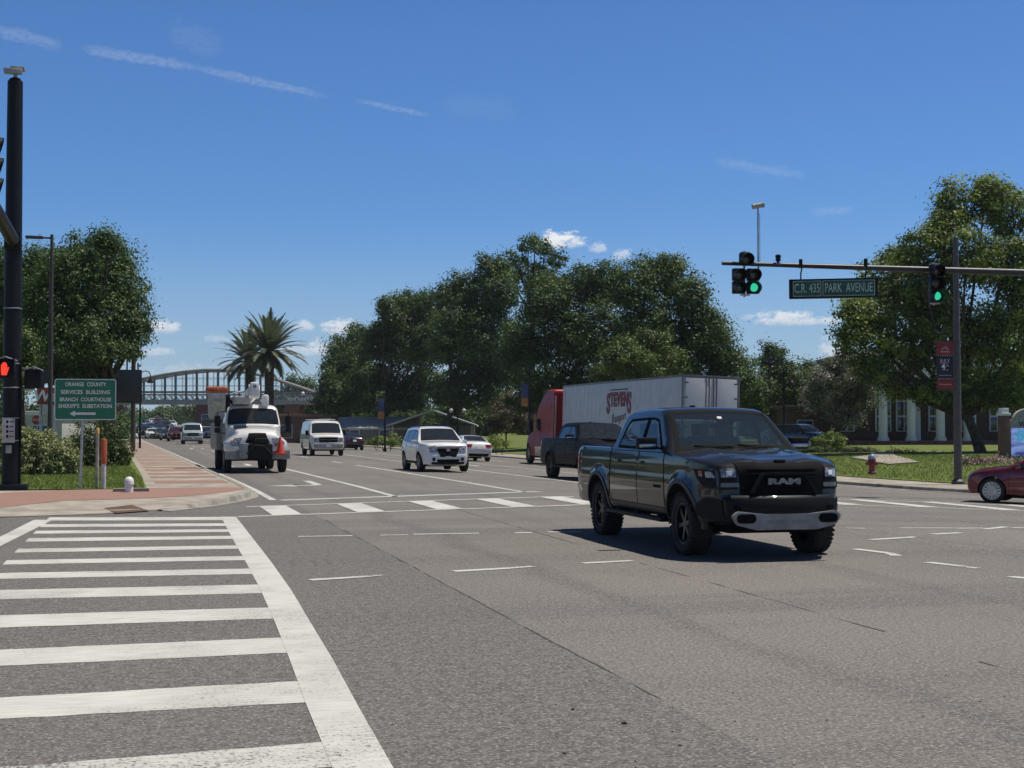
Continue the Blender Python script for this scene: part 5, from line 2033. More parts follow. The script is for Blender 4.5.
# ------------------------------------------------------------------ left-hand corner
def signal_pole():
    g = ground_at(11.5, 35.0, 0.05)
    root = thing('signal_pole', 'thick black traffic signal pole on the left corner', 'signal pole', g)
    bm = bmesh.new()
    lathe(bm, [(.36, 0), (.36, .10), (.30, .13), (.235, .16), (.222, .5), (.21, 5.5), (.185, 10.28), (.185, 10.34), (.12, 10.42), (.0, 10.46)], 28)
    for k in range(6):
        a = k * math.pi / 3
        tube(bm, [(.31 * math.cos(a), .31 * math.sin(a), .08), (.31 * math.cos(a), .31 * math.sin(a), .19)], .025, 8)
    finish(bm, 'pole', BLACKM, root)
    bm = bmesh.new()
    box(bm, (0, 0, .11), (.82, .82, .22), .03)
    finish(bm, 'base_plate', BLACKM, root)
    bm = bmesh.new()
    tube(bm, [(0, -.15, 6.30), (0, -4, 6.42), (0, -9, 6.52), (0, -15, 6.58)], [.17, .145, .12, .09], 14)
    box(bm, (0, -.22, 6.3), (.40, .22, .46), .03)
    finish(bm, 'mast_arm', BLACKM, root)
    bm = bmesh.new()
    box(bm, (-.05, -.1, 10.58), (.44, .22, .13), .03)
    box(bm, (.06, 0, 10.67), (.34, .30, .08), .02)
    tube(bm, [(0, 0, 10.40), (0, 0, 10.6)], .05, 8)
    finish(bm, 'camera_unit', mat('grey_housing', (.34, .34, .33), .5), root)
    # strap bands and a conduit up the shaft
    bm = bmesh.new()
    for z in (1.30, 1.86, 2.62, 3.22, 4.6):
        lathe(bm, [(.218, z), (.228, z + .005), (.228, z + .022), (.218, z + .027)], 28, caps=False)
    finish(bm, 'strap_band', STEEL, root, weld=0)
    bm = bmesh.new()
    tube(bm, [(.22, -.10, .2), (.225, -.10, 2.4), (.215, -.10, 3.3)], .022, 8)
    finish(bm, 'conduit', BLACKM, root)
    # notice plate for the crossing button
    bm = bmesh.new()
    box(bm, (-.05, -.235, 1.56), (.30, .012, .60), .004)
    pl = finish(bm, 'notice_plate', mat('worn_plate', (.42, .42, .42), .5), root)
    for i, z in enumerate((1.78, 1.66, 1.54, 1.42)):
        bm = bmesh.new()
        box(bm, (-.08, -.243, z), (.05, .004, .07), .001)
        box(bm, (.02, -.243, z), (.10, .004, .022), .001)
        finish(bm, 'plate_mark', DARKP, pl)
    bm = bmesh.new()
    box(bm, (-.04, -.25, 1.10), (.14, .08, .20), .02)
    tube(bm, [(-.04, -.29, 1.12), (-.04, -.31, 1.12)], .035, 12)
    finish(bm, 'push_button', mat('grey_housing', (.34, .34, .33)), root)
    return root, g


sp_root, sp_g = signal_pole()


def hand_poly():
    """an upright palm: four fingers, thumb"""
    return [(-.07, -.15), (.05, -.15), (.075, -.06), (.105, .03), (.085, .045), (.055, .0), (.052, .12), (.030, .125), (.026, .02), (.018, .155), (-.006, .157), (-.008, .02), (-.020, .145), (-.043, .14), (-.040, .015), (-.056, .105), (-.076, .098), (-.078, -.04)]


def ped_signal(name, label, loc, rz, lit):
    root = thing(name, label, 'pedestrian signal', loc, rz)
    bm = bmesh.new()
    box(bm, (0, 0, 0), (.47, .20, .47), .035)
    for k in range(8):
        z = -.17 + k * .049
        box(bm, (0, -.115, z), (.40, .05, .008), .001)
    finish(bm, 'housing', BLACKM, root)
    bm = bmesh.new()
    prism(bm, [(-.225, .24), (.225, .24), (.225, .225), (-.225, .225)], .09, .28, FACE)
    prism(bm, [(-.235, -.10), (-.225, -.10), (-.225, .24), (-.235, .24)], .09, .26, FACE)
    prism(bm, [(.225, -.10), (.235, -.10), (.235, .24), (.225, .24)], .09, .26, FACE)
    finish(bm, 'visor', BLACKM, root)
    bm = bmesh.new()
    tube(bm, [(-.28, .05, .20), (.0, .05, .30), (.28, .05, .20)], .02, 8)
    finish(bm, 'bracket', STEEL, root)
    if lit:
        bm = bmesh.new()
        f = bm.faces
        prism(bm, [(x * 1.05, y * 1.05) for x, y in hand_poly()], .140, .150, FACE)
        bmesh.ops.triangulate(bm, faces=bm.faces[:])
        finish(bm, 'hand_symbol', mat('lit_hand', (.5, .03, .01), .5, emit=(1.0, .06, .03), estr=.9), root, smooth=False)
    return root


ps = atd(5, 369, 34.2)
ped_signal('pedestrian_signal', 'pedestrian signal showing a lit red hand on the black pole', ps, 0.0, True)
ps2 = atd(34.5, 379, 35.0)
ped_signal('pedestrian_signal', 'unlit pedestrian signal seen from behind on a bracket right of the pole', ps2, rad(150), False)
bm = bmesh.new()
for dz in (.26, -.26):
    tube(bm, [Vector((sp_g.x + .2, sp_g.y, ps2.z + dz)) - sp_g, Vector((ps2.x, ps2.y, ps2.z + dz)) - sp_g], .028, 8)
finish(bm, 'signal_bracket', STEEL, sp_root)


LENS_OFF = {c: mat('lens_' + c, v, .25, coat=.6) for c, v in (('red', (.05, .006, .006)), ('amber', (.06, .028, .004)), ('green', (.004, .03, .02)))}
LENS_ON = mat('lens_green_lit', (.02, .5, .28), .4, emit=(.04, .75, .42), estr=.75)


def signal_head(name, label, loc, rz, sections, group=None, backing=BLACKM):
    """sections: list of (x, z, colour, lit); the head faces local -Y"""
    root = thing(name, label, 'traffic light', loc, rz, group)
    for x, z, colr, lit in sections:
        bm = bmesh.new()
        box(bm, (x, 0, z), (.345, .20, .345), .03)
        h = finish(bm, 'housing', backing, root)
        bm = bmesh.new()
        lathe(bm, [(.001, .115), (.07, .112), (.118, .100), (.118, .085)], 24, Matrix.Translation((x, 0, z)) @ FACE)
        finish(bm, 'lens', LENS_ON if lit else LENS_OFF[colr], h)
        bm = bmesh.new()
        n = 22
        o, i_ = [], []
        for k in range(n + 1):
            a = rad(-62 + 304 * k / n)
            L = .28 - .10 * (1 - math.sin(a)) / 2
            for lst, r in ((o, .168), (i_, .158)):
                p0 = Vector((x + r * math.cos(a), -.095, z + r * math.sin(a)))
                p1 = Vector((x + r * math.cos(a), -.095 - L, z + r * math.sin(a) - .03))
                lst.append((bm.verts.new(p0), bm.verts.new(p1)))
        for k in range(n):
            bm.faces.new((o[k][0], o[k + 1][0], o[k + 1][1], o[k][1]))
            bm.faces.new((i_[k][0], i_[k][1], i_[k + 1][1], i_[k + 1][0]))
            bm.faces.new((o[k][1], o[k + 1][1], i_[k + 1][1], i_[k][1]))
        finish(bm, 'visor', BLACKM, h, weld=0)
    zs = [s[1] for s in sections]
    bm = bmesh.new()
    box(bm, (0, .14, (max(zs) + min(zs)) / 2), (.06, .05, max(zs) - min(zs) + .5), .01)
    for z in (max(zs) + .2, min(zs) - .2):
        box(bm, (0, .07, z), (.26, .14, .035), .01)
    finish(bm, 'bracket', STEEL, root)
    return root


# the head on the left mast arm: its visors come into the picture at the left edge
p = atd(3, 166, 24.6)
signal_head('traffic_light', 'three-section traffic light cut off by the left edge of the view', (p.x - .36, p.y, p.z), rad(92), [(0, .36, 'red', False), (0, 0, 'amber', False), (0, -.36, 'green', False)], 'traffic lights over the junction')


def road_sign(px, py0, py1, x0, x1, D):
    g = ground_at(px, D, .15)
    root = thing('direction_sign', 'green county services sign with a left arrow on a thin post', 'road sign', g)
    k = D / F
    W, Hh = (x1 - x0) * k, (py1 - py0) * k
    c = atd((x0 + x1) / 2, (py0 + py1) / 2, D) - g
    bm = bmesh.new()
    # the thin post leans a touch
    a, b = Vector((-.04, .03, -.3)), Vector((.035, .03, c.z + Hh * .4))
    tube(bm, [a, b], .033, 8)
    finish(bm, 'post', STEEL, root)
    M = facing((c.x, c.y - .03, c.z))
    bm = bmesh.new()
    prism(bm, rounded(W, Hh, .06), -.008, .0, M)
    pn = finish(bm, 'panel', SIGNW, root, smooth=False)
    bm = bmesh.new()
    prism(bm, rounded(W - .045, Hh - .045, .045), .001, .004, M)
    finish(bm, 'panel_face', SIGNG, pn, smooth=False)
    for body, y, w in (('ORANGE  COUNTY', .365, .80), ('SERVICES  BUILDING', .175, .96), ('BRANCH  COURTHOUSE', -.005, 1.0), ("SHERIFF'S  SUBSTATION", -.165, 1.04)):
        text('lettering', body, .135, SIGNW, root, M @ Matrix.Translation((.0, y * Hh, .007)), depth=.002, width=w * W / 1.2, bold=.003)
    bm = bmesh.new()
    prism(bm, [(-.33, 0), (-.20, .075), (-.20, .030), (.30, .030), (.30, -.030), (-.20, -.030), (-.20, -.075)], .005, .008, M @ Matrix.Translation((-.05, -.345 * Hh, 0)))
    finish(bm, 'arrow', SIGNW, root, smooth=False)


road_sign(82, 379, 420, 56, 115, 35.3)

# marker posts and small things on the verge
g = at(97, 488, .15)
root = thing('marker_post', 'thin bare wooden stake beside the orange marker on the grass', 'marker post', g)
bm = bmesh.new()
tube(bm, [(0, 0, -.2), (0, 0, 1.36)], .045, 10)
finish(bm, 'stake', mat('pale_stake', (.40, .36, .30), .8, var=.2), root)
bm = bmesh.new()
tube(bm, [(0, 0, 1.36), (0, 0, 1.50), (0, 0, 1.53)], [.05, .05, .03], 10)
finish(bm, 'cap', mat('ochre_cap', (.48, .30, .10), .7), root)
g = at(103.5, 488.5, .15)
root = thing('utility_marker', 'round utility marker post with an orange upper half', 'marker post', g)
bm = bmesh.new()
tube(bm, [(0, 0, -.2), (0, 0, .64)], .06, 14)
finish(bm, 'post', mat('white_plastic', (.55, .55, .54), .5), root)
bm = bmesh.new()
lathe(bm, [(.075, .62), (.078, .64), (.078, 1.20), (.06, 1.25), (.0, 1.27)], 16)
finish(bm, 'orange_sleeve', mat('orange_plastic', (.42, .10, .03), .5), root)
g = at(129, 491.5, .15)
root = thing('standpipe', 'short white dome-topped standpipe at the edge of the grass', 'standpipe', g)
bm = bmesh.new()
lathe(bm, [(.10, -.1), (.10, .18), (.115, .19), (.115, .23), (.10, .30), (.06, .345), (0, .36)], 20)
finish(bm, 'pipe', WHITEP, root)
bm = bmesh.new()
lathe(bm, [(.122, .175), (.122, .195)], 20)
finish(bm, 'collar', SIGNW, root)
q0, q1 = at(113, 491, .15), at(149, 490.6, .15)
tag(sheet('concrete_strip', [(q0.x, q0.y - .12), (q1.x, q1.y - .12), (q1.x, q1.y + .12), (q0.x, q0.y + .12)], lambda x, y: lawnL(x, y) + .06, .5, KERB, skirt=.2), kind='structure')
g = at(112.5, 467, .15)
root = thing('utility_pedestal', 'small black utility pedestal with a white top plate on the grass', 'utility box', g)
bm = bmesh.new()
box(bm, (0, 0, .20), (.24, .24, .52), .04)
box(bm, (0, 0, .03), (.42, .36, .12), .03)
finish(bm, 'casing', BLACKP, root)
bm = bmesh.new()
box(bm, (-.16, -.02, .43), (.30, .22, .045), .01)
finish(bm, 'top_plate', SIGNW, root)
bm = bmesh.new()
box(bm, (.02, -.13, .13), (.12, .02, .10), .01)
finish(bm, 'label_plate', SIGNW, root)


def street_light(label, px, D, ztop, arm, r=.10, material=None, name='street_light', dz=.1):
    g = ground_at(px, D, dz)
    root = thing(name, label, 'street light', g)
    m = material or mat('brown_pole', (.055, .045, .036), .6, bump=.1)
    bm = bmesh.new()
    h = ztop - g.z
    lathe(bm, [(r * 2.0, -.1), (r * 2.0, .12), (r * 1.25, .2), (r * 1.15, h * .5), (r * .8, h), (0, h + .02)], 14)
    finish(bm, 'pole', m, root)
    if arm:
        bm = bmesh.new()
        tube(bm, [(0, 0, h - .15), (arm, 0, h - .13)], .045, 8)
        finish(bm, 'arm', m, root)
        bm = bmesh.new()
        box(bm, (arm, 0, h - .14), (.72, .30, .12), .04)
        finish(bm, 'lamp_head', m, root)
    return root, g, h


street_light('tall thin brown street light behind the flecked bush', 50, 60, 1.7 + 193 / F * 60, -.72, .085)


def board_sign():
    D = 90
    g = ground_at(133, D, .15)
    root = thing('board_sign', 'large dark message board raised on a pole beside the left pavement', 'sign board', g)
    bm = bmesh.new()
    tube(bm, [(0, 0, -.2), (0, 0, 4), (0, .05, 8.0)], [.16, .15, .12], 12)
    finish(bm, 'pole', mat('brown_pole', (.055, .045, .036)), root)
    c = atd(117, 386.5, D) - g
    W, Hh = 48 * D / F, 33 * D / F
    bm = bmesh.new()
    box(bm, (c.x, -.35, c.z), (W, .42, Hh), .05)
    bd = finish(bm, 'cabinet', BLACKM, root)
    bm = bmesh.new()
    box(bm, (c.x, -.57, c.z), (W - .16, .03, Hh - .16), .01)
    finish(bm, 'screen', mat('dark_screen', (.012, .014, .02), .4), bd)
    bm = bmesh.new()
    box(bm, (c.x + W * .2, -.2, c.z + Hh / 2 + .3), (.10, .10, .7), .02)
    box(bm, (c.x + W * .42, -.2, c.z + Hh / 2 + .2), (.10, .10, .5), .02)
    finish(bm, 'mounting_post', BLACKM, bd)


board_sign()


def gooseneck():
    D = 104
    g = ground_at(140, D, .1)
    root = thing('gooseneck_lamp', 'dark gooseneck street lamp with hanging banners beyond the message board', 'street lamp', g)
    h = (atd(140, 376, D) - g).z
    bm = bmesh.new()
    tube(bm, [(0, 0, -.2), (0, 0, h)], [.09, .06], 10)
    pts = [(0, 0, h - .3)] + [(.36 - .36 * math.cos(rad(a)), 0, h + .02 + .36 * math.sin(rad(a))) for a in range(0, 181, 20)] + [(.72, 0, h - .15)]
    tube(bm, pts, .035, 8)
    finish(bm, 'post', BLACKM, root)
    bm = bmesh.new()
    lathe(bm, [(.06, .05), (.08, -.1), (.22, -.32), (.24, -.42), (.0, -.42)], 14, Matrix.Translation((.72, 0, h - .1)))
    finish(bm, 'lamp_shade', BLACKM, root)
    bm = bmesh.new()
    box(bm, (-.15, 0, h - .85), (.55, .05, .80), .01)
    finish(bm, 'banner', mat('dark_banner', (.07, .03, .05), .7), root)
    bm = bmesh.new()
    box(bm, (-.10, 0, h - 1.65), (.5, .05, .5), .01)
    finish(bm, 'lower_banner', mat('orange_banner', (.42, .18, .05), .7), root)


gooseneck()


def store_sign():
    D = 68
    g = ground_at(46, D, .1)
    root = thing('store_sign', 'red store sign over a white panel behind the left-hand trees', 'store sign', g)
    c1, c2 = atd(47.5, 396, D) - g, atd(50, 410, D) - g
    bm = bmesh.new()
    box(bm, (c1.x, 0, c1.z), (20 * D / F, .3, 17 * D / F), .04)
    finish(bm, 'red_panel', mat('sign_red', (.22, .035, .035), .5), root)
    bm = bmesh.new()
    box(bm, (c2.x, 0, c2.z), (15 * D / F, .3, 10 * D / F), .03)
    finish(bm, 'white_panel', mat('dull_white', (.5, .5, .5), .6), root)
    for dx in (-.3, .3):
        bm = bmesh.new()
        tube(bm, [(c1.x + dx, .05, -.3), (c1.x + dx, .05, c1.z)], .08, 8)
        finish(bm, 'post', STEEL, root)
    text('lettering', 'Wa', .74, SIGNW, root, facing((c1.x - .12, -.16, c1.z - .02)), depth=.012, shear=.15, bold=.02)


store_sign()
g = ground_at(37, 104, .1)
root = thing('stop_sign', 'small red octagonal stop sign seen through the left-hand trees', 'stop sign', g)
c = atd(37, 420, 104) - g
bm = bmesh.new()
prism(bm, [(.38 * math.cos(rad(22.5 + 45 * k)), .38 * math.sin(rad(22.5 + 45 * k))) for k in range(8)], 0, .01, facing((0, -.05, c.z)))
finish(bm, 'panel', mat('stop_red', (.35, .03, .03), .5), root, smooth=False)
text('lettering', 'STOP', .26, SIGNW, root, facing((0, -.066, c.z)), depth=.003)
bm = bmesh.new()
tube(bm, [(0, 0, -.2), (0, 0, c.z + .3)], .035, 8)
finish(bm, 'post', STEEL, root)


# ------------------------------------------------------------------ right-hand side: mast arm and signals
def right_mast():
    D = 39.0
    tip = atd(722, 263.2, D)
    end = tip + Vector((19.5, -2.6, -.30))
    g = Vector((end.x, end.y, zt(end.x, end.y) + .1))
    root = thing('mast_arm_pole', 'dark steel mast arm carrying the signals over the right half of the junction', 'signal pole', g)
    t = tip - g
    e = end - g
    bm = bmesh.new()
    lathe(bm, [(.34, -.1), (.34, .1), (.24, .15), (.2, e.z * .6), (.17, e.z + .7), (0, e.z + .72)], 20)
    finish(bm, 'pole', BLACKM, root)
    # the arm, sagging a little towards its tip
    n = 12
    pts = [e.lerp(t, i / n) + Vector((0, 0, 0.0)) for i in range(n + 1)]
    bm = bmesh.new()
    tube(bm, pts, [.155 - .10 * i / n for i in range(n + 1)], 14)
    f = (pts[-1] - pts[0]).normalized()
    finish(bm, 'arm', mat('arm_paint', (.035, .038, .042), .45, .3), root)

    def on_arm(px):
        # point of the arm at this pixel column
        lo, hi = 0.0, 1.0
        for _ in range(40):
            m = (lo + hi) / 2
            p = end.lerp(tip, m)
            d = Vector((math.cos(YAW), -math.sin(YAW), 0)).dot(p)
            dd = Vector((math.sin(YAW), math.cos(YAW), 0)).dot(p)
            if d / dd * F + 512 > px:
                lo = m
            else:
                hi = m
        return end.lerp(tip, lo)
    return root, on_arm, g


mast, on_arm, mast_g = right_mast()
rz = rad(-9)
p = on_arm(743)
s = 12.9 / F * p.length
signal_head('traffic_light', 'five-section traffic light with one lit green lens at the tip of the mast arm', (p.x, p.y - .22, p.z), rz,
            [(0, .10, 'red', False), (-.205, -.33, 'amber', False), (-.205, -.69, 'green', False), (.205, -.33, 'amber', False), (.205, -.69, 'green', True)], 'traffic lights over the junction')
p = on_arm(932)
signal_head('traffic_light', 'three-section traffic light with a lit green lens beside the street name sign', (p.x, p.y - .24, p.z - .42), rz,
            [(0, .36, 'red', False), (0, 0, 'amber', False), (0, -.36, 'green', True)], 'traffic lights over the junction')
# video detector on a riser, small beacon
p = on_arm(759)
root = thing('detector_camera', 'small video detector on a thin riser above the mast arm', 'camera', p, rz)
top_z = atd(759, 207, 39).z - p.z
bm = bmesh.new()
tube(bm, [(0, 0, -.45), (0, 0, top_z)], .026, 8)
tube(bm, [(.05, 0, -.1), (.05, 0, top_z * .9)], .009, 6)
finish(bm, 'riser', STEEL, root)
bm = bmesh.new()
lathe(bm, [(.055, -.17), (.075, -.16), (.075, .12), (.085, .13), (.085, .17), (.06, .18), (0, .17)], 14, Matrix.Translation((.0, 0, top_z + .06)) @ Matrix.Rotation(rad(78), 4, 'Y'))
finish(bm, 'camera_body', mat('grey_housing', (.34, .34, .33)), root)
p = on_arm(779)
root = thing('detector_beacon', 'stubby dark detector standing on the mast arm near the camera riser', 'detector', p, rz)
bm = bmesh.new()
lathe(bm, [(.04, 0), (.04, .10), (.075, .11), (.075, .17), (.05, .19), (.08, .20), (.08, .27), (.03, .30), (0, .30)], 14)
finish(bm, 'body', BLACKM, root)
bm = bmesh.new()
box(bm, (0, 0, .03), (.14, .14, .03), .008)
finish(bm, 'clamp', STEEL, root)


def name_sign():
    a, b = atd(789, 288.5, 38.9), atd(878, 288.5, 38.4)
    c = (a + b) / 2
    rz_ = math.atan2(b.y - a.y, b.x - a.x)
    W, Hh = (b - a).length, 19.5 * 38.8 / F
    root = thing('street_name_sign', 'hanging green street name sign reading Park Avenue', 'street sign', c, rz_)
    bm = bmesh.new()
    box(bm, (0, 0, 0), (W, .18, Hh), .02)
    finish(bm, 'case', BLACKM, root)
    for x0, x1 in ((-.455, -.135), (-.12, .465)):
        bm = bmesh.new()
        prism(bm, rounded((x1 - x0) * W, Hh * .80, .02), .091, .094, FACE @ Matrix.Translation(((x0 + x1) / 2 * W, 0, 0)))
        f = finish(bm, 'sign_border', mat('sign_pale_green', (.30, .42, .34), .5), root, smooth=False)
        bm = bmesh.new()
        prism(bm, rounded((x1 - x0) * W - .035, Hh * .80 - .035, .015), .095, .097, FACE @ Matrix.Translation(((x0 + x1) / 2 * W, 0, 0)))
        finish(bm, 'sign_face', mat('dark_sign_green', (.010, .075, .045), .4), f, smooth=False)
    text('lettering', 'C.R. 435', .36, mat('letter_pale', (.45, .55, .48), .5), root, FACE @ Matrix.Translation((-.295 * W, 0, .099)), depth=.002, width=.285 * W)
    text('lettering', 'PARK  AVENUE', .36, mat('letter_pale', (.45, .55, .48), .5), root, FACE @ Matrix.Translation((.172 * W, 0, .099)), depth=.002, width=.53 * W)
    for px in (801, 866):
        q = on_arm(px)
        x = (px - 833.5) / 89 * W
        bm = bmesh.new()
        hz = q.z - c.z
        tube(bm, [(x, 0, Hh / 2 - .02), (x, 0, Hh / 2 + .16), (x + .03, 0, hz - .14), (x, 0, hz - .02)], .02, 8)
        box(bm, (x, 0, hz), (.10, .24, .24), .02)
        finish(bm, 'hanger', BLACKM, root)


name_sign()


def banner_pole():
    D = 50.3
    root, g, h = street_light('tall grey street light pole carrying a red and navy banner', 957.5, D, 1.7 + 190 / F * D, 0, .115, mat('grey_pole', (.075, .070, .068), .55, bump=.1), 'banner_pole', .12)
    k = D / F
    c = atd(942.6, 365.5, D) - g
    W, Hh = 18.5 * k, 47 * k
    x = c.x
    NAVY, RED = mat('banner_navy', (.012, .016, .04), .7), mat('banner_red', (.24, .025, .03), .7)
    bm = bmesh.new()
    box(bm, (x, -.02, c.z), (W, .012, Hh), .002)
    bn = finish(bm, 'banner', NAVY, root)
    for z0, z1 in ((.5, .22), (-.30, -.5)):
        bm = bmesh.new()
        box(bm, (x, -.03, c.z + Hh * (z0 + z1) / 2), (W, .006, Hh * abs(z0 - z1)), .001)
        finish(bm, 'red_field', RED, bn)
    for z in (.205, -.285):
        bm = bmesh.new()
        for q in range(7):
            st = []
            for j in range(10):
                rr = .022 if j % 2 == 0 else .009
                st.append((rr * math.sin(j * math.pi / 5) + (q - 3) * W / 7.4, rr * math.cos(j * math.pi / 5)))
            prism(bm, st, .0, .003, facing((x, -.034, c.z + Hh * z)))
        finish(bm, 'star_row', SIGNW, bn, smooth=False)
    bm = bmesh.new()
    # city emblem: an arch of strokes over a base line
    for a in (150, 120, 90, 60, 30):
        d = Vector((math.cos(rad(a)), math.sin(rad(a))))
        o = Vector((d.y, -d.x)) * .012
        p0, p1 = d * .09, d * .17
        prism(bm, [tuple(p0 - o), tuple(p0 + o), tuple(p1 + o * 1.8), tuple(p1 - o * 1.8)], 0, .003, facing((x, -.034, c.z + Hh * .30)))
    prism(bm, [(-.19, -.02), (.19, -.02), (.17, .01), (-.17, .01)], 0, .003, facing((x, -.034, c.z + Hh * .29)))
    finish(bm, 'emblem', mat('banner_pale', (.45, .38, .38), .7), bn, smooth=False)
    pale = mat('banner_pale', (.45, .38, .38))
    text('lettering', 'JULY', .19, pale, bn, facing((x, -.03, c.z + Hh * .085)), depth=.003, bold=.004)
    text('lettering', '4', .30, SIGNW, bn, facing((x - .07, -.03, c.z - Hh * .03)), depth=.003, bold=.008)
    text('lettering', 'th', .15, pale, bn, facing((x + .09, -.03, c.z - Hh * .0)), depth=.003)
    for z in (-.10, -.215, -.405):
        bm = bmesh.new()
        n = 9 if z != -.10 else 4
        for q in range(n):
            box(bm, (x + (q - (n - 1) / 2) * W * (.085 if n > 4 else .1), -.036, c.z + Hh * z), (W * .06, .004, .03), .001)
        finish(bm, 'small_print', pale, bn)
    for z in (.515, -.515):
        bm = bmesh.new()
        tube(bm, [(x - W / 2, -.01, c.z + Hh * z), (0, 0, c.z + Hh * z)], .02, 8)
        finish(bm, 'banner_arm', mat('grey_pole', (.075, .07, .068)), root)


banner_pole()


def hydrant():
    g = lawn_pt(872, 473)
    root = thing('fire_hydrant', 'dark red fire hydrant with a pale blue cap on the lawn', 'fire hydrant', g)
    redm = mat('hydrant_red', (.17, .022, .022), .5, dirt=.2)
    blue = mat('hydrant_cap', (.22, .28, .36), .45)
    k = 1.05
    bm = bmesh.new()
    lathe(bm, [(.17, -.05), (.17, .03), (.115, .05), (.11, .44), (.15, .46), (.15, .50), (.12, .52)], 20)
    finish(bm, 'barrel', redm, root)
    bm = bmesh.new()
    lathe(bm, [(.15, .52), (.15, .56), (.14, .62), (.10, .68), (.045, .71), (.045, .77), (0, .77)], 20)
    finish(bm, 'bonnet', blue, root)
    for d in ((1, 0), (-1, 0), (0, -1)):
        bm = bmesh.new()
        M = Matrix.Translation((0, 0, .36)) @ Vector((0, 0, 1)).rotation_difference(Vector((*d, 0))).to_matrix().to_4x4()
        lathe(bm, [(.06, .05), (.06, .16), (.075, .165), (.075, .22), (.03, .225), (.03, .26), (0, .26)], 14, M)
        finish(bm, 'outlet', redm, root)


hydrant()


def monument_sign():
    D = 66
    g = ground_at(1020, D, .35)
    root = thing('monument_sign', 'brick and stone welcome sign with a bright electronic screen at the right edge', 'sign', g, -YAW + rad(10))
    k = D / F
    inv = Matrix.Rotation(YAW - rad(10), 3, 'Z')

    def L(px, py):
        q = inv @ (atd(px, py, D) - g)
        return q
    for px in (1002, 1062):
        c = L(px, 415)
        bm = bmesh.new()
        box(bm, (c.x, 0, c.z / 2 - .2), (8.5 * k, 8.5 * k, c.z + .4), .01)
        pr = finish(bm, 'brick_pillar', BRICK, root)
        bm = bmesh.new()
        box(bm, (c.x, 0, c.z + .03), (10.5 * k, 10.5 * k, .12), .015)
        box(bm, (c.x, 0, c.z + .2), (7.5 * k, 7.5 * k, .24), .03)
        finish(bm, 'pillar_cap', WHITEP, pr)
    x0, x1 = L(1007.8, 420).x, L(1056.2, 420).x
    zt0, zb0 = L(1010, 420).z, L(1010, 466).z
    w = x1 - x0
    cx = (x0 + x1) / 2
    poly = [(x0, zb0), (x1, zb0), (x1, zt0)] + [(cx + w * .42 * math.cos(rad(a)), zt0 + .02 + .55 * math.sin(rad(a))) for a in range(0, 181, 12)] + [(x0, zt0)]
    stone = mat('sign_stone', (.34, .34, .31), .8, var=.1)
    bm = bmesh.new()
    prism(bm, poly, -.12, .12, FACE)
    finish(bm, 'stone_panel', stone, root, smooth=False)
    zs0, zs1 = L(1010, 428).z, L(1010, 456).z
    bm = bmesh.new()
    box(bm, (cx, -.13, (zs0 + zs1) / 2), (w * .97, .08, zs0 - zs1), .01)
    m = bpy.data.materials.new('led_screen')
    m.use_nodes = True
    t = NT(m.node_tree)
    bs = t.n['Principled BSDF']
    tc = t.new('ShaderNodeTexCoord')
    mp = t.new('ShaderNodeMapping')
    mp.inputs['Scale'].default_value = (.6, 1, 2.0)
    t.link(tc.outputs['Object'], mp.inputs[0])
    n = t.noise(mp.outputs[0], 1.6, 5)
    cc = t.mix(t.ramp(n, .35, .65), (.05, .06, .30), (.30, .42, .80))
    t.link(cc, bs.inputs['Base Color'])
    t.link(cc, bs.inputs['Emission Color'])
    bs.inputs['Emission Strength'].default_value = .55
    sc = finish(bm, 'screen', m, root)
    text('lettering', 'BE', .7, mat('screen_cyan', (.05, .30, .45), .5, emit=(.05, .45, .7), estr=.5), sc, FACE @ Matrix.Translation((x0 + w * .27, zs0 - .38, .172)), depth=.002, bold=.02, shear=.2)
    bm = bmesh.new()
    z2 = L(1010, 465).z
    box(bm, (cx, -.13, (zs1 + z2) / 2 - .01), (w * .97, .08, zs1 - z2 - .02), .01)
    lo = finish(bm, 'text_screen', mat('screen_navy', (.02, .03, .08), .4), root)
    text('lettering', 'July', .40, mat('screen_green', (.3, .5, .3), .5, emit=(.5, .9, .5), estr=.5), lo, FACE @ Matrix.Translation((x0 + w * .32, (zs1 + z2) / 2 + .02, .172)), depth=.002)
    text('lettering', 'Welcome', .34, mat('letter_dark', (.04, .04, .05), .6), root, FACE @ Matrix.Translation((cx + .0, (L(1010, 424.3)).z, .122)), depth=.006, bold=.006, width=w * .62)


monument_sign()


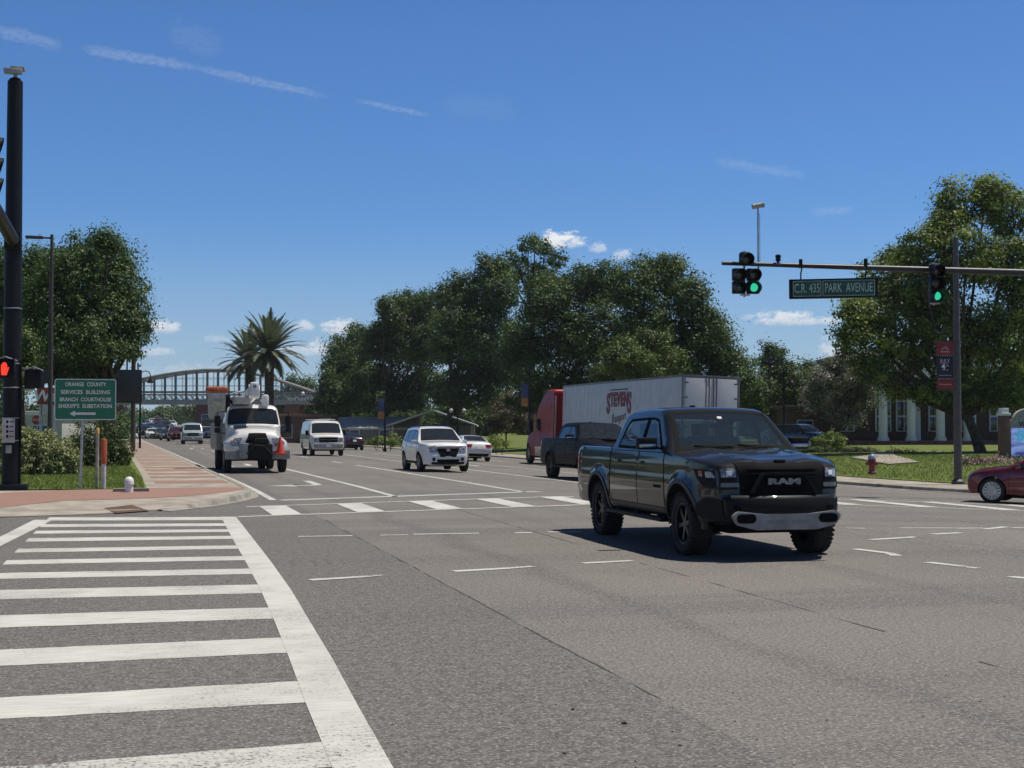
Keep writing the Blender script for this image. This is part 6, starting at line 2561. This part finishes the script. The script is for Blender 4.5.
def lamp_post(label, px, D, y_top, kind, dz=.1, banner=False):
    root, g, h = street_light(label, px, D, 1.7 + (427 - y_top) / F * D, 0, .07, BLACKM, 'lamp_post', dz)
    if kind == 'globe':
        bm = bmesh.new()
        for dx in (-.55, .55):
            bmesh.ops.create_uvsphere(bm, u_segments=14, v_segments=10, radius=.17, matrix=Matrix.Translation((dx, 0, h - .05)))
        finish(bm, 'lamp_globe', mat('globe_glass', (.5, .5, .48), .3), root)
        bm = bmesh.new()
        tube(bm, [(-.55, 0, h - .3), (-.3, 0, h - .55), (0, 0, h - .5), (.3, 0, h - .55), (.55, 0, h - .3)], .04, 8)
        finish(bm, 'lamp_arm', BLACKM, root)
    elif kind == 'arm':
        bm = bmesh.new()
        tube(bm, [(0, 0, h - .9), (.35, 0, h - .7), (.55, 0, h - .75)], .03, 8)
        lathe(bm, [(.05, .05), (.20, -.15), (.20, -.22), (0, -.22)], 12, Matrix.Translation((.55, 0, h - .8)))
        finish(bm, 'lamp_head', BLACKM, root)
    if banner:
        c = atd(banner[0], banner[1], D) - g
        bm = bmesh.new()
        box(bm, (c.x, 0, c.z + .3), (.5, .03, .95), .005)
        b1 = finish(bm, 'banner', mat('banner_blue', (.05, .07, .16), .7), root)
        bm = bmesh.new()
        box(bm, (c.x, 0, c.z - .5), (.5, .03, .6), .005)
        finish(bm, 'banner_foot', mat('banner_orange', (.38, .17, .06), .7), b1)
        bm = bmesh.new()
        tube(bm, [(c.x - .25, 0, c.z + .8), (0, 0, c.z + .8)], .02, 6)
        finish(bm, 'banner_arm', BLACKM, root)


lamp_post('dark lamp post with a blue and orange banner behind the red truck cab', 529.5, 98, 366, 'plain', banner=(524.3, 395))
lamp_post('dark lamp post in front of the grey-roofed house', 385, 112, 402, 'plain', banner=(381, 409))
lamp_post('lamp post with white globes behind the white sedan', 457.5, 116, 410, 'globe')
lamp_post('slim black lamp post right of the trailer', 784, 92, 368, 'arm', dz=.4)


# ------------------------------------------------------------------ vehicles
def car_paint(name, c, rough=.25, metal=.0, coat=1.0, dirt=.0, spec=.3):
    return mat('paint_' + name, c, rough, metal, var=.02, scale=3, coat=coat, dirt=dirt, spec=spec)


GREYP = car_paint('granite', (.010, .012, .016), .4, .0, coat=.9, spec=.1)
DUSTY = mat('dusty_trim', (.034, .032, .030), .5, .0, var=.2, scale=4, dirt=.25)
NAVYP = car_paint('midnight', (.005, .006, .010), .45, .0, coat=.06, spec=.08)
WHITEC = car_paint('white', (.74, .75, .76), .3)
WHITEV = car_paint('work_white', (.66, .66, .65), .4, dirt=.06)
REDC = car_paint('maroon', (.14, .010, .022), .25, .25)
BLACKC = car_paint('black', (.010, .011, .013), .25)
BLUEC = car_paint('blue', (.03, .06, .15), .3, .3)
SILVERC = car_paint('silver', (.38, .39, .41), .3, .5)
PALEB = car_paint('pale_blue', (.30, .38, .42), .35)
DKGREY = car_paint('dark_grey', (.06, .065, .07), .3, .3)
REDT = mat('tractor_red', (.31, .013, .017), .4, var=.03, spec=.2)


def place(x, y):
    return Vector((x, y, zt(x, y)))


# dark grey pickup in the middle of the junction, driving towards us
hero_pickup('pickup_truck', 'dark grey pickup with a silver skid plate crossing the junction', place(8.0, 17.40 + 1.835), math.pi - rad(1.2), None, GREYP, DUSTY)
# midnight-blue pickup behind it
pk = place(15.25, 48.3 - 1.835)
hero_pickup('pickup_truck', 'midnight blue pickup with a bonnet scoop waiting beside the red truck cab', pk, math.pi + .01, None, NAVYP, NAVYP, hero=False, tilt=-.03)
sv, sS = vehicle(SUV, 'utility_vehicle', 'white sport utility vehicle with a dark grille coming towards the crossing', 'car', place(11.22, 52.6 + 1.395), math.pi + .015, None, WHITEC)
for sd in (-1, 1):
    bm = bmesh.new()
    tube(bm, [(sd * .62, .05, 1.70), (sd * .60, -.1, 1.765), (sd * .60, -1.6, 1.755), (sd * .60, -1.85, 1.68)], .022, 8)
    finish(bm, 'roof_rail', BLACKP, sv)
VAN['handle'] = BLACKP
vr, vS = vehicle(VAN, 'work_van', 'white work van with a chrome bumper following the bucket truck lane', 'van', place(10.72, 83.2 + 1.75), math.pi + .015, None, WHITEV)
bm = bmesh.new()
for y in (.4, -1.0, -2.3):
    tube(bm, [(-.75, y, 2.02), (-.72, y, 2.16), (.72, y, 2.16), (.75, y, 2.02)], .02, 6)
for x in (-.45, -.1):
    tube(bm, [(x, .6, 2.2), (x, -2.5, 2.2)], .025, 6)
for k in range(9):
    tube(bm, [(-.45, .5 - k * .36, 2.2), (-.1, .5 - k * .36, 2.2)], .015, 5)
finish(bm, 'roof_ladder', STEEL, vr, weld=0)
ws = at(487.4, 461.4)
vehicle(SEDAN, 'sedan', 'white sedan driving away behind the white utility vehicle', 'car', place(ws.x - .82, ws.y + 1.39), .018, None, WHITEC, tilt=.03)
p = at(352, 450)
vehicle(SEDAN, 'sedan', 'black sedan driving away just right of the white van', 'car', place(p.x, p.y + 1.4), .02, None, BLACKC, step=.12, tilt=.03)
# maroon car entering from the right
REDSP = dict(SEDAN)
REDSP['top'] = [((1.75 + (q[0] - 1.75) * .55) if q[0] > 1.75 else q[0], *q[1:]) for q in SEDAN['top']]
REDSP['patches'] = [q for q in SEDAN['patches'] if q[1][0] < 0]
REDSP['spokes'] = 14
rc = at(992, 503)
a = rad(90 - 45)
fwd = Vector((-math.sin(a), math.cos(a), 0))
left = Vector((-fwd.y, fwd.x, 0))
cc = rc - fwd * 1.39 - left * .80
r, S = vehicle(REDSP, 'sedan', 'maroon sedan with bright alloy wheels nosing in from the right edge', 'car', (cc.x, cc.y, zt(cc.x, cc.y)), a, None, REDC)
r.rotation_euler = (.03, 0, a)
# cars standing in the park behind the pickup
p = lawn_pt(803, 449)
vehicle(SUV, 'parked_car', 'black parked car showing above the bonnet of the dark grey pickup', 'car', p, rad(200), None, BLACKC, step=.14, detail=False)
p = lawn_pt(794, 446)
vehicle(SEDAN, 'parked_car', 'silver parked car half hidden behind the dark grey pickup', 'car', p + Vector((1, 3.5, 0)), rad(195), None, SILVERC, step=.14, detail=False)


def bucket_truck():
    loc = place(4.22, 52.45)
    root = thing('bucket_truck', 'white utility bucket truck with an orange covered bucket and a traffic cone on its bumper', 'utility truck', loc, math.pi + .012)
    P = WHITEV
    top = [(-.16, .60, .02, 0), (-.05, .66, .03, .05), (-.04, 1.0, .04, .06), (-.10, 1.34, .05, .08), (-.28, 1.50, .06, .06), (-.8, 1.60, .05, .05), (-1.62, 1.71, .03, .05), (-1.72, 1.74, .02, .08), (-2.12, 2.38, .05, .06), (-2.4, 2.47, .06, .05),
           (-3.2, 2.48, .06, .05), (-3.42, 2.42, .05, .02), (-3.46, 2.2, .02, 0), (-3.46, .80, .02, 0)]
    S = Shell(top, [(-1.05, .52, .60)], .62, [(0, 1), (1, 1)], step=.1, cut=.08, flare=0)

    def w(y, z):
        cab = float(np.interp(z, [.6, 1.2, 1.75, 2.4, 2.5], [1.02, 1.05, 1.04, .94, .88]))
        hood = float(np.interp(z, [.6, .95, 1.15, 1.30, 1.45, 1.7], [1.10, 1.20, 1.16, .98, .80, .78]))
        k = sstep((-1.35 - y) / .5)
        v = cab * k + hood * (1 - k)
        if y > -.6:
            v -= .16 * ((y + .6) / .56) ** 2
        return v
    S.w = w
    S.build('cab', P, root)
    for sd in (-1, 1):
        S.side('side_window', [(-1.95, 1.78), (-2.25, 2.28), (-2.95, 2.30), (-2.97, 1.70), (-2.1, 1.66)], .008, GLASS, root, sd)
        S.side('door_seam', [(-1.78, .72), (-1.78, 1.66), (-1.80, 1.66), (-1.80, .72)], .004, DARKP, root, sd)
        S.patch('headlight', (-.06, .98), (-.12, 1.26), (sd * .60, sd * .92), (sd * .62, sd * .94), .015, LAMPC, root)
        S.patch('turn_signal', (-.07, 1.06), (-.10, 1.2), (sd * .93, sd * .985), (sd * .95, sd * .99), .012, AMBER, root, nt=3)
    wt = S.patch('windshield_trim', (-1.73, 1.76), (-2.10, 2.35), (-.95, .95), (-.94, .94), .005, DARKP, root, nt=12)
    S.patch('windshield', (-1.76, 1.80), (-2.08, 2.32), (-.91, .91), (-.90, .90), .010, GLASS, wt, nt=12)
    S.patch('grille', (-.045, .86), (-.14, 1.40), (-.46, .46), (-.40, .40), .015, DARKP, root, nt=10)
    # bumper assembly, wheels, frame
    bm = bmesh.new()
    box(bm, (0, .14, .68), (2.36, .30, .34), .04)
    bp = finish(bm, 'bumper', SILVERP, root)
    bm = bmesh.new()
    box(bm, (-.05, .42, .78), (.92, .34, .62), .08)
    box(bm, (-.1, .50, 1.15), (.5, .22, .3), .08)
    tube(bm, [(-.45, .6, .7), (-.2, .62, 1.0), (.15, .62, 1.02), (.4, .6, .7)], .05, 8)
    finish(bm, 'winch', BLACKP, bp)
    bm = bmesh.new()
    box(bm, (.52, .40, .83), (.34, .34, .55), .03)
    finish(bm, 'tool_box', SILVERP, bp)
    # traffic cone standing on the bumper
    bm = bmesh.new()
    box(bm, (-.80, .36, .72), (.42, .42, .05), .015)
    lathe(bm, [(.15, .74), (.135, .80), (.032, 1.34), (.0, 1.35)], 18, Matrix.Translation((-.80, .36, 0)))
    cn = finish(bm, 'traffic_cone', mat('cone_orange', (.62, .055, .02), .5, var=.06), root)
    cn['label'] = 'orange traffic cone on the front bumper'
    for sd in (-1, 1):
        wheel(root, sd * 1.02, -1.05, .50, .50, .28, sd, 8, STEEL, .29)
        wheel(root, sd * 1.02, -5.6, .50, .50, .28, sd, 8, STEEL, .29)
        wheel(root, sd * .70, -5.6, .50, .50, .28, sd, 8, STEEL, .29)
        # tall west-coast mirrors
        bm = bmesh.new()
        tube(bm, [(sd * 1.02, -1.95, 1.45), (sd * 1.32, -1.85, 1.5), (sd * 1.34, -1.85, 2.25), (sd * .98, -2.1, 2.3)], .022, 6)
        box(bm, (sd * 1.33, -1.86, 1.92), (.22, .10, .42), .03)
        box(bm, (sd * 1.33, -1.86, 1.58), (.22, .10, .20), .03)
        finish(bm, 'side_mirror', BLACKP, root)
    bm = bmesh.new()
    box(bm, (0, -3.6, .62), (.85, 6.6, .24), .02)
    box(bm, (0, -1.05, .5), (1.9, .14, .14), .03)
    box(bm, (0, -5.6, .5), (1.9, .2, .2), .03)
    finish(bm, 'chassis', WELL, root)
    # utility body with lockers
    GREYB = mat('body_grey', (.30, .30, .30), .5, var=.1, dirt=.2)
    for sd in (-1, 1):
        bm = bmesh.new()
        box(bm, (sd * .98, -5.55, 1.32), (.52, 3.9, 1.05), .03)
        bx = finish(bm, 'locker', GREYB, root)
        bm = bmesh.new()
        for k in range(4):
            box(bm, (sd * 1.245, -4.05 - k * .98, 1.36), (.02, .88, .85), .01)
        finish(bm, 'locker_door', GREYB, bx)
        bm = bmesh.new()
        for k in range(4):
            box(bm, (sd * 1.26, -4.05 - k * .98, 1.36), (.02, .12, .06), .008)
        finish(bm, 'latch', CHROME, bx)
    bm = bmesh.new()
    box(bm, (0, -5.55, 1.0), (1.5, 3.9, .12), .01)
    finish(bm, 'bed_floor', GREYB, root)
    bm = bmesh.new()
    box(bm, (.98, -3.85, 1.15), (.5, .42, .7), .03)
    box(bm, (-.98, -3.85, 1.15), (.5, .42, .7), .03)
    finish(bm, 'outrigger_box', BLACKP, root)
    # turret, booms and the bucket
    bm = bmesh.new()
    lathe(bm, [(.45, 1.0), (.45, 1.6), (.36, 1.7), (.36, 2.4), (.30, 2.5)], 20, Matrix.Translation((0, -4.4, 0)))
    finish(bm, 'turret', P, root)
    bm = bmesh.new()
    R = Matrix.Rotation(rad(4), 3, 'X')
    box(bm, (.05, -3.15, 2.88), (.34, 4.6, .42), .06, R)
    lathe(bm, [(.26, -.2), (.26, .2)], 20, Matrix.Translation((.05, -.95, 3.04)) @ Matrix.Rotation(math.pi / 2, 4, 'Y'))
    bo = finish(bm, 'boom', P, root)
    bm = bmesh.new()
    box(bm, (.05, -.70, 3.10), (.36, .22, .56), .11)
    finish(bm, 'boom_tip', WHITEP, bo)
    bm = bmesh.new()
    lathe(bm, [(.001, .012), (.07, .01), (.07, 0)], 16, Matrix.Translation((.05, -.585, 3.22)) @ Matrix.Rotation(math.pi, 4, 'Z') @ FACE)
    finish(bm, 'hub_cap', SILVERP, bo)
    bm = bmesh.new()
    box(bm, (.42, -3.3, 2.72), (.62, 3.4, .30), .05)
    tube(bm, [(.6, -1.75, 2.6), (.75, -1.7, 3.0), (.4, -1.7, 3.05)], .05, 8)
    finish(bm, 'upper_boom', mat('boom_grey', (.42, .42, .42), .5, var=.1), root)
    bm = bmesh.new()
    box(bm, (-.50, -2.2, 2.72), (.24, .5, .46), .1)
    tube(bm, [(-.5, -2.0, 2.5), (-.35, -2.2, 2.75)], .06, 8)
    finish(bm, 'knuckle', WHITEP, root)
    bm = bmesh.new()
    # fibreglass bucket, open top under its orange cover, tapering
    vs = []
    for z, hx, hy in ((2.0, .26, .26), (2.1, .30, .30), (3.05, .33, .33)):
        vs.append([bm.verts.new((1.33 + x, -2.4 + y, z)) for x, y in ((-hx, -hy), (hx, -hy), (hx, hy), (-hx, hy))])
    for a_, b_ in zip(vs, vs[1:]):
        for k in range(4):
            bm.faces.new((a_[k], a_[(k + 1) % 4], b_[(k + 1) % 4], b_[k]))
    bm.faces.new(vs[0][::-1])
    bm.faces.new(vs[-1])
    bmesh.ops.bevel(bm, geom=list(bm.edges), offset=.05, segments=2, affect='EDGES', clamp_overlap=True)
    bk = finish(bm, 'bucket', mat('fibreglass', (.50, .50, .48), .5, var=.08, dirt=.15), root)
    bm = bmesh.new()
    box(bm, (1.33, -2.4, 3.12), (.82, .82, .24), .10)
    finish(bm, 'bucket_cover', mat('cover_orange', (.50, .12, .05), .7, var=.25, scale=5, bump=.6, bscale=8), bk)
    bm = bmesh.new()
    box(bm, (1.33, -2.05, 2.52), (.40, .03, .42), .02)
    prism(bm, [(-.20, .2), (.20, .2), (.0, -.05)], 0, .02, Matrix.Translation((1.33, -2.03, 2.5)) @ Matrix.Rotation(math.pi, 4, 'Z') @ FACE)
    finish(bm, 'bucket_step', mat('pale_yellow', (.50, .48, .34), .6), bk)
    bm = bmesh.new()
    box(bm, (.92, -2.5, 2.6), (.20, .34, .7), .05)
    tube(bm, [(.95, -2.3, 2.9), (.72, -2.6, 2.6), (.5, -2.9, 2.75)], .05, 8)
    finish(bm, 'bucket_bracket', BLACKP, bk)
    # rooftop strip lights
    bm = bmesh.new()
    for x in (-.6, -.2, .2, .6):
        box(bm, (x, -2.35, 2.56), (.14, .08, .05), .015)
    finish(bm, 'marker_light', AMBER, root)


bucket_truck()


def semi():
    x0, x1 = 21.75, 24.35
    yr = 54.6
    xc = (x0 + x1) / 2
    base = Vector((xc, yr, zt(xc, yr)))
    # ---- trailer
    root = thing('box_trailer', 'long white box trailer with red lettering behind the pickups', 'trailer', base, .015)
    root.rotation_euler = (0, .03, .015)
    L, W, z0, z1 = 16.2, 2.6, 1.12, 4.22
    TW = mat('trailer_white', (.58, .59, .60), .45, var=.04, scale=1.5, dirt=.14)
    bm = bmesh.new()
    box(bm, (0, L / 2, (z0 + z1) / 2), (W, L, z1 - z0), .025)
    bd = finish(bm, 'box', TW, root)
    RAIL = mat('rail_grey', (.16, .165, .17), .45, .5)
    bm = bmesh.new()
    for sd in (-1, 1):
        for z, h in ((z0 + .06, .16), (z1 - .05, .09)):
            box(bm, (sd * (W / 2 + .004), L / 2, z), (.02, L + .01, h), .004)
        box(bm, (sd * (W / 2 - .03), -.012, (z0 + z1) / 2), (.09, .05, z1 - z0), .01)
    box(bm, (0, -.013, z1 - .06), (W, .052, .13), .01)
    box(bm, (0, -.013, z0 + .05), (W, .05, .12), .01)
    finish(bm, 'rail', RAIL, root)
    bm = bmesh.new()
    for sd in (-1, 1):
        for k in range(26):
            box(bm, (sd * (W / 2 + .003), .5 + k * .61, (z0 + z1) / 2), (.008, .02, z1 - z0 - .3), .001)
    finish(bm, 'panel_rivets', TW, bd)
    for sd in (-1, 1):
        bm = bmesh.new()
        box(bm, (sd * .60, -.03, (z0 + z1) / 2), (1.12, .04, z1 - z0 - .26), .01)
        dr = finish(bm, 'rear_door', TW, root)
        bm = bmesh.new()
        for dx in (.10, .24):
            tube(bm, [(sd * dx, -.075, z0 + .06), (sd * dx, -.075, z1 - .06)], .026, 8)
        finish(bm, 'lock_rod', RAIL, dr)
        bm = bmesh.new()
        for k in range(5):
            box(bm, (sd * 1.12, -.06, z0 + .3 + k * .62), (.16, .03, .07), .008)
        finish(bm, 'hinge', RAIL, dr)
        bm = bmesh.new()
        box(bm, (sd * .95, -.05, z0 - .02), (.4, .04, .12), .01)
        finish(bm, 'tail_light', REDLENS, root)
        for y in (2.2, 3.5):
            for dx, nm in ((1.0, 'wheel'), (.68, 'wheel')):
                wheel(root, sd * dx, y, .51, .51, .28, sd, 8, STEEL, .29, simple=True)
        bm = bmesh.new()
        box(bm, (sd * .95, 12.4, .65), (.12, .12, 1.0), .01)
        box(bm, (sd * .95, 12.4, .12), (.26, .26, .06), .01)
        finish(bm, 'landing_leg', RAIL, root)
    bm = bmesh.new()
    box(bm, (0, .02, .55), (2.3, .10, .12), .01)
    for x in (-.8, .8):
        box(bm, (x, .05, .82), (.10, .10, .56), .01)
    box(bm, (0, 2.9, .95), (1.3, 3.4, .26), .02)
    for y in (2.2, 3.5):
        tube(bm, [(-1.0, y, .51), (1.0, y, .51)], .07, 8)
    finish(bm, 'underframe', RAIL, root)
    bm = bmesh.new()
    for k in range(6):
        for z in (z0 + .06, z1 - .05):
            box(bm, (-W / 2 - .02, 1.2 + k * 2.7, z), (.025, .10, .045), .008)
    finish(bm, 'side_marker_lamp', AMBER, root)
    # lettering on the flank that faces the camera (-x side)
    M = Matrix.Translation((-W / 2 - .010, 7.6, 3.30)) @ Matrix.Rotation(-math.pi / 2, 4, 'Z') @ FACE
    DK = mat('letter_dark_red', (.05, .008, .014), .5)
    RD = mat('letter_red', (.28, .02, .03), .5)
    for dx, dy, m, b, d in ((0, 0, DK, .055, .004), (-.02, .02, RD, .012, .009)):
        for i, ch in enumerate('STEVENS'):
            big = 1.28 if i in (0, 6) else .86
            o = text('lettering', ch, big, m, root, M @ Matrix.Translation((-1.42 + i * .475 + dx, dy + (-.20 if i in (0, 6) else 0), 0)), depth=d, bold=b, width=.50 if i != 4 else .46)
    bm = bmesh.new()
    prism(bm, [(-1.2, .52), (1.2, .52), (1.2, .46), (-1.2, .46)], 0, .006, M)
    finish(bm, 'lettering', DK, root, smooth=False)
    text('lettering', 'Transport', .55, mat('letter_slate', (.05, .06, .08), .5), root, M @ Matrix.Translation((.0, -.84, 0)) @ Matrix.Rotation(rad(6), 4, 'Z'), depth=.004, shear=.35, width=1.95)
    bm = bmesh.new()
    prism(bm, [(-.95, -1.5), (-.90, -1.5), (-.58, -.60), (-.64, -.60)], 0, .004, M)
    for q in range(9):
        if q % 3 != 2:
            prism(bm, [(-.45 + q * .1, -1.36), (-.38 + q * .1, -1.36), (-.38 + q * .1, -1.28), (-.45 + q * .1, -1.28)], 0, .004, M)
    finish(bm, 'small_lettering', mat('letter_slate', (.05, .06, .08)), root, smooth=False)
    # ---- tractor
    f = Vector((xc - .03 + bend(yr + 22) - .12, yr + 22.6, 0))
    f.z = zt(f.x, f.y)
    tr = thing('truck_tractor', 'red sleeper cab tractor pulling the white trailer', 'truck', f, .02)
    tr.rotation_euler = (0, .03, .02)
    top = [(-.14, .34, .02, 0), (-.02, .40, .03, .15), (0, .75, .05, .18), (-.10, 1.15, .08, .18), (-.45, 1.42, .08, .08), (-1.2, 1.60, .06, .07), (-1.85, 1.74, .03, .06), (-1.95, 1.78, .02, .14), (-2.55, 2.62, .05, .14), (-2.9, 3.0, .08, .12), (-3.7, 3.72, .1, .10), (-4.35, 3.98, .08, .06),
           (-5.25, 4.0, .05, .02), (-5.32, 3.9, .02, 0), (-5.32, 1.0, .02, 0)]
    S = Shell(top, [(-1.25, .52, .60)], .42, [(.3, 1.10), (1.0, 1.16), (1.45, 1.10), (1.8, 1.06), (2.6, 1.10), (3.2, 1.14), (3.9, 1.05), (4.0, 1.0)], front=(-1.6, 0, .30), step=.12, cut=.15, flare=.03)
    S.build('body', REDT, tr)
    for sd in (-1, 1):
        S.side('side_window', [(-2.35, 1.90), (-2.62, 2.45), (-3.25, 2.48), (-3.25, 1.82)], .008, GLASS, tr, sd)
        S.side('door_seam', [(-2.15, .6), (-2.15, 1.85), (-2.18, 1.85), (-2.18, .6)], .004, DARKP, tr, sd)
        S.side('door_seam', [(-3.35, .6), (-3.35, 2.6), (-3.38, 2.6), (-3.38, .6)], .004, DARKP, tr, sd)
        S.side('fuel_tank', [(-2.6, .45), (-2.6, .95), (-4.6, .95), (-4.6, .45)], .015, CHROME, tr, sd)
        S.patch('headlight', (-.04, .78), (-.12, 1.08), (sd * .62, sd * .95), (sd * .66, sd * .96), .015, LAMPC, tr)
        wheel(tr, sd * 1.0, -1.25, .52, .52, .28, sd, 8, ALLOY, .30)
        for y in (-6.1, -7.4):
            wheel(tr, sd * 1.0, y, .51, .51, .28, sd, 8, ALLOY, .29)
            wheel(tr, sd * .68, y, .51, .51, .28, sd, 8, ALLOY, .29)
        bm = bmesh.new()
        box(bm, (sd * 1.32, -2.35, 2.1), (.2, .12, .75), .04)
        tube(bm, [(sd * 1.05, -2.4, 2.35), (sd * 1.3, -2.35, 2.35)], .03, 6)
        finish(bm, 'side_mirror', BLACKP, tr)
        bm = bmesh.new()
        tube(bm, [(sd * 1.0, -5.55, 1.0), (sd * 1.0, -5.55, 3.7)], .09, 12)
        finish(bm, 'exhaust_stack', CHROME, tr)
        # side fairing closing the gap to the trailer
        bm = bmesh.new()
        box(bm, (sd * 1.10, -5.55, 2.6), (.05, .42, 2.6), .02)
        finish(bm, 'side_fairing', REDT, tr)
    S.patch('windshield', (-1.99, 1.84), (-2.50, 2.56), (-.90, .90), (-.86, .86), .010, GLASS, tr, nt=12)
    S.patch('grille', (-.01, .62), (-.13, 1.2), (-.42, .42), (-.36, .36), .015, CHROME, tr)
    S.patch('bumper', (-.03, .40), (-.01, .66), (-.98, .98), (-.98, .98), .03, CHROME, tr)
    bm = bmesh.new()
    box(bm, (0, -5.6, .80), (.85, 5.2, .26), .02)
    box(bm, (0, -6.75, 1.0), (1.1, 1.6, .12), .02)
    box(bm, (0, -1.25, .5), (1.9, .14, .14), .02)
    finish(bm, 'chassis', WELL, tr)


semi()

# ------------------------------------------------------------------ the traffic far down the road
FAR = [('van', PALEB, 192.5, 444.2, 'pale blue van with a bright glint coming from under the bridge', VAN), ('suv', BLUEC, 208, 440, 'blue car half hidden between the pale blue van and the bucket truck', SUV),
       ('suv', REDC, 176, 441.4, 'red car just left of the pale blue van', SUV), ('sedan', BLACKC, 167.5, 440.3, 'black car tucked in left of the red car', SEDAN), ('sedan', DKGREY, 161, 439.0, 'dark grey car between the black car and the white car', SEDAN),
       ('sedan', WHITEC, 152, 438.8, 'small white car at the head of the left far lane', SEDAN), ('suv', BLACKC, 145, 437.4, 'black car beside the small white car next to the pavement', SUV), ('sedan', NAVYP, 142, 433.4, 'dark blue car behind the black one by the pavement', SEDAN),
       ('sedan', SILVERC, 138.5, 430.6, 'silver car farthest left in the queue under the bridge', SEDAN), ('sedan', BLUEC, 150, 432.0, 'dull blue car in the middle of the far queue', SEDAN), ('suv', REDC, 158, 427.6, 'maroon car climbing the rise at the far end', SUV),
       ('sedan', WHITEC, 153, 425.8, 'white car on the crest of the rise at the far end', SEDAN), ('suv', BLACKC, 166, 431.0, 'black car on the right of the far queue', SUV), ('sedan', SILVERC, 146, 428.2, 'silver car high in the far queue', SEDAN),
       ('sedan', BLACKC, 160, 433.0, 'black car in the middle of the far queue behind the dark grey car', SEDAN), ('sedan', WHITEC, 172, 428.8, 'white car at the right end of the far queue', SEDAN)]
PROTO = {}
for kind, paint, px, py, label, spc in FAR:
    p = at(px, py)
    p = place(p.x, p.y + 2.2)
    key = (kind, paint.name)
    nm = {'van': 'van', 'suv': 'car', 'sedan': 'car'}[kind]
    if key not in PROTO:
        PROTO[key] = vehicle(spc, nm, label, nm, p, math.pi + .018, 'traffic coming from under the footbridge', paint, step=.16, detail=False)[0]
    else:
        dup(PROTO[key], p, math.pi + .018, label, 'traffic coming from under the footbridge')
    o = None

# far green guide sign over the verge
g = ground_at(137, 250)
root = thing('guide_sign', 'tiny green guide sign at the far end of the left pavement', 'road sign', g)
c = atd(138, 420, 250) - g
bm = bmesh.new()
box(bm, (c.x, 0, c.z), (2.4, .08, 1.1), .02)
finish(bm, 'panel', SIGNG, root)
bm = bmesh.new()
for dx in (-.8, .8):
    tube(bm, [(c.x + dx, .08, -.3), (c.x + dx, .08, c.z)], .06, 6)
finish(bm, 'post', STEEL, root)


# ------------------------------------------------------------------ thin summer haze over the whole place
def haze():
    m = bpy.data.materials.new('haze_air')
    m.use_nodes = True
    t = NT(m.node_tree)
    t.n.remove(t.n['Principled BSDF'])
    v = t.new('ShaderNodeVolumePrincipled')
    v.inputs['Color'].default_value = (0.80, 0.88, 0.96, 1)
    v.inputs['Density'].default_value = 0.00014
    v.inputs['Anisotropy'].default_value = 0.2
    t.link(v.outputs[0], t.n['Material Output'].inputs['Volume'])
    bm = bmesh.new()
    x0, x1, y0, y1, z0, z1 = -260, 330, -60, 720, -2.0, 24
    r = bmesh.ops.create_cube(bm, size=1)
    for q in r['verts']:
        q.co = Vector(((x0 + x1) / 2 + q.co.x * (x1 - x0), (y0 + y1) / 2 + q.co.y * (y1 - y0), (z0 + z1) / 2 + q.co.z * (z1 - z0)))
    o = finish(bm, 'haze', m, smooth=False)
    tag(o, 'thin pale summer haze over the whole road', 'haze', None, 'stuff')


haze()
